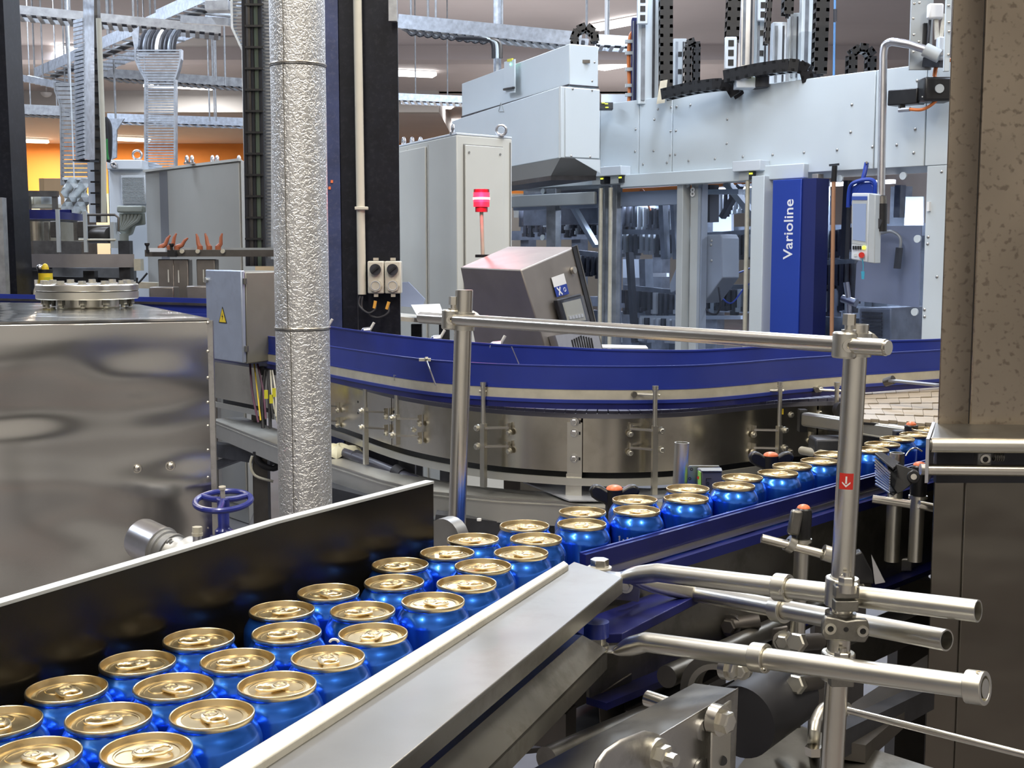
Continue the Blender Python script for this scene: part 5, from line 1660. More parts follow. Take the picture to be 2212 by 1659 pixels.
# labels
def facequad(u0, v0, u1, v1, o, th, m_, nm, par, label=None, bevel=0):
    return part(par, nm, MB().prism([bil(u0, v0, o), bil(u1, v0, o), bil(u1, v1, o), bil(u0, v1, o)], n_ * th), m_, label, bevel)
facequad(.44, .17, .67, .26, .001, .001, WHITE, 'sticker', tb, 'white upper part of the sticker')
s2 = facequad(.44, .26, .67, .35, .001, .001, BLUEG, 'sticker', tb, 'blue sticker with a white X and a round mark')
m = MB()
m.bar(bil(.48, .27, .0025), bil(.55, .34, .0025), .006, .0006, n_)
m.bar(bil(.54, .27, .0025), bil(.49, .34, .0025), .006, .0006, n_)
m.torus(bil(.61, .305, .0025), n_, .007, .0012, 16, 5)
part(s2, 'mark', m, WHITE)
wnd = facequad(.36, .37, .80, .64, .001, .02, DARK, 'switch_window', tb, None, .004)
part(wnd, 'cover', MB().prism([bil(.40, .39, .022), bil(.78, .39, .022), bil(.78, .62, .022), bil(.40, .62, .022)], n_ * .012), CLEAR)
part(wnd, 'backing', MB().prism([bil(.42, .41, .0215), bil(.76, .41, .0215), bil(.76, .60, .0215), bil(.42, .60, .0215)], n_ * .001), IVORY)
for k_ in range(5):
    u = .48 + k_ * .055
    part(wnd, 'toggle', MB().prism([bil(u - .02, .54, .023), bil(u + .02, .54, .023), bil(u + .02, .57, .023), bil(u - .02, .57, .023)], n_ * .003), WHITE)
c = bil(.56, .64, .02)
part(tb, 'black_knob', MB().cyl(c, c + n_ * .02, .013, 16), BLACKP)
gb = facequad(.10, .70, .88, .92, .002, .03, ALU, 'fan_housing', tb)
for k_ in range(9):
    a_, b_ = bil(.36 + k_ * .045, .76 - .008 * (4 - abs(k_ - 4)), .034), bil(.34 + k_ * .045, .90, .034)
    part(gb, 'slot', MB().bar(a_, b_, .006, .002, n_), BLACKP)
part(tb, 'stand', MB().bar(V(bb.x, bb.y - .25, 0), V(bb.x, bb.y - .25, bb.z), .12, .12, (0, 1, 0)), STEELD)
bc = thing('warning_beacon', 'glowing red warning beacon on a thin pole above the tilted steel box', 'lamp', P(1043, 552, 4.9))
Yb = 4.85
part(bc, 'pole', MB().cyl(P(1043, 553, Yb), P(1040, 458, Yb), .0075, 12), CREAM)
part(bc, 'foot', MB().cyl(P(1043, 556, Yb), P(1043, 550, Yb), .03, 14), BLACKP)
cz = lambda py: P(1040, py, Yb)
part(bc, 'collar', MB().cyl(cz(458), cz(447), .024, 24), BEACOND)
part(bc, 'lower_ring', MB().cyl(cz(447), cz(437), .031, 28), mat('dim_red_lens', (.7, .03, .06), 0, .3, emit=(.9, .03, .07), estr=.8))
o_ = part(bc, 'lens', MB().cyl(cz(437), cz(416), .0315, 28), BEACON)
part(bc, 'glow_core', MB().lathe([(.033, -.004), (.033, .004)], cz(429), (0, 0, 1), 28), BEACONC)
part(bc, 'cap', MB().cyl(cz(416), cz(409), .030, 28), BEACOND)
ld_ = bpy.data.lights.new('beacon_light', 'POINT')
ld_.energy = 2.2
ld_.color = (1, .02, .08)
ld_.shadow_soft_size = .035
lo_ = bpy.data.objects.new('beacon_light', ld_)
C.objects.link(lo_)
lo_.location = cz(428) + V(0, -.06, 0)

# ================================================================ packing machine
mc = thing('packing_machine', 'huge pale grey packing machine with glazed doors and a blue lettered pillar', 'machine', (1.5, 8.0, 0))
M0 = V(2.455, 7.0, 0)
ma = V(-.657, .753, 0).normalized()
mn = V(-.753, -.657, 0).normalized()
def mf(px, py, off=0.0):    # point of the facade plane (moved out by off) seen at a pixel
    o = M0 + mn * off
    d = ray(px, py)
    e = V(0, 0, 1.5)
    k_ = (o - e).dot(mn) / d.dot(mn)
    return e + d * k_
def tz(px, py, off=0.0):
    q_ = mf(px, py, off)
    return (q_ - M0).dot(ma), q_.z
def fp(t_, z, off=0.0):
    return M0 + ma * t_ + mn * off + V(0, 0, z)
def fbox(t0, t1, z0_, z1_, o0, o1):
    return MB().obox(fp(t0, z0_, o0), ma * (t1 - t0), mn * (o1 - o0), V(0, 0, z1_ - z0_))
def tpx(px, py=450, off=0.0):
    return tz(px, py, off)[0]
TZ, BZ = 2.55, 1.985
tR, tL = tpx(2120, 250), tpx(1296, 300)
seams = [tR, tpx(2000, 250), tpx(1890, 250), tpx(1452, 300), tpx(1380, 300), tL, tpx(1080, 300)]
for a_, b_ in zip(seams, seams[1:]):
    part(mc, 'beam_panel', fbox(a_ + .003, b_ - .003, BZ, TZ, -.03, 0), GREYM, bevel=.004)
part(mc, 'beam', fbox(tR, seams[-1], BZ + .002, TZ - .002, -.6, -.031), GREYM)
pin = [(412, 537), (477, 528), (504, 525), (572, 516), (753, 587), (750, 706), (475, 645), (501, 643), (472, 762), (498, 760), (457, 800), (339, 808), (564, 791), (693, 781), (830, 771), (976, 762), (1130, 750), (1293, 737), (1366, 515), (1360, 650), (1467, 722), (1586, 713), (1687, 397), (1677, 635), (1670, 752), (1780, 350), (228, 818), (148, 822), (395, 588), (391, 742), (300, 745), (303, 636)]
sm_ = MB().dome((0, 0, 0), mn, .0095, .006, 8)
rep(mc, 'screw_head', sm_, STEELR, [fp(*tz(1240 + x / 2.276, y / 2.276), .0005) for x, y in pin])
# right post
part(mc, 'end_post', fbox(tpx(2120, 500), tpx(1998, 500), .1, BZ - .002, -.12, 0), GREYM, bevel=.003)
rep(mc, 'screw_head', sm_, STEELR, [fp(*tz(px, py), .0005) for px, py in ((2034, 371), (2005, 512), (2004, 527), (2024, 598), (1997, 669), (1997, 684))])
part(mc, 'door_handle', fbox(tpx(2011, 446), tpx(2006, 446), tz(2008, 456)[1], tz(2008, 436)[1], 0, .02), WHITE)
# ledge
part(mc, 'ledge', fbox(tpx(1747, 360), tpx(1350, 390), BZ - .035, BZ + .055, 0, .05), GREYM, bevel=.006)
part(mc, 'ledge', fbox(tpx(1290, 395), tpx(1060, 400), BZ - .14, BZ - .05, 0, .03), GREYM2, bevel=.006)
# glazing
def pane(pa, pb, lab=None):
    return part(mc, 'glass_pane', fbox(tpx(pa), tpx(pb), .2, BZ - .04, -.035, -.028), GLASS)
pane(1996, 1766); pane(1620, 1502); pane(1478, 1335); pane(1294, 1205); pane(1176, 1090)
def fpost(pa, pb, m_, o0=-.06, o1=0.0, z0_=.1, z1_=BZ - .01, nm='door_post'):
    return part(mc, nm, fbox(tpx(pa), tpx(pb), z0_, z1_, o0, o1), m_, bevel=.003)
fpost(1200, 1180, MIDG); fpost(1332, 1322, MIDG); fpost(1306, 1292, MIDG)
fpost(1479, 1466, GREYM2, -.06, .02); fpost(1508, 1484, GREYM2, -.10, -.04)
fpost(1640, 1622, GREYM2); fpost(1765, 1752, mat('champagne_post', (.33, .31, .28), .3, .4))
fpost(1671, 1644, GREYM, 0, .10)
part(mc, 'lower_panel', fbox(tpx(1998), tpx(1080), .1, .2, -.1, 0), GREYM2)
# top rail under the beam seen through the panes
part(mc, 'top_rail', fbox(tpx(1470), tpx(1100), BZ - .16, BZ - .06, -.12, -.04), GREYM2)
# blue pillar
tb0, tb1 = tpx(1730, 450, .14), tpx(1668, 450, .14)
pil = part(mc, 'blue_pillar', fbox(tb0, tb1, .1, BZ - .045, .0, .14), BLUEG, bevel=.004)
part(mc, 'pillar_side', MB().obox(fp(tb0 - .0, .1, .0), -ma * .10, mn * .13, V(0, 0, BZ - .145)), BLUEN, 'dark blue side of the pillar')  # side face in a darker blue than the front
Q0 = mf(1704, 495, .1405)
tm = text_mb('Varioline', .165, .0006, .0016)
xs_ = [v.x for v in tm.v]
zlen = mf(1704, 430, .14).z - mf(1704, 560, .14).z
kk = zlen / (max(xs_) - min(xs_))
for v in tm.v:
    v.x *= kk
    v.y *= kk * .95
place(tm, Q0, V(0, 0, 1), ma, mn)
part(mc, 'printed_lettering', tm, WHITE)
tm = place(text_mb('8', .085, .0006, .001), mf(1496, 416, -.02), -ma, V(0, 0, 1), mn)
part(mc, 'printed_number', tm, WHITE)
part(mc, 'door_plate', fbox(tpx(1507, 416), tpx(1486, 416), tz(1496, 700)[1] - .4, BZ - .06, -.05, -.03), GREYM2)
part(mc, 'header_plate', fbox(tpx(1200), tpx(1040), 1.72, 2.3, -.55, -.45), MIDG)
# round glass fixings
kn = MB().cyl(V(0, 0, 0), mn * .012, .022, 20)
rep(mc, 'glass_fixing', kn, GREYM, [fp(*tz(px, py, -.02), -.027) for px, py in ((1173, 413), (1199, 413), (1172, 513), (1484, 398), (1814, 386), (1764, 516), (1759, 659), (1951, 380), (1982, 516), (1976, 674))])
# thin door rods
for px in (1297, 1318, 1612):
    t_ = tpx(px, 560, .05)
    part(mc, 'door_rod', MB().cyl(fp(t_, .15, .05), fp(t_, BZ - .03, .05), .0145, 12), CREAM)
# safety switches
for px, two in ((1312, 1), (1620, 0)):
    t_, z_ = tz(px, 370 if two else 358, .06)
    o_ = part(mc, 'switch_cover', fbox(t_ - .11 - .06 * two, t_ + .11 + .06 * two, z_ - .035, z_ + .03, .0, .10), CABW, bevel=.004)
    for d_ in ((.09, -.09) if two else (.03,)):
        part(o_, 'switch_body', fbox(t_ + d_ - .03, t_ + d_ + .05, z_ - .09, z_ - .037, .01, .07), GREYM2)
        part(o_, 'switch_actuator', fbox(t_ + d_ - .07, t_ + d_ - .03, z_ - .085, z_ - .037, .01, .07), DARK)
        part(o_, 'yellow_indicator', fbox(t_ + d_ - .06, t_ + d_ - .035, z_ - .055, z_ - .045, .07, .074), YELLED)
# overhanging housing left of the beam
hs = thing('overhead_housing', 'big pale blue-grey sheet metal housing hanging left of the machine beam', 'housing', (.2, 8, 2.0))
def corner_box(pl, pc, pr, pt, pb, Yc, dl, dr, m_, name, par, bevel=.006, floor_c=None):
    c, l, r_ = P(pc, pt, Yc), P(pl, pt, dl), P(pr, pt, dr)
    A, B, Cc = V(l.x, l.y, 0), V(c.x, c.y, 0), V(r_.x, r_.y, 0)
    D = A + Cc - B
    zt, zb = P(pc, pt, Yc).z, P(pc, pb, Yc).z
    part(par, name, MB().hexa([A + V(0, 0, zb), B + V(0, 0, zb), Cc + V(0, 0, zb), D + V(0, 0, zb), A + V(0, 0, zt), B + V(0, 0, zt), Cc + V(0, 0, zt), D + V(0, 0, zt)]), m_, bevel=bevel)
    return A, B, Cc, D, zb, zt
A, B, Cc, D, zb, zt = corner_box(975, 1211, 1296, 186, 341, 7.6, 9.6, 7.75, GREYM, 'lower_case', hs)
nl = (B - A).cross(up).normalized(); gl = (B - A).normalized()
nr = (Cc - B).cross(up).normalized(); gr = (Cc - B).normalized()
part(hs, 'case_joint', MB().obox(B + gr * -.006 + nl * .002 + V(0, 0, zb), gr * .010, nl * .004, V(0, 0, zt - zb)), GREYM2)
part(hs, 'end_panel', MB().obox(B + gr * .03 + nr * .001 + V(0, 0, zb + .006), (Cc - B) - gr * .035, nr * .006, V(0, 0, zt - zb - .012)), GREYM, bevel=.003)
tri = MB()
c = P(1082, 233, 8.3)
k_ = (c - V(0, 0, 1.5))
pp_ = A + (B - A) * .5
# warning triangle outline
def onleft(px, py, off=.004):
    d = ray(px, py); e = V(0, 0, 1.5); o = A + nl * off
    return e + d * ((o - e).dot(nl) / d.dot(nl))
tri.tube([onleft(1082, 222), onleft(1077, 241), onleft(1088, 241)], .0025, 6, True)
part(hs, 'triangle_outline', tri, GREYM2)
A2_, B2__, C2_, D2_, zb2_, zt2_ = corner_box(997, 1230, 1293, 94, 186, 7.7, 9.5, 7.8, GREYM, 'upper_case', hs)
part(hs, 'upper_joint', MB().obox(A2_ + nl * .001 + V(0, 0, zb2_), (B2__ - A2_), nl * .004, V(0, 0, .012)), DARK)
part(hs, 'upper_joint', MB().obox(B2__ + nr * .001 + V(0, 0, zb2_), (C2_ - B2__), nr * .004, V(0, 0, .010)), DARK)
def on2(px, py, n__=nl, o__=None, off=.006):
    d = ray(px, py); e = V(0, 0, 1.5); o = (o__ or A2_) + n__ * off
    return e + d * ((o - e).dot(n__) / d.dot(n__))
part(hs, 'latch_plate', MB().prism([on2(1092, 134), on2(1114, 128), on2(1114, 200), on2(1092, 203)], nl * .01), GREYM)
part(hs, 'latch_grip', MB().prism([on2(1092, 191, off=.017), on2(1113, 187, off=.017), on2(1113, 192, off=.017), on2(1092, 196, off=.017)], nl * .02), BLACKP, bevel=.004)
part(hs, 'yellow_tag', MB().prism([on2(1099, 128), on2(1109, 126), on2(1109, 132), on2(1099, 134)], nl * .012), YELTAG)
part(hs, 'green_light', MB().cyl(on2(1103, 139), on2(1103, 139, off=.02), .008, 12), GREENL)
part(hs, 'slot_handle', MB().box(on2(1262, 133, nr, B2__), (.07, .01, .02)), IRON)
for px, py in ((1284, 135), (1279, 175), (1237, 192), (1279, 195), (1234, 337), (1275, 339)):
    part(hs, 'screw_head', MB().dome(on2(px, py, nr, B2__ if py < 186 else B, .007), nr, .008, .005, 8), STEELR)
# chamfered underside
u0, u1, u2 = onleft(1106, 347), B + V(0, 0, zb), Cc + V(0, 0, zb)
dz = V(0, 0, -(zb - P(1230, 372, 7.8).z) - .02)
ins = (D - B).normalized() * .22
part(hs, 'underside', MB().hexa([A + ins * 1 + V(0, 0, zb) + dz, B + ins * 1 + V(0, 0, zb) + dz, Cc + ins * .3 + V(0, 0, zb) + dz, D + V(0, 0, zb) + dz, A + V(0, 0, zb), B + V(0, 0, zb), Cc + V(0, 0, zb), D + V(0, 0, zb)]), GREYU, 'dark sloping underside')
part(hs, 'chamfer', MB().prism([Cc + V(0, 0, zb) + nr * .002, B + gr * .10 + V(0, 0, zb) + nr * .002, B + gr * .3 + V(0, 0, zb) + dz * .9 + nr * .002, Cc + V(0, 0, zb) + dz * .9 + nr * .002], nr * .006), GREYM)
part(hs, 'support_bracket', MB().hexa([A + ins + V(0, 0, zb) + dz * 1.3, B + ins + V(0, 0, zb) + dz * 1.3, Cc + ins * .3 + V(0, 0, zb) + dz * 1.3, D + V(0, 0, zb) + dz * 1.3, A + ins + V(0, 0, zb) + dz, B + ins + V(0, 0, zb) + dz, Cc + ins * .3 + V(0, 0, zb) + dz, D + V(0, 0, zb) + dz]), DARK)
part(hs, 'hanger', MB().cyl(D + V(.1, 0, zt), D + V(.1, 0, 5), .03, 10), GALV)

# cable chains
def chain(par, pts, wd, pitch, side, name='chain_link', th=.05):
    """links along a path; side = direction of the chain's width"""
    pts = [Vector(p) for p in pts]
    L = 0
    out = []
    nxt = 0
    for a_, b_ in zip(pts, pts[1:]):
        d = (b_ - a_).length
        while nxt <= L + d:
            k_ = (nxt - L) / d
            out.append((a_.lerp(b_, k_), (b_ - a_).normalized()))
            nxt += pitch
        L += d
    side = Vector(side).normalized()
    for c, d in out:
        m = MB()
        e = d.cross(side).normalized()
        for sg in (-1, 1):
            s0_ = c + side * sg * wd / 2
            m.bar(s0_ - d * pitch * .52, s0_ + d * pitch * .52, th, wd * .12, side) if False else m.obox(s0_ - d * pitch * .5 - e * th / 2, d * pitch * 1.0, e * th, side * -sg * wd * .12)
        m.obox(c - side * wd / 2 - d * pitch * .18 - e * th / 2, d * pitch * .36, e * th * .25, side * wd)
        m.obox(c - side * wd / 2 - d * pitch * .18 + e * th / 4, d * pitch * .36, e * th * .25, side * wd)
        part(par, name, m, BLACKP)
def chain_thing(lab, pts, wd, pitch, side, th=.05):
    pts = [Vector(p) for p in pts]
    t = thing('cable_chain', lab, 'cable chain', pts[0], 'black cable chains over the machine')
    chain(t, pts, wd, pitch, side, th=th)
    part(t, 'cable_bundle', MB().tube(pts, .012, 8), DARK)
    return t
def arc(px0, px1, pyb, pyt, Y):
    a_, b_ = P(px0, pyb, Y), P(px1, pyb, Y)
    top = P(px0, pyt, Y).z
    r = (b_ - a_).length / 2
    c = (a_ + b_) / 2; c.z = top - r
    pts = [a_]
    for k_ in range(13):
        an = math.pi - math.pi * k_ / 12
        pts.append(c + (b_ - a_).normalized() * math.cos(an) * r + V(0, 0, math.sin(an) * r))
    pts.append(b_)
    return pts
chain_thing('looped black cable chain standing on top of the pale housing', arc(1241, 1284, 96, 62, 7.9), .10, .055, (0, 1, 0))
chain_thing('small black cable chain loop on the beam left of the bent pipe', arc(1838, 1879, 165, 105, 7.6), .09, .05, (0, 1, 0))
chain_thing('tall black cable chain beside the left lifting column', [P(1438, -40, 8.6), P(1438, 200, 8.6)], .10, .06, (0, 1, 0), th=.085)
chain_thing('tall black cable chain left of the middle lifting columns', [P(1586, -40, 8.2), P(1580, 88, 8.2)], .10, .06, (0, 1, 0), th=.08)
chain_thing('black cable chain between the two lifting columns', [P(1703, -40, 8.2), P(1700, 40, 8.2)], .10, .06, (0, 1, 0), th=.06)
chain_thing('tall black cable chain right of the middle lifting columns', [P(1776, -40, 8.0), P(1768, 168, 8.0)], .10, .06, (0, 1, 0), th=.08)
chain_thing('short black cable chain hanging at the pale column top', [P(1664, -40, 8.1), P(1655, 95, 8.1)], .07, .06, (0, 1, 0), th=.03)
chain_thing('flat black cable chain lying on the beam, left one', smooth_path([P(1443, 203, 8.3), P(1500, 190, 8.2), P(1560, 183, 8.1), P(1582, 190, 8.1), P(1592, 204, 8.1)], 5), .10, .06, (.5, .9, 0), th=.07)
chain_thing('flat black cable chain arching over the beam, right one', smooth_path([P(1578, 165, 8.0), P(1640, 152, 7.9), P(1710, 143, 7.8), P(1740, 150, 7.8), P(1750, 175, 7.8)], 5), .10, .06, (.5, .9, 0), th=.075)
chain_thing('short cable chain with pale links at the far right of the left columns', arc(1483, 1502, 232, 92, 9.5), .10, .06, (0, 1, 0), th=.05)
# lifting columns
def lift(lab, pl, pr, pt, pb, Y, m_, holes=False):
    a_, b_ = P(pl, pb, Y), P(pr, pb, Y)
    zt_ = P(pl, pt, Y).z
    t = thing('lifting_column', lab, 'column', (a_ + b_) / 2, 'lifting columns of the packing machine')
    w_ = (b_ - a_).length
    x0_ = a_.x
    part(t, 'profile', MB().box(((a_.x + b_.x) / 2, Y, (a_.z + zt_) / 2), (w_, .08, zt_ - a_.z)), m_, bevel=.004)
    part(t, 'guide_rail', MB().box((a_.x + w_ * .25, Y - .045, (a_.z + zt_) / 2), (w_ * .18, .01, zt_ - a_.z - .05)), MIDG)
    part(t, 'toothed_belt', MB().box((a_.x + w_ * .75, Y - .045, (a_.z + zt_) / 2), (w_ * .12, .01, zt_ - a_.z - .05)), DARK)
    if holes:
        z = a_.z + .1
        k = 0
        while z < zt_ - .05 and k < 12:
            part(t, 'opening', MB().box((a_.x + w_ * .5, Y - .042, z), (w_ * .3, .006, .035)), BLACKP)
            z += .13; k += 1
    return t
lift('pale lifting column with a dark guide rail, left end of the beam', 1376, 1420, -60, 226, 8.8, GREYM)
lift('thin blue-grey lifting rail beside the orange cables', 1362, 1374, 40, 232, 9.0, BLUEN)
lift('silver lifting column, leftmost of the middle group', 1596, 1626, -60, 150, 8.4, ALU)
lift('pale perforated lifting column in the middle group', 1627, 1656, -60, 150, 8.5, GREYM, True)
lift('pale rounded lifting column with a tied cable bundle', 1664, 1694, 50, 190, 8.3, CABW)
lift('grey glass-like lifting column in the middle group', 1700, 1722, 30, 178, 8.35, GREYM2)
lift('pale lifting column, rightmost of the middle group', 1726, 1766, -60, 172, 8.2, GREYM)
lift('far pale lifting column behind the left black chain', 1452, 1480, 85, 222, 9.8, GREYM2, True)
for lab, px, py, Y in (('pale plate with square windows at the middle group', 1578, 115, 8.1), ('pale plate with square windows on the left lifting column', 1388, 20, 8.7), ('pale plate with square windows above the middle columns', 1648, 12, 8.4)):
    c = P(px, py, Y)
    t = thing('window_plate', lab, 'plate', c, 'plates with square windows')
    part(t, 'plate', MB().box(c, (.075, .03, .20)), CABW, bevel=.006)
    for dz_ in (-.06, 0, .06):
        part(t, 'square_window', MB().box(c + V(0, -.016, dz_), (.035, .004, .038)), BLACKP)
t = thing('cable_bundle', 'orange cable bundle in clips left of the lifting columns', 'cable', P(1360, 230, 9.0))
m = MB()
m.tube(smooth_path([P(1358, 232, 9.0), P(1360, 190, 9.0), P(1358, 130, 9.0), P(1361, 82, 9.0), P(1368, 68, 9.0)], 6), .014, 8)
part(t, 'cable', m, OCAB)
for py in (90, 115, 150, 185, 205):
    part(t, 'clip', MB().box(P(1359, py, 8.98), (.055, .04, .022)), GREYM2)
t = thing('hose', 'thin blue hose hanging beside the right cable chain', 'hose', P(1803, 170, 7.9))
part(t, 'hose', MB().cyl(P(1804, -30, 7.9), P(1801, 172, 7.9), .007, 8), mat('light_blue_hose', (.1, .25, .5), 0, .4))
part(t, 'fitting', MB().cyl(P(1804, 20, 7.9), P(1804, 48, 7.9), .012, 10), DARK)
t = thing('gearbox_unit', 'dark gearbox block with yellow lights between the flat chains', 'motor', P(1640, 190, 8.0))
part(t, 'block', MB().box(P(1642, 172, 8.0), (.09, .12, .11)), DARK, bevel=.005)
part(t, 'pale_base', MB().box(P(1608, 180, 8.0), (.12, .12, .07)), CABW, bevel=.005)
for px in (1626, 1633):
    part(t, 'yellow_light', MB().box(P(px, 163, 7.9), (.014, .01, .008)), YELLED)
t = thing('valve_block', 'small black valve block with yellow lights at the left end of the beam', 'block', P(1308, 232, 8.9))
part(t, 'block', MB().box(P(1308, 230, 8.9), (.10, .08, .05)), DARK, bevel=.004)
for px, py in ((1303, 222), (1310, 224), (1311, 232)):
    part(t, 'yellow_light', MB().box(P(px, py, 8.85), (.02, .01, .006)), YELLED)
part(t, 'white_screen_behind', MB().box(P(1340, 222, 9.3), (.28, .02, .12)), CABW)
m = MB()
for a_, b_, c_ in (((1420, 175), (1450, 178), 8.5),):
    m.hexa([P(1418, 225, 8.5), P(1436, 222, 8.5), P(1436, 222, 8.6), P(1418, 225, 8.6), P(1426, 175, 8.5), P(1442, 172, 8.5), P(1442, 172, 8.6), P(1426, 175, 8.6)])
solo('chain_anchor', 'beige triangular anchor plate under the left tall cable chain', 'bracket', m, CREAM)
# perforated grey plate post and motor at the right
t = thing('perforated_post', 'grey bolted sheet post with white linkage, top right beside the housing', 'post', P(2005, 140, 6.9))
part(t, 'sheet', MB().box(P(1990, 60, 6.95) + V(0, 0, .1), (.12, .02, .65)), GREYM2, bevel=.003)
part(t, 'sheet', MB().box(P(2047, 60, 6.7) + V(0, 0, .1), (.03, .02, .65)), GREYM, bevel=.003)
for px, py in ((1975, 8), (1973, 40), (1974, 75), (1973, 112), (1986, 6), (2049, 12), (2050, 48), (2050, 68), (2049, 118), (1985, 90)):
    part(t, 'bolt', MB().dome(P(px, py, 6.68), (0, -1, 0), .008, .006, 8), POLE)
part(t, 'linkage', MB().box(P(2020, 25, 6.85), (.08, .05, .08)), WHITE, bevel=.01)
m = MB()
m.bar(P(2022, 40, 6.85), P(2024, 85, 6.85), .016, .02)
m.bar(P(2040, 30, 6.85), P(2032, 82, 6.85), .012, .02)
part(t, 'link_rod', m, WHITEP)
part(t, 'pivot_block', MB().box(P(2033, 105, 6.83), (.045, .05, .12)), CABW, bevel=.008)
part(t, 'pivot_bolt', MB().cyl(P(2035, 113, 6.8), P(2035, 113, 6.78), .015, 12), ALU)
part(t, 'dark_slot', MB().box(P(1998, 75, 6.93), (.02, .02, .12)), BLACKP)
part(t, 'rod', MB().cyl(P(2010, 30, 6.9), P(2004, 100, 6.9), .008, 8), DARK)
t = thing('servo_motor', 'black servo motor with orange cables on the beam near the housing', 'motor', P(1985, 215, 6.8))
a_ = mf(1926, 213, .15)
b_ = mf(1990, 208, .15)
part(t, 'motor_body', MB().bar(a_, b_, .085, .085), BLACKP, bevel=.006)
for k_ in range(5):
    part(t, 'cooling_fin', MB().bar(a_.lerp(b_, .1) + V(0, -.046, -.03 + k_ * .015), a_.lerp(b_, .8) + V(0, -.046, -.03 + k_ * .015), .004, .004), DARK)
c = mf(2020, 195, .15)
part(t, 'gearbox', MB().box(c, (.16, .13, .13)), BLACKP, bevel=.014)
part(t, 'gear_cover', MB().cyl(c + V(-.0, -.066, 0), c + V(0, -.075, 0), .024, 20), GREYM2)
part(t, 'white_stripe', MB().box(mf(1998, 209, .23), (.035, .003, .006)), WHITE)
part(t, 'cable', MB().tube(smooth_path([c + V(0, 0, .06), mf(2019, 160, .15), mf(2027, 138, .15), mf(2060, 128, .15)], 5), .011, 8), OCAB)
part(t, 'cable', MB().tube(smooth_path([mf(1965, 236, .18), mf(1990, 237, .18), mf(2010, 228, .18), mf(2025, 215, .18)], 5), .009, 8), OCAB)
part(t, 'plug', MB().cyl(mf(1942, 238, .18), mf(1966, 236, .18), .013, 12), ALU)
part(t, 'connector', MB().box(mf(1948, 230, .17), (.03, .03, .04)), BLACKP)
# bent overhead pipe carrying the operator panel
t = thing('overhead_pipe', 'silver bent pipe arm coming down from the beam to the touch panel', 'pipe', mf(1905, 440, .35))
pts = [mf(1903, 422, .35), mf(1905, 300, .35), mf(1908, 120, .35), mf(1912, 98, .35), mf(1926, 90, .35), mf(1965, 96, .33), mf(2003, 108, .30)]
part(t, 'tube', MB().tube([pts[0], pts[1], *smooth_path(pts[2:5], 6), *pts[5:]], .0215, 18), ALU)
part(t, 'socket_joint', MB().cyl(mf(1998, 107, .3), mf(2030, 122, .27), .036, 18), GREYM2)
part(t, 'joint_arm', MB().bar(mf(1998, 135, .2), mf(2035, 135, .2), .05, .05), DARK)
part(t, 'collar', MB().cyl(mf(1905, 424, .35), mf(1905, 440, .35), .026, 18), STEELD)
part(t, 'black_neck', MB().cyl(mf(1905, 440, .35), mf(1904, 500, .35), .029, 18), BLACKP)
t = thing('touch_panel', 'grey operator touch panel with red stop button hanging on the bent pipe', 'panel', mf(1862, 570, .4))
def hq(px, py, o=.42):
    return mf(px, py, o)
hm = part(t, 'case', MB().prism([hq(1840, 417), hq(1877, 417), hq(1874, 567), hq(1838, 560)], -mn * .05), CABW, bevel=.006)
part(t, 'case_side', MB().prism([hq(1877, 417), hq(1891, 420), hq(1889, 569), hq(1874, 567)], -mn * .06), GREYM2, bevel=.004)
part(hm, 'screen', MB().prism([hq(1842, 440, .424), hq(1871, 440, .424), hq(1869, 522, .424), hq(1842, 518, .424)], -mn * .003), SCREEN)
part(hm, 'screen_frame', MB().prism([hq(1840, 434, .422), hq(1874, 434, .422), hq(1872, 530, .422), hq(1840, 526, .422)], -mn * .003), GREYM2)
part(hm, 'blue_strip', MB().prism([hq(1840, 424, .424), hq(1873, 424, .424), hq(1873, 432, .424), hq(1840, 432, .424)], -mn * .003), mat('blue_label', (.05, .1, .4), 0, .4))
for px in (1844, 1849, 1854, 1859):
    part(hm, 'key_switch', MB().prism([hq(px - 1.6, 531, .425), hq(px + 1.6, 531, .425), hq(px + 1.6, 539, .425), hq(px - 1.6, 539, .425)], mn * .004), BLACKP)
part(hm, 'yellow_button', MB().cyl(hq(1866, 535, .42), hq(1866, 535, .43), .010, 14), YELLED)
part(hm, 'stop_button', MB().cyl(hq(1861, 551, .42), hq(1861, 551, .445), .016, 18), RED)
part(hm, 'power_mark', MB().cyl(hq(1848, 551, .42), hq(1848, 551, .425), .009, 14), GREYM)
part(t, 'hanging_key_tag', MB().tube([hq(1863, 560, .43), hq(1865, 575, .43), hq(1864, 585, .43)], .003, 6).prism([hq(1861, 586, .43), hq(1868, 586, .43), hq(1867, 603, .43), hq(1862, 603, .43)], mn * .004), mat('turquoise_tag', (.05, .35, .5), 0, .4))
part(t, 'mount', MB().bar(hq(1889, 480, .38), hq(1902, 485, .36), .05, .05), DARK)
# broom handle and blue scoop hanging on the machine
t = thing('broom', 'orange-brown broom handle hanging upright on the machine next to the blue pillar', 'broom', mf(1797, 740, .05))
part(t, 'handle', MB().cyl(mf(1796, 760, .06), mf(1801, 388, .06), .0125, 14), WOOD)
part(t, 'black_grip', MB().cyl(mf(1801, 392, .06), mf(1803, 358, .06), .0165, 14), BLACKP)
part(t, 'hook', MB().bar(mf(1792, 357, .04), mf(1812, 355, .04), .012, .012), DARK)
t = thing('scoop', 'blue plastic hand scoop hanging on the machine above the touch panel', 'scoop', mf(1866, 420, .06))
part(t, 'handle', MB().tube([mf(1872, 352, .06), mf(1868, 372, .08), mf(1862, 395, .1), mf(1850, 415, .1)], .013, 10), BLUEG)
m = MB()
m.tube(smooth_path([mf(1832, 448, .12), mf(1836, 405, .12), mf(1852, 392, .12), mf(1880, 388, .12), mf(1891, 398, .12), mf(1890, 425, .12)], 6), .012, 8, rad=None)
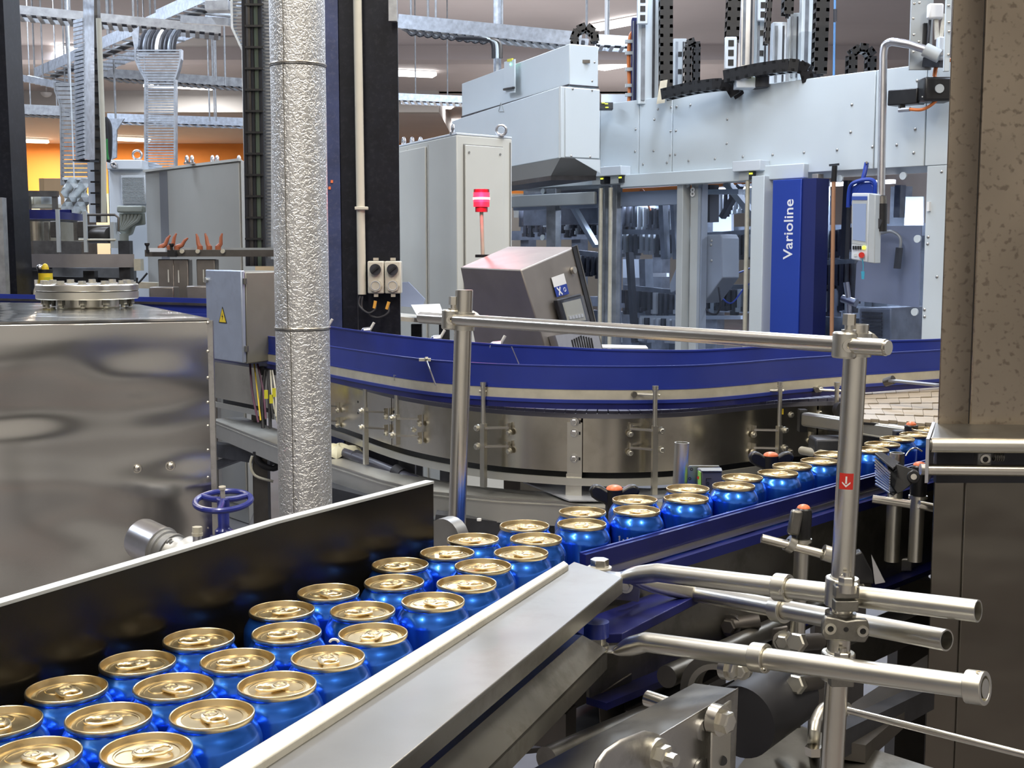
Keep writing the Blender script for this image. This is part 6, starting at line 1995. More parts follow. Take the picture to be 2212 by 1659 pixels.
part(t, 'scoop_rim', m, BLUEG)
part(t, 'scoop_bowl', MB().prism([mf(1834, 445, .11), mf(1838, 405, .11), mf(1853, 394, .11), mf(1880, 392, .11), mf(1888, 402, .11), mf(1885, 445, .11)], -mn * .03), BLUEG, bevel=.01)
part(t, 'peg', MB().cyl(mf(1872, 351, .0), mf(1872, 351, .09), .007, 8), STEEL)

# ---------------------------------------------------------------- inside the machine
rnd = random.Random(11)
ins_ = mc
def ibar(px0, py0, px1, py1, dep, w_, h_, m_, nm='rail'):
    return part(ins_, nm, MB().bar(mf(px0, py0, -dep), mf(px1, py1, -dep), w_, h_), m_)
part(ins_, 'floor_pan', fbox(tpx(2040), tpx(1060), .1, .16, -2.1, -.15), DARK)
for px in (1180, 1420, 1560, 1850):  # glowing tubes and area lights added to brighten the dark interior
    t_ = tpx(px, 420, -1.0)
    part(ins_, 'added_glow_tube', fbox(t_ - .3, t_ + .3, BZ - .03, BZ - .005, -1.0, -.95), LAMP)
    area('interior_fill', fp(t_, BZ - .04, -.97), (.5, .06), 26, COOL)
# rear frame
for px in (1150, 1262, 1375, 1440, 1560, 1700, 1790, 1880, 1960):
    t_ = tpx(px, 500, -1.9)
    part(ins_, 'rear_post', fbox(t_, t_ + .12, .1, BZ, -1.95, -1.85), MIDG)
for z_ in (.55, 1.0, 1.62):
    part(ins_, 'rear_rail', fbox(tpx(2040, 500, -1.8), tpx(1060, 500, -1.8), z_, z_ + .09, -1.84, -1.78), MIDG)
part(ins_, 'rear_sheet', fbox(tpx(2040, 500, -2), tpx(1760, 500, -2), .1, 1.7, -2.05, -2.0), MIDG)
part(ins_, 'rear_sheet', fbox(tpx(1480, 500, -2), tpx(1060, 500, -2), .1, .95, -2.05, -2.0), MIDG)
# long rails with rows of grippers
for (pa, ya, pb, yb, dep) in [(1130, 458, 1290, 462, .9), (1330, 455, 1470, 470, .9), (1130, 478, 1470, 487, 1.1), (1335, 520, 1475, 522, .7), (1350, 640, 1470, 652, .6), (1380, 700, 1475, 705, .5), (1500, 530, 1640, 520, .8), (1500, 640, 1640, 640, .7), (1200, 560, 1300, 570, .8), (1765, 520, 1900, 500, .9), (1765, 590, 1850, 585, .8), (1765, 640, 1850, 640, .8), (1550, 430, 1640, 420, 1.0)]:
    ibar(pa, ya, pb, yb, dep, .10, .10, DARK)
    ibar(pa, ya - 18, pb, yb - 18, dep + .05, .04, .05, MIDG)
    n_g = int((pb - pa) / 11)
    for k_ in range(n_g):
        u = (k_ + .5) / n_g
        c = mf(pa + (pb - pa) * u, ya + (yb - ya) * u, -dep + .06)
        h_ = .06 + .05 * rnd.random()
        part(ins_, 'gripper', MB().cyl(c + V(0, 0, .05), c - V(0, 0, h_), .022, 8).cyl(c - V(0, 0, h_), c - V(0, 0, h_ + .03), .034, 8), DARK if rnd.random() < .7 else GREYM2)
for (pa, ya, pb, yb, dep, w_, m_) in [(1228, 428, 1288, 532, .35, .05, GREYM), (1432, 425, 1438, 560, .5, .06, MIDG), (1455, 425, 1462, 560, .5, .05, MIDG), (1250, 430, 1325, 500, .7, .08, MIDG), (1360, 545, 1372, 740, .4, .05, RUBBER), (1395, 560, 1400, 740, .8, .09, MIDG), (1570, 395, 1640, 480, .6, .06, GREYM2), (1600, 400, 1560, 470, .8, .05, DARK), (1535, 400, 1535, 480, .6, .10, RUBBER), (1510, 415, 1600, 414, .5, .05, GREYM), (1505, 400, 1512, 520, .4, .04, GREYM2), (1240, 560, 1245, 740, .6, .05, MIDG), (1330, 560, 1338, 740, .3, .04, GREYM2), (1832, 390, 1824, 560, .5, .05, RUBBER), (1786, 390, 1784, 560, .8, .04, MIDG), (1945, 400, 1942, 470, .5, .06, MIDG)]:
    ibar(pa, ya, pb, yb, dep, w_, w_ * .7, m_, 'strut')
part(ins_, 'gear_plate', MB().prism([mf(1490, 508, -.12), mf(1555, 506, -.12), mf(1560, 515, -.12), mf(1560, 600, -.12), mf(1520, 655, -.12), mf(1490, 655, -.12), mf(1480, 640, -.12), mf(1482, 520, -.12)], -mn * .18), GREYM2, 'pale grey bolted gear plate', bevel=.006)
part(ins_, 'hinge_plate', MB().prism([mf(1476, 540, -.1), mf(1484, 545, -.1), mf(1470, 625, -.1), mf(1448, 632, -.1), mf(1446, 615, -.1)], -mn * .02), GREYM2, bevel=.004)
sg_ = MB().dome((0, 0, 0), mn, .010, .007, 8)
rep(ins_, 'bolt_head', sg_, CREAM, [mf(px, py, -.119) for px, py in ((1500, 520), (1537, 520), (1500, 530), (1498, 563), (1500, 573), (1497, 583), (1503, 586), (1508, 572), (1520, 574), (1537, 563), (1536, 529), (1510, 558))])
part(ins_, 'sensor_cable', MB().tube(smooth_path([mf(1520, 600, -.1), mf(1518, 640, -.1), mf(1528, 672, -.1), mf(1548, 678, -.1), mf(1556, 655, -.1), mf(1552, 620, -.1)], 6), .007, 8), RUBBER)
part(ins_, 'sensor', MB().cyl(mf(1522, 585, -.1), mf(1519, 640, -.1), .012, 10), DARK)
part(ins_, 'yellow_sleeve', MB().cyl(mf(1516, 626, -.095), mf(1516, 640, -.095), .013, 10), YELTAG)
part(ins_, 'light_panel', MB().prism([mf(1850, 570, -.25), mf(1905, 488, -.25), mf(1990, 488, -.25), mf(1984, 664, -.25), mf(1900, 655, -.25), mf(1846, 650, -.25)], -mn * .01), mat('interior_panel', (.42, .44, .50), 0, .4))
part(ins_, 'bright_back_patch', MB().prism([mf(1955, 425, -1.5), mf(1995, 425, -1.5), mf(1995, 487, -1.5), mf(1953, 487, -1.5)], -mn * .01), CABW)  # white plate puts the brightness of a rear window into colour
part(ins_, 'cable_gland', MB().cyl(mf(1943, 535, -.2), mf(1938, 580, -.2), .022, 10), IRON)
part(ins_, 'gland_cable', MB().tube(smooth_path([mf(1900, 505, -.2), mf(1925, 500, -.2), mf(1945, 515, -.2), mf(1942, 550, -.2)], 5), .009, 8), CREAM)
part(ins_, 'drive_box', MB().prism([mf(1855, 665, -.2), mf(1925, 665, -.2), mf(1925, 760, -.2), mf(1855, 760, -.2)], -mn * .4), MIDG, bevel=.01)
for k_ in range(8):
    part(ins_, 'cooling_fin', MB().bar(mf(1862, 675 + k_ * 8, -.19), mf(1905, 677 + k_ * 8, -.19), .01, .012), DARK)
part(ins_, 'pipe_fitting', MB().tube([mf(1828, 610, -.15), mf(1832, 640, -.15), mf(1835, 700, -.15)], .018, 10).cyl(mf(1820, 645, -.15), mf(1850, 655, -.15), .025, 12), ALU)
# pale plates put in for the bright patches at the back
for (pa, pb, ya, yb, dep, m_) in [(1345, 1395, 560, 600, 1.5, CABW), (1385, 1440, 590, 598, 1.0, WHITE), (1382, 1470, 682, 692, .5, GREYM), (1540, 1580, 430, 500, 1.7, CABW), (1345, 1390, 500, 520, 1.6, WHITE), (1110, 1160, 430, 470, 1.8, CREAM), (1105, 1145, 560, 640, 1.2, CABW), (1570, 1600, 660, 672, .8, WHITE), (1505, 1600, 682, 690, .5, CABW), (1360, 1400, 615, 640, 1.2, CABW)]:
    part(ins_, 'pale_back_plate', MB().prism([mf(pa, ya, -dep), mf(pb, ya, -dep), mf(pb, yb, -dep), mf(pa, yb, -dep)], -mn * .03), m_)
m = MB()
for (pa, ya, pb, yb) in [(1370, 425, 1405, 455), (1375, 440, 1395, 420), (1385, 445, 1402, 428)]:
    m.tube(smooth_path([mf(pa, ya, -.6), mf((pa + pb) / 2, min(ya, yb) - 10, -.6), mf(pb, yb, -.6)], 5), .008, 6)
part(ins_, 'orange_hose', m, OCAB, kind='stuff')
m = MB()
m.tube(smooth_path([mf(1550, 590, -.4), mf(1562, 575, -.4), mf(1590, 590, -.5), mf(1640, 570, -.5)], 5), .006, 6)
m.tube(smooth_path([mf(1556, 640, -.4), mf(1580, 655, -.4), mf(1610, 620, -.5), mf(1640, 600, -.5)], 5), .006, 6)
part(ins_, 'blue_hose', m, BLUEG, kind='stuff')
solo('paper_sheet', 'white papers lying right of the tilted steel box on the machine sill', 'paper', MB().prism([P(1290, 752, 4.9), P(1400, 754, 5.2), P(1395, 748, 5.6), P(1300, 746, 5.4)], V(0, 0, .004)), WHITE)
# ================================================================ left background
t, A, B, Cc, D, top = cabinet('grey_cabinet', 'long grey switch cabinet with a dark vertical stripe, left of the dense cable ladder', 'cabinet', 313, 521, 546, 343, 6.8, 7.75, 7.6, CABG)
nl = (B - A).cross(up).normalized(); gl = (B - A).normalized(); wl = (B - A).length
part(t, 'dark_stripe', MB().obox(A + gl * wl * .17 + nl * .001 + V(0, 0, .1), gl * wl * .09, nl * .004, V(0, 0, top - .12)), mat('stripe_grey', (.20, .21, .23), 0, .5))
part(t, 'door', MB().obox(A + gl * wl * .27 + nl * .001 + V(0, 0, .1), gl * wl * .72, nl * .010, V(0, 0, top - .12)), CABG, bevel=.003)
part(t, 'top_rim', MB().obox(A + nl * .002 + V(0, 0, top - .012), gl * wl, nl * .014, V(0, 0, .014)), CAB)
for px, py in ((404, 362), (415, 361), (459, 354), (469, 353), (516, 348)):
    c = P(px, py, 7.2); c.z = top
    eye(t, c, d=(1, .5, 0), r=.018)
t = thing('white_cabinet', 'white switch cabinet with a louvred filter grille behind the grey cabinet', 'cabinet', P(275, 620, 8.5))
za, zb_, = P(275, 366, 8.5).z, 0.0
x0_, x1_ = P(238, 500, 8.5).x, P(330, 500, 8.5).x
part(t, 'body', MB().box(((x0_ + x1_) / 2, 8.8, za / 2), (x1_ - x0_, .6, za)), CABW, bevel=.006)
part(t, 'side', MB().hexa([V(x0_ - .075, 9.1, .1), V(x0_ - .002, 8.5, .1), V(x0_ - .002, 8.52, .1), V(x0_ - .07, 9.12, .1), V(x0_ - .075, 9.1, za), V(x0_ - .002, 8.5, za), V(x0_ - .002, 8.52, za), V(x0_ - .07, 9.12, za)]), CABG)
zc, zd = P(275, 366, 8.45).z, P(275, 345, 8.45).z
part(t, 'top_box', MB().box((P(268, 350, 8.45).x, 8.7, (zc + zd) / 2), (.235, .5, zd - zc)), CABW, bevel=.006)
eye(t, V(P(292, 345, 8.45).x, 8.5, zd), d=(0, 1, .0), r=.03)
eye(t, P(246, 362, 8.44), d=(0, 1, 0), r=.014)
g0, g1 = P(262, 378, 8.49), P(316, 441, 8.49)
gr_ = part(t, 'grille', MB().box(((g0.x + g1.x) / 2, 8.485, (g0.z + g1.z) / 2), (g1.x - g0.x, .02, g0.z - g1.z)), CABW, bevel=.003)
gz0, gz1 = g0.z - .02, g1.z + .01
for k in range(20):
    z = gz1 + (gz0 - gz1) * k / 19
    part(t, 'louvre', MB().hexa([V(g0.x + .008, 8.476, z), V(g1.x - .006, 8.476, z), V(g1.x - .006, 8.474, z - .001), V(g0.x + .008, 8.474, z - .001), V(g0.x + .008, 8.472, z + .005), V(g1.x - .006, 8.472, z + .005), V(g1.x - .006, 8.466, z + .001), V(g0.x + .008, 8.466, z + .001)]), GREYM2)
m = MB()
t = thing('cable_manifold', 'grey-green moulded duct elbow with ribs below the louvred grille', 'duct', P(280, 510, 8.2))
GG = mat('grey_green_plastic', (.30, .32, .28), 0, .5)
part(t, 'upper_flange', MB().box(P(284, 452, 8.2), (.17, .08, .045)), GG, bevel=.01)
for k in range(6):
    o = k * .012
    part(t, 'rib', MB().tube(smooth_path([P(262 + k * 8, 463, 8.2), P(262 + k * 7, 476, 8.2), P(262 + k * 4, 486, 8.2), P(258 + k * 2, 497, 8.2)], 4), .012, 8), GG)
part(t, 'body', MB().prism([P(256, 458, 8.25), P(308, 458, 8.25), P(310, 485, 8.25), P(288, 488, 8.25), P(282, 506, 8.25), P(268, 512, 8.25), P(256, 500, 8.25)], V(0, .06, 0)), GG, bevel=.008)
part(t, 'drop_pipe', MB().cyl(P(266, 505, 8.22), V(P(266, 505, 8.22).x, 8.22, .0), .035, 12), GG)

# cable ladders
def vladder(name, lab, outline, pys, Y, n, m_side, m_rung, depth=.06, fill=.55, cables=0, tilt=0.0):
    """outline: function py -> (left px, right px)"""
    zt_, zb_ = P(300, pys[0], Y).z, P(300, pys[1], Y).z
    l0, r0 = outline(pys[0]); l1, r1_ = outline(pys[1])
    t = thing(name, lab, 'cable ladder', P((l1 + r1_) / 2, pys[1], Y))
    N_ = 12
    for sd in (0, 1):
        m = MB()
        pts = []
        for k in range(N_ + 1):
            py = pys[0] + (pys[1] - pys[0]) * k / N_
            pts.append(P(outline(py)[sd], py, Y + (tilt if sd else 0)))
        for a_, b_ in zip(pts, pts[1:]):
            m.bar(a_, b_, .012, depth, (0, 1, 0)) if False else m.hexa([a_ - V(.006, 0, 0), a_ + V(.006, 0, 0), a_ + V(.006, depth, 0), a_ + V(-.006, depth, 0), b_ - V(.006, 0, 0), b_ + V(.006, 0, 0), b_ + V(.006, depth, 0), b_ + V(-.006, depth, 0)])
        part(t, 'side_rail', m, m_side)
    for k in range(n):
        py = pys[0] + (pys[1] - pys[0]) * (k + .5) / n
        a_, b_ = outline(py)
        h_ = abs(zt_ - zb_) / n * fill
        pa_, pb_ = P(a_ + 1, py, Y + .012), P(b_ - 1, py, Y + .012 + tilt)
        part(t, 'rung', MB().bar(pa_, pb_, .010, h_), m_rung)
    for k in range(cables):
        py0, py1 = pys
        u = (k + .5) / cables
        q0 = P(outline(py0)[0] + (outline(py0)[1] - outline(py0)[0]) * u, py0, Y + .05)
        q1 = P(outline(py1)[0] + (outline(py1)[1] - outline(py1)[0]) * u, py1, Y + .05)
        part(t, 'cable', MB().cyl(q0, q1, .012, 8), [RUBBER, IRON, MIDG][k % 3])
    return t
def out_wide(py):
    k = max(0, min(1, (py - 135) / 35))
    return 292 + 21 * k, 389 - 12 * k
vladder('cable_ladder', 'wide bright galvanised cable ladder with a flared top, above the grey cabinet', out_wide, (106, 366), 8.6, 44, GALV, GALV)
def out_grey(py):
    k = max(0, min(1, (py - 195) / 30))
    return 117 + 12 * k + (py - 150) * .012, 196 - 6 * k
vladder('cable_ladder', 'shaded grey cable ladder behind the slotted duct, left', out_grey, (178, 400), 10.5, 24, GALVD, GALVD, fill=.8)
c = P(150, 190, 10.55)
lad = [o for o in bpy.data.objects if o.name.startswith('cable_ladder')][-1]
lad = [o for o in bpy.data.objects if o.get('label', '').startswith('shaded grey cable ladder')][0]
part(lad, 'hanger', MB().cyl(V(c.x, c.y, P(150, 200, 10.5).z), V(c.x, c.y, H), .01, 8), GALVD)
def out_dense(py):
    return (500 if py < 60 else 500 + min(22, (py - 60) * .5)) + py * .02, 588
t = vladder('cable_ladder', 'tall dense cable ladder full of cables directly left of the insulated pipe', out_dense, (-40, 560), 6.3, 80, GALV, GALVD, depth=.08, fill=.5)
part(t, 'back_sheet', MB().hexa([P(530, 575, 6.5), P(600, 575, 6.5), P(600, 575, 6.52), P(530, 575, 6.52), P(524, -60, 6.5), P(600, -60, 6.5), P(600, -60, 6.52), P(524, -60, 6.52)]), GALVD)
for px, m_, r_ in ((532, RUBBER, .012), (541, IRON, .014), (549, RUBBER, .011), (558, mat('olive_cable', (.10, .13, .09), 0, .5), .013), (566, RUBBER, .012)):
    part(t, 'cable', MB().cyl(P(px - 6, -40, 6.26), P(px + 4, 575, 6.26), r_, 8), m_)
for py in range(10, 560, 46):
    part(t, 'cable_tie', MB().box(P(549, py, 6.24), (.09, .01, .010)), BLACKP)
# slotted duct
t = thing('slotted_duct', 'bluish slotted vertical cable duct beside the cable riser', 'duct', P(182, 345, 7.2))
Yd = 7.2
part(t, 'side_sheet', MB().hexa([P(183, 345, Yd), P(205, 345, Yd + .15), P(205, 345, Yd + .16), P(183, 345, Yd + .01), P(179, -30, Yd), P(203, -30, Yd + .15), P(203, -30, Yd + .16), P(179, -30, Yd + .01)]), GALV)
n = 34
for k in range(n):
    py = 40 + 305 * (k + .5) / n
    x0_ = 160 + (py - 40) * .018
    a_, b_ = P(x0_, py + 3, Yd + .12), P(183 - (345 - py) * .01, py - 2, Yd)
    part(t, 'slat', MB().bar(a_, b_, .012, .017), GALV)
part(t, 'back_strip', MB().hexa([P(166, 346, Yd + .14), P(184, 346, Yd + .02), P(184, 346, Yd + .03), P(166, 346, Yd + .15), P(160, 110, Yd + .14), P(181, 110, Yd + .02), P(181, 110, Yd + .03), P(160, 110, Yd + .15)]), MIDG)
part(t, 'bottom_cap', MB().bar(P(167, 348, Yd + .12), P(204, 348, Yd + .08), .08, .008), DARK)
t = thing('cable_riser', 'dark vertical cable riser with a pale conduit and green cables', 'cable', P(213, 480, 7.6))
part(t, 'channel', MB().box(((P(208, 300, 7.6).x), 7.65, (P(208, -20, 7.6).z + P(208, 480, 7.6).z) / 2), (.05, .06, P(208, -20, 7.6).z - P(208, 480, 7.6).z)), IRON)
part(t, 'conduit', MB().cyl(P(213, 40, 7.58), P(224, 340, 7.58), .016, 12).cyl(P(224, 340, 7.58), P(224, 480, 7.58), .016, 12), IVORY)
for k in range(16):
    part(t, 'cable_tie', MB().box(P(205, 105 + k * 24, 7.6), (.05, .012, .010)), BLACKP)
m = MB()
m.tube(smooth_path([P(226, 255, 7.9), P(236, 275, 7.9), P(236, 330, 7.9), P(232, 350, 7.9)], 6), .018, 8)
m.tube(smooth_path([P(228, 262, 7.85), P(230, 290, 7.85), P(233, 345, 7.85)], 6), .012, 8)
part(t, 'loose_cable', m, RUBBER)
part(t, 'green_cable', MB().tube(smooth_path([P(230, 300, 7.8), P(231, 330, 7.8), P(234, 345, 7.8)], 6), .008, 8), mat('green_cable', (.03, .25, .06), 0, .5))
part(t, 'lower_post', MB().box(P(200, 400, 7.7), (.04, .04, .45)), CABW)
# horizontal trays
def htray(lab, a, b, wd, ht, m_, nr=0, up_=(0, 0, 1), rung_m=None, hangers=()):
    t = thing('cable_tray', lab, 'cable tray', (a + b) / 2)
    d = (b - a).normalized()
    s_ = V(-d.y, d.x, 0).normalized()
    for sg, nm in ((0, 'near_side'), (1, 'far_side')):
        o_ = s_ * wd * sg
        part(t, 'side_rail', MB().bar(a + o_ + V(0, 0, ht / 2), b + o_ + V(0, 0, ht / 2), .006, ht), m_)
    for k in range(nr):
        q_ = a.lerp(b, (k + .5) / nr)
        part(t, 'rung', MB().bar(q_, q_ + s_ * wd, .03, .012), rung_m or m_)
    for k in (hangers or (.25, .75)):
        q_ = a.lerp(b, k) + s_ * wd * .5
        part(t, 'hanger', MB().cyl(V(q_.x, q_.y, q_.z), V(q_.x, q_.y, H), .008, 8), GALVD)
    part(t, 'cable_bundle', MB().tube([a + s_ * wd * .4 + V(0, 0, .03), b + s_ * wd * .4 + V(0, 0, .03)], .03, 8), DARK)
    return t
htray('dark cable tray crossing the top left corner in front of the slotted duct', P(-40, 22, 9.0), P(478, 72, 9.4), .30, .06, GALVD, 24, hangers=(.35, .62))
htray('light blue galvanised cable tray sloping up from the far ladder to the top', P(76, 168, 13.0), P(345, 52, 10.2), .45, .10, GALV, 14, rung_m=GALVD, hangers=(.1, .45))
htray('light blue galvanised tray at the top edge left of the dense ladder', P(338, 50, 10.0), P(480, -12, 8.9), .40, .10, GALV, 8, rung_m=GALVD)
htray('long perforated galvanised tray behind the pale overhead housing', P(860, 60, 9.5), P(1256, 100, 9.2), .30, .10, GALV, 22, rung_m=GALVD, hangers=(.18, .55))
htray('thin galvanised tray continuing right between the lifting columns', P(1290, 96, 10.2), P(1425, 104, 10.2), .30, .08, GALV, 6, hangers=(.2, .7))
htray('distant pale cable tray above the pale control cabinet', P(860, 216, 15.0), P(1000, 222, 15.0), .4, .08, GALV, 10, rung_m=GALVD)
htray('distant cable tray behind the wide ladder, upper one', P(210, 165, 13.5), P(530, 188, 13.5), .4, .09, GALVD, 20)
htray('distant pale cable tray behind the wide ladder, lower one', P(232, 262, 16.0), P(530, 272, 16.0), .4, .10, GALV, 16)
htray('distant cable tray near the far black column', P(25, 245, 16.0), P(140, 250, 16.0), .4, .12, GALVD, 8)
htray('bright cable tray end left of the shaded ladder', P(25, 170, 12.5), P(120, 190, 12.2), .5, .06, GALV, 8)
t = thing('tray_fitting', 'grey sheet metal tray bend hanging in front of the orange wall', 'cable tray', P(255, 330, 12.0))
part(t, 'sheet', MB().prism([P(228, 256, 12.0), P(268, 256, 12.0), P(252, 280, 12.0), P(251, 340, 12.0), P(240, 345, 12.0), P(236, 285, 12.0)], V(0, .03, 0)), GALV)
t = thing('tray_box', 'grey junction box under the tray at the top left of the dense ladder', 'box', P(470, 15, 8.6))
part(t, 'case', MB().box(P(472, 14, 8.6), (.16, .12, .07)), GALVD, bevel=.006)
part(t, 'support', MB().bar(P(395, 42, 8.8), P(498, 48, 8.6), .05, .05), GALVD)
t = thing('tray_drop', 'dark cable bundle dropping into the top of the wide ladder', 'cable', P(340, 100, 8.7))
m = MB()
for k in range(9):
    px = 303 + k * 9
    part(t, 'cable', MB().tube(smooth_path([P(px + 12, 68, 9.1), P(px + 4, 82, 8.8), P(px, 100, 8.72), P(px, 112, 8.7)], 4), .016, 8), [DARK, WHITE if k == 4 else MIDG, RUBBER][k % 3])
part(t, 'end_plate', MB().prism([P(284, 70, 8.65), P(300, 56, 8.65), P(298, 100, 8.65), P(291, 112, 8.65)], V(0, .01, 0)), GALV)
for i, (px, py0, Y) in enumerate([(75, 60, 14), (146, 40, 14), (237, 45, 14), (325, 0, 13), (336, 0, 13), (467, 20, 13), (487, 20, 13), (925, 0, 11), (888, 0, 12), (1267, 0, 11), (1310, 0, 10.5), (453, 195, 16), (467, 195, 16)]):
    yb = [165, 165, 105, 45, 45, 175, 185, 70, 60, 90, 95, 262, 262][i]
    a = P(px, yb, Y)
    solo('hanger_rod', 'thin threaded hanger rod under the ceiling ' + ['left of the slotted duct, outer one', 'right beside the far tray, left', 'just right of the cable riser', 'above the top tray, left of a pair', 'above the top tray, right of a pair', 'left of two before the dense ladder', 'right of two before the dense ladder', 'right of the black column, second', 'right of the black column, first', 'left of the looped chain', 'right of the looped chain', 'over the lower far tray, left', 'over the lower far tray, right'][i], 'rod', MB().cyl(a, V(a.x, a.y, H), .010 if i != 10 else .016, 8), GALVD if i != 10 else WHITE, 'hanger rods under the ceiling')
t = [o for o in bpy.data.objects if o.name == 'tray_fitting'][0]
c = P(250, 258, 12.02)
part(t, 'hanger', MB().cyl(c, V(c.x, c.y, H), .01, 8), GALVD)
m_ = thing('tray_cable_drop', 'cables looping down from the perforated tray onto the pale housing', 'cable', P(1070, 120, 9.3))
for k in range(3):
    part(m_, 'cable', MB().tube(smooth_path([P(985 + k * 30, 82 + k * 2, 9.25), P(1040 + k * 8, 84, 9.2), P(1063 + k * 8, 92, 9.2), P(1066 + k * 8, 126, 9.2)], 5), .014, 8), [RUBBER, GREYM, IRON][k])
m = MB()
for k in range(10):
    m.tube(smooth_path([P(880 + k * 17, 68 + k * 2, 9.4), P(890 + k * 17, 76 + k * 2, 9.35), P(902 + k * 17, 70 + k * 2, 9.4)], 4), .010, 6)
part(m_, 'hanging_loops', m, RUBBER, kind='stuff')

# cardboard boxes, shelf and film
t = thing('cardboard_box', 'brown cardboard box in front of the orange wall', 'box', P(108, 445, 13))
part(t, 'carton', MB().box(P(112, 417, 13) + V(.05, .2, -.02), (.36, .4, .34)), CARD, bevel=.004)
part(t, 'dark_strip', MB().box(P(112, 417, 13) + V(-.10, -.002, -.02), (.04, .002, .34)), mat('dark_carton_brown', (.33, .22, .11), 0, .6))  # darker brown strip near the left edge of the carton
part(t, 'stack_below', MB().box(V(P(112, 417, 13).x + .05, 13.2, P(112, 417, 13).z / 2 - .1), (.5, .5, P(112, 417, 13).z - .2)), IRON)
t = thing('shelf_rack', 'grey bench rail with pale items on it behind the left conveyor', 'rack', P(80, 445, 11))
part(t, 'rail', MB().bar(P(0, 418, 11), P(125, 419, 11), .06, .05), IRON)
for px in (15, 60, 118):
    part(t, 'post', MB().bar(P(px, 418, 11), V(P(px, 418, 11).x, 11, 0), .04, .04, (0, 1, 0)), IRON)
part(t, 'counter', MB().bar(P(0, 446, 11.2), P(135, 446, 11.2), .3, .03), IVORY)
for i, (px, w_, m__) in enumerate([(42, .06, LAMPW), (58, .03, CREAM), (67, .04, CREAM), (86, .05, IVORY), (106, .07, GREYM2), (123, .035, WHITE)]):
    c = P(px, 444, 11.15)
    solo('bottle', ['yellowish container on the bench, leftmost', 'small cream bottle second from the left on the bench', 'small cream bottle third from the left on the bench', 'ivory carton in the middle of the bench', 'wide grey tub on the bench', 'white upright bottle at the right end of the bench'][i], 'container', MB().lathe([(w_ * .8, 0), (w_, .01), (w_, .07), (w_ * .7, .09), (w_ * .5, .11), (0, .11)], c, (0, 0, 1), 14), IVORY if m__ is LAMPW else m__, 'containers on the bench')  # leftmost container is plain ivory plastic
m = MB()
vs = []
for i in range(9):
    for j in range(7):
        c = P(136 + j * 9, 386 + i * 10, 10.0)
        vs.append(c + V(0, .06 * math.sin(i * 1.7 + j * 2.1), 0))
m.add(vs, [(i * 7 + j, i * 7 + j + 1, (i + 1) * 7 + j + 1, (i + 1) * 7 + j) for i in range(8) for j in range(6)])
m.add([v + V(0, .01, 0) for v in vs], [(i * 7 + j, i * 7 + j + 1, (i + 1) * 7 + j + 1, (i + 1) * 7 + j) for i in range(8) for j in range(6)])
m.bar(P(136, 386, 10.02), P(190, 386, 10.02), .02, .02)
m.cyl(P(160, 386, 10.02), V(P(160, 386, 10.02).x, 10.02, H), .006, 6)
solo('plastic_film', 'crinkled shiny plastic film hanging below the shaded ladder', 'film', m, FOIL)

# left conveyor
lc = thing('left_conveyor', 'curved steel conveyor with dark blue guards at the left edge, behind the tank', 'conveyor', P(90, 560, 7.0))
lp_ = [(-120, 7.6), (-60, 7.2), (0, 7.0), (60, 6.95), (120, 7.05), (160, 7.3), (182, 7.6)]
LPa = []
for px, Y in lp_:
    q_ = P(px, 500, Y)
    LPa.append(V(q_.x, q_.y, 0))
LP2 = [(p.x, p.y) for p in smooth_path(LPa, 5)]
zz = lambda py: P(60, py, 6.97).z
part(lc, 'side_plate', MB().rect(LP2, 0, .006, zz(520), zz(478)), CURVE)
part(lc, 'belt', MB().rect(LP2, .0, .5, zz(478), zz(474)), DARK)
part(lc, 'guard', MB().rect(LP2, .0, .008, zz(472), zz(456)), BLUED)
part(lc, 'guard', MB().rect(LP2, .48, .49, zz(466), zz(447)), BLUED)
part(lc, 'inner_strip', MB().rect(LP2, .30, .31, zz(466), zz(455)), GREYM2)
for px in (36, 124, 183):
    q_ = P(px, 450, 6.85)
    o_ = part(lc, 'bracket_post', MB().bar(V(q_.x, q_.y, P(px, 545, 6.85).z), V(q_.x, q_.y, P(px, 452 if px < 180 else 458, 6.85).z), .018, .018, (0, 1, 0)), GREYM2)
    m = MB()
    part(o_, 'bracket_clamp', MB().box(V(q_.x - .03, q_.y + .04, P(px, 495, 6.85).z), (.05, .03, .09)), IRON, bevel=.005)
for px in (105, 168):
    q_ = P(px, 500, 6.93)
    part(lc, 'joint_strip', MB().box(q_ + V(0, -.03, 0), (.022, .01, .10)), STEELD)
BEAM = [(-60, 556, 6.9), (0, 556, 6.7), (160, 560, 6.6), (290, 568, 6.7)]
part(lc, 'frame_beam', MB().rect([(P(px, 556, Y).x, Y) for px, _, Y in BEAM], 0, .08, P(100, 578, 6.6).z, P(100, 549, 6.6).z), mat('grey_beam', (.30, .28, .28), .6, .4, .15, 6))
part(lc, 'beam_end', MB().box(P(300, 572, 6.68), (.035, .06, .062)), CREAM)
part(lc, 'roller', MB().cyl(P(198, 508, 7.0), P(240, 508, 6.9), .045, 20), IRON)
part(lc, 'roller_cover', MB().box(P(218, 494, 7.0), (.17, .10, .04)), IRON, bevel=.008)
part(lc, 'roller_side', MB().box(P(248, 508, 6.9), (.02, .10, .14)), GREYM2)
part(lc, 'guide_wire', MB().tube([P(183, 464, 6.9), P(248, 464, 6.9), P(256, 470, 6.9), P(256, 500, 6.9)], .007, 8), IRON)
part(lc, 'guide_wire', MB().tube([P(170, 518, 6.85), P(250, 518, 6.85)], .006, 8), CREAM)
for px in (8, 75, 190, 268):
    q_ = P(px, 585, 6.7)
    part(lc, 'leg', MB().bar(V(q_.x, q_.y + .04, 0), V(q_.x, q_.y + .04, P(px, 520 if px > 200 else 585, 6.7).z), .06, .06, (0, 1, 0)), DARK)
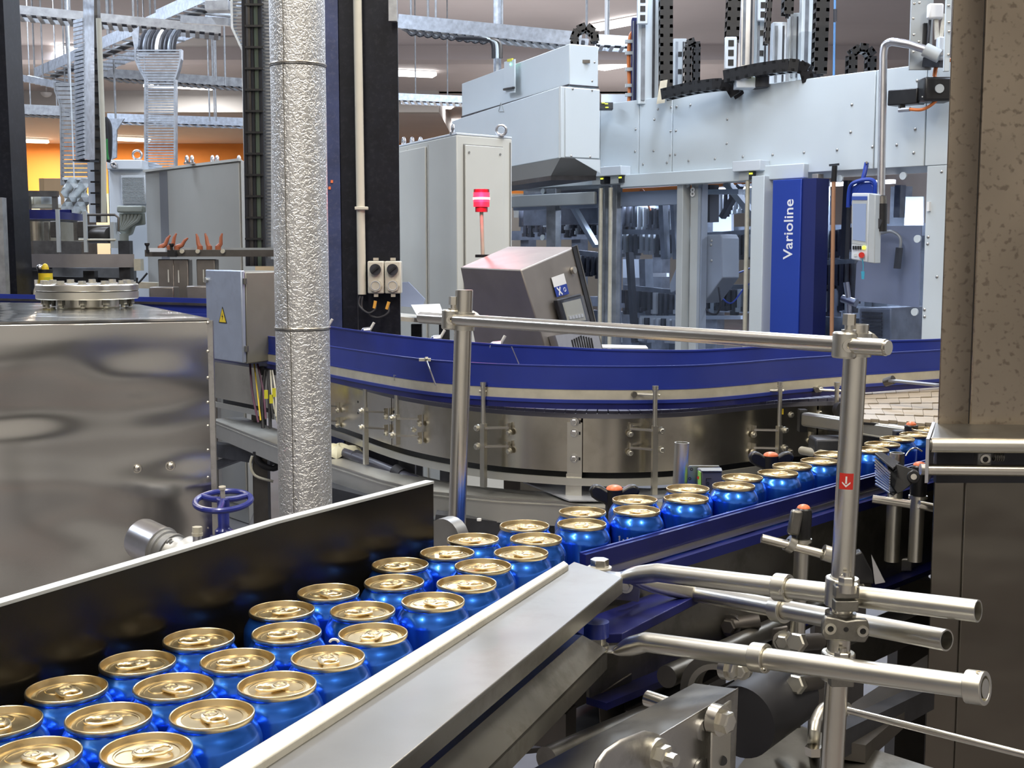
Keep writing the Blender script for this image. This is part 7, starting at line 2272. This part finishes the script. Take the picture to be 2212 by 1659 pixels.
part(lc, 'cross_bar', MB().bar(P(95, 603, 6.8), P(265, 606, 6.8), .04, .03), DARK)
part(lc, 'dark_cover', MB().box(P(60, 618, 7.2), (.40, .25, .26)), DARK, bevel=.01)
part(lc, 'dark_cover', MB().box(P(200, 620, 7.2), (.44, .25, .24)), MIDG, bevel=.01)
t = thing('yellow_canister', 'yellow canister with black band standing behind the tank flange', 'canister', P(97, 640, 6.2))
c = P(100, 640, 6.2)
part(t, 'body', MB().cyl(c, c + V(0, 0, P(97, 590, 6.2).z - c.z), .034, 20), YELLOW)
part(t, 'label', MB().box(c + V(.022, -.03, .06), (.03, .012, .07)), YELTAG)
part(t, 'band', MB().cyl(V(c.x, c.y, P(97, 588, 6.2).z), V(c.x, c.y, P(97, 582, 6.2).z), .036, 20), BLACKP)
part(t, 'top', MB().dome(V(c.x, c.y, P(97, 582, 6.2).z), (0, 0, 1), .018, .03, 14), YELLOW)
part(t, 'silver_cap', MB().ball(P(86, 578, 6.2), .016), ALU)
part(t, 'shelf', MB().box(c + V(-.08, .05, -.03), (.46, .2, .022)), DARK)
part(t, 'shelf_leg', MB().bar(V(c.x, c.y + .08, 0), V(c.x, c.y + .08, c.z - .02), .05, .05, (0, 1, 0)), DARK)
for i, (px, py) in enumerate([(54, 625), (14, 625), (80, 630)]):
    c = P(px, 648, 6.2)
    t = thing('spray_bottle', ['white spray bottle left of the tank flange, middle one', 'small bottle with orange cap at the left picture edge', 'white bottle close beside the tank flange'][i], 'bottle', c)
    part(t, 'bottle', MB().lathe([(.016, 0), (.018, .01), (.018, .04), (.010, .06), (.008, .07)], c, (0, 0, 1), 14), WHITEP)
    part(t, 'cap', MB().box(c + V(0, 0, .085), (.014, .014, .03)), TERRA if i == 1 else WHITE)
t = thing('blue_guard', 'far blue conveyor guard passing behind the tank and the electrical box', 'conveyor', P(300, 650, 5.6))
gp = [(P(px, 650, Y).x, Y) for px, Y in ((-60, 5.9), (80, 5.7), (240, 5.5), (330, 5.4), (400, 5.3), (470, 5.2))]
part(t, 'guard', MB().rect(gp, 0, .01, P(200, 672, 5.5).z, P(200, 640, 5.5).z), BLUE)
part(t, 'guard', MB().rect([(x, y - .15) for x, y in gp], 0, .01, P(430, 705, 5.2).z, P(430, 675, 5.2).z), BLUE)
part(t, 'side_plate', MB().rect(gp, .0, .01, .95, P(200, 675, 5.5).z), CURVE)
part(t, 'steel_rail', MB().rect(gp, -.01, .0, P(200, 655, 5.5).z, P(200, 650, 5.5).z), IRON)
part(t, 'leg', MB().bar(V(-1.8, 5.6, 0), V(-1.8, 5.6, .96), .05, .05, (0, 1, 0)), DARK)
part(t, 'leg', MB().bar(V(-2.5, 5.75, 0), V(-2.5, 5.75, .96), .05, .05, (0, 1, 0)), DARK)
# machine bench with orange handles
t = thing('clamp_bench', 'dark steel rail on box columns with orange lever handles, in front of the grey cabinet', 'bench', P(450, 660, 6.0))
Yr = 6.0
part(t, 'rail', MB().bar(P(318, 547, Yr), P(600, 547, Yr), .08, .032), IRON)
part(t, 'rail', MB().bar(P(322, 538, Yr + .1), P(600, 538, Yr + .1), .06, .012), GREYM2)
part(t, 'pale_plate', MB().box(P(342, 540, 5.93), (.075, .03, .018)), CABW)
for px, py in ((318, 525), (371, 526)):
    c = P(px, py + 12, 5.95)
    part(t, 'black_knob', MB().lathe([(.006, -.02), (.006, .01), (.012, .018), (.012, .026), (0, .026)], c, (0, 0, 1), 12), BLACKP)
for px in (394, 428, 482):
    c = P(px, 543, 5.95)
    part(t, 'round_bolt', MB().cyl(c, c + V(0, -.012, 0), .010, 14), CREAM)
part(t, 'black_block', MB().box(P(372, 548, 5.92), (.035, .04, .03)), BLACKP)
for k, (px, tx, ty) in enumerate([(347, 368, 508), (366, 381, 504), (382, 406, 514), (432, 424, 505), (452, 443, 504), (471, 480, 504)]):
    b_ = P(px, 534, 5.98)
    tp_ = P(tx, ty, 5.98)
    o_ = part(t, 'lever_handle', MB().tube([b_, b_.lerp(tp_, .35) + V(.006 if tx > px else -.002, 0, -.006), b_.lerp(tp_, .7), tp_], .008, 8, rad=[.013, .010, .008, .004]), TERRA)
    part(o_, 'lever_foot', MB().cyl(b_ - V(0, 0, .012), b_ + V(0, 0, .006), .014, 12), TERRA)
for px, w_ in ((358, 24), (390, 22), (444, 30)):
    a_, b_ = P(px - w_ / 2, 560, Yr), P(px + w_ / 2, 560, Yr)
    zl_ = P(px, 720, Yr).z
    part(t, 'column', MB().hexa([V(a_.x, Yr, .1), V(b_.x, Yr, .1), V(b_.x, Yr + .08, .1), V(a_.x, Yr + .08, .1), V(a_.x - .012, Yr, a_.z), V(b_.x + .012, Yr, a_.z), V(b_.x + .012, Yr + .08, a_.z), V(a_.x - .012, Yr + .08, a_.z)]), mat('brownish_column', (.26, .24, .22), .8, .35, .2, 6) if 'brownish_column' not in MATS else MATS['brownish_column'], bevel=.004)
for px, py0, py1 in ((364, 582, 610), (386, 582, 612), (440, 582, 610)):
    part(t, 'long_slot', MB().box(P(px, (py0 + py1) / 2, Yr - .004), (.006, .004, .06)), CAB)
for (pa, pb, pt, pb2) in ((322, 376, 620, 660), (402, 452, 618, 662)):
    c0_, c1_ = P(pa, pt, 5.7), P(pb, pb2, 5.7)
    part(t, 'gear_box', MB().box(((c0_.x + c1_.x) / 2, 5.75, (c0_.z + c1_.z) / 2), (c1_.x - c0_.x, .1, c0_.z - c1_.z)), MATS['brownish_column'], bevel=.005)
part(t, 'cross_pipe', MB().cyl(P(296, 670, 5.5), P(330, 668, 5.5), .014, 12), STEELD)
part(t, 'sill', MB().bar(P(290, 615, 6.3), P(345, 617, 6.3), .1, .03), CREAM)
part(t, 'hook', MB().tube(smooth_path([P(318, 590, 6.1), P(298, 612, 6.1), P(296, 600, 6.1)], 4), .005, 6), RUBBER)
# wall and floor things far away
t = thing('far_machine', 'dark steel machinery block far behind the left conveyor', 'machine', P(30, 500, 12))
part(t, 'block', MB().box(P(-20, 490, 9.5), (.25, .5, .9)), DARK, bevel=.01)
part(t, 'stand', MB().box((P(-20, 490, 9.5).x, 9.5, .65), (.2, .4, 1.3)), DARK)
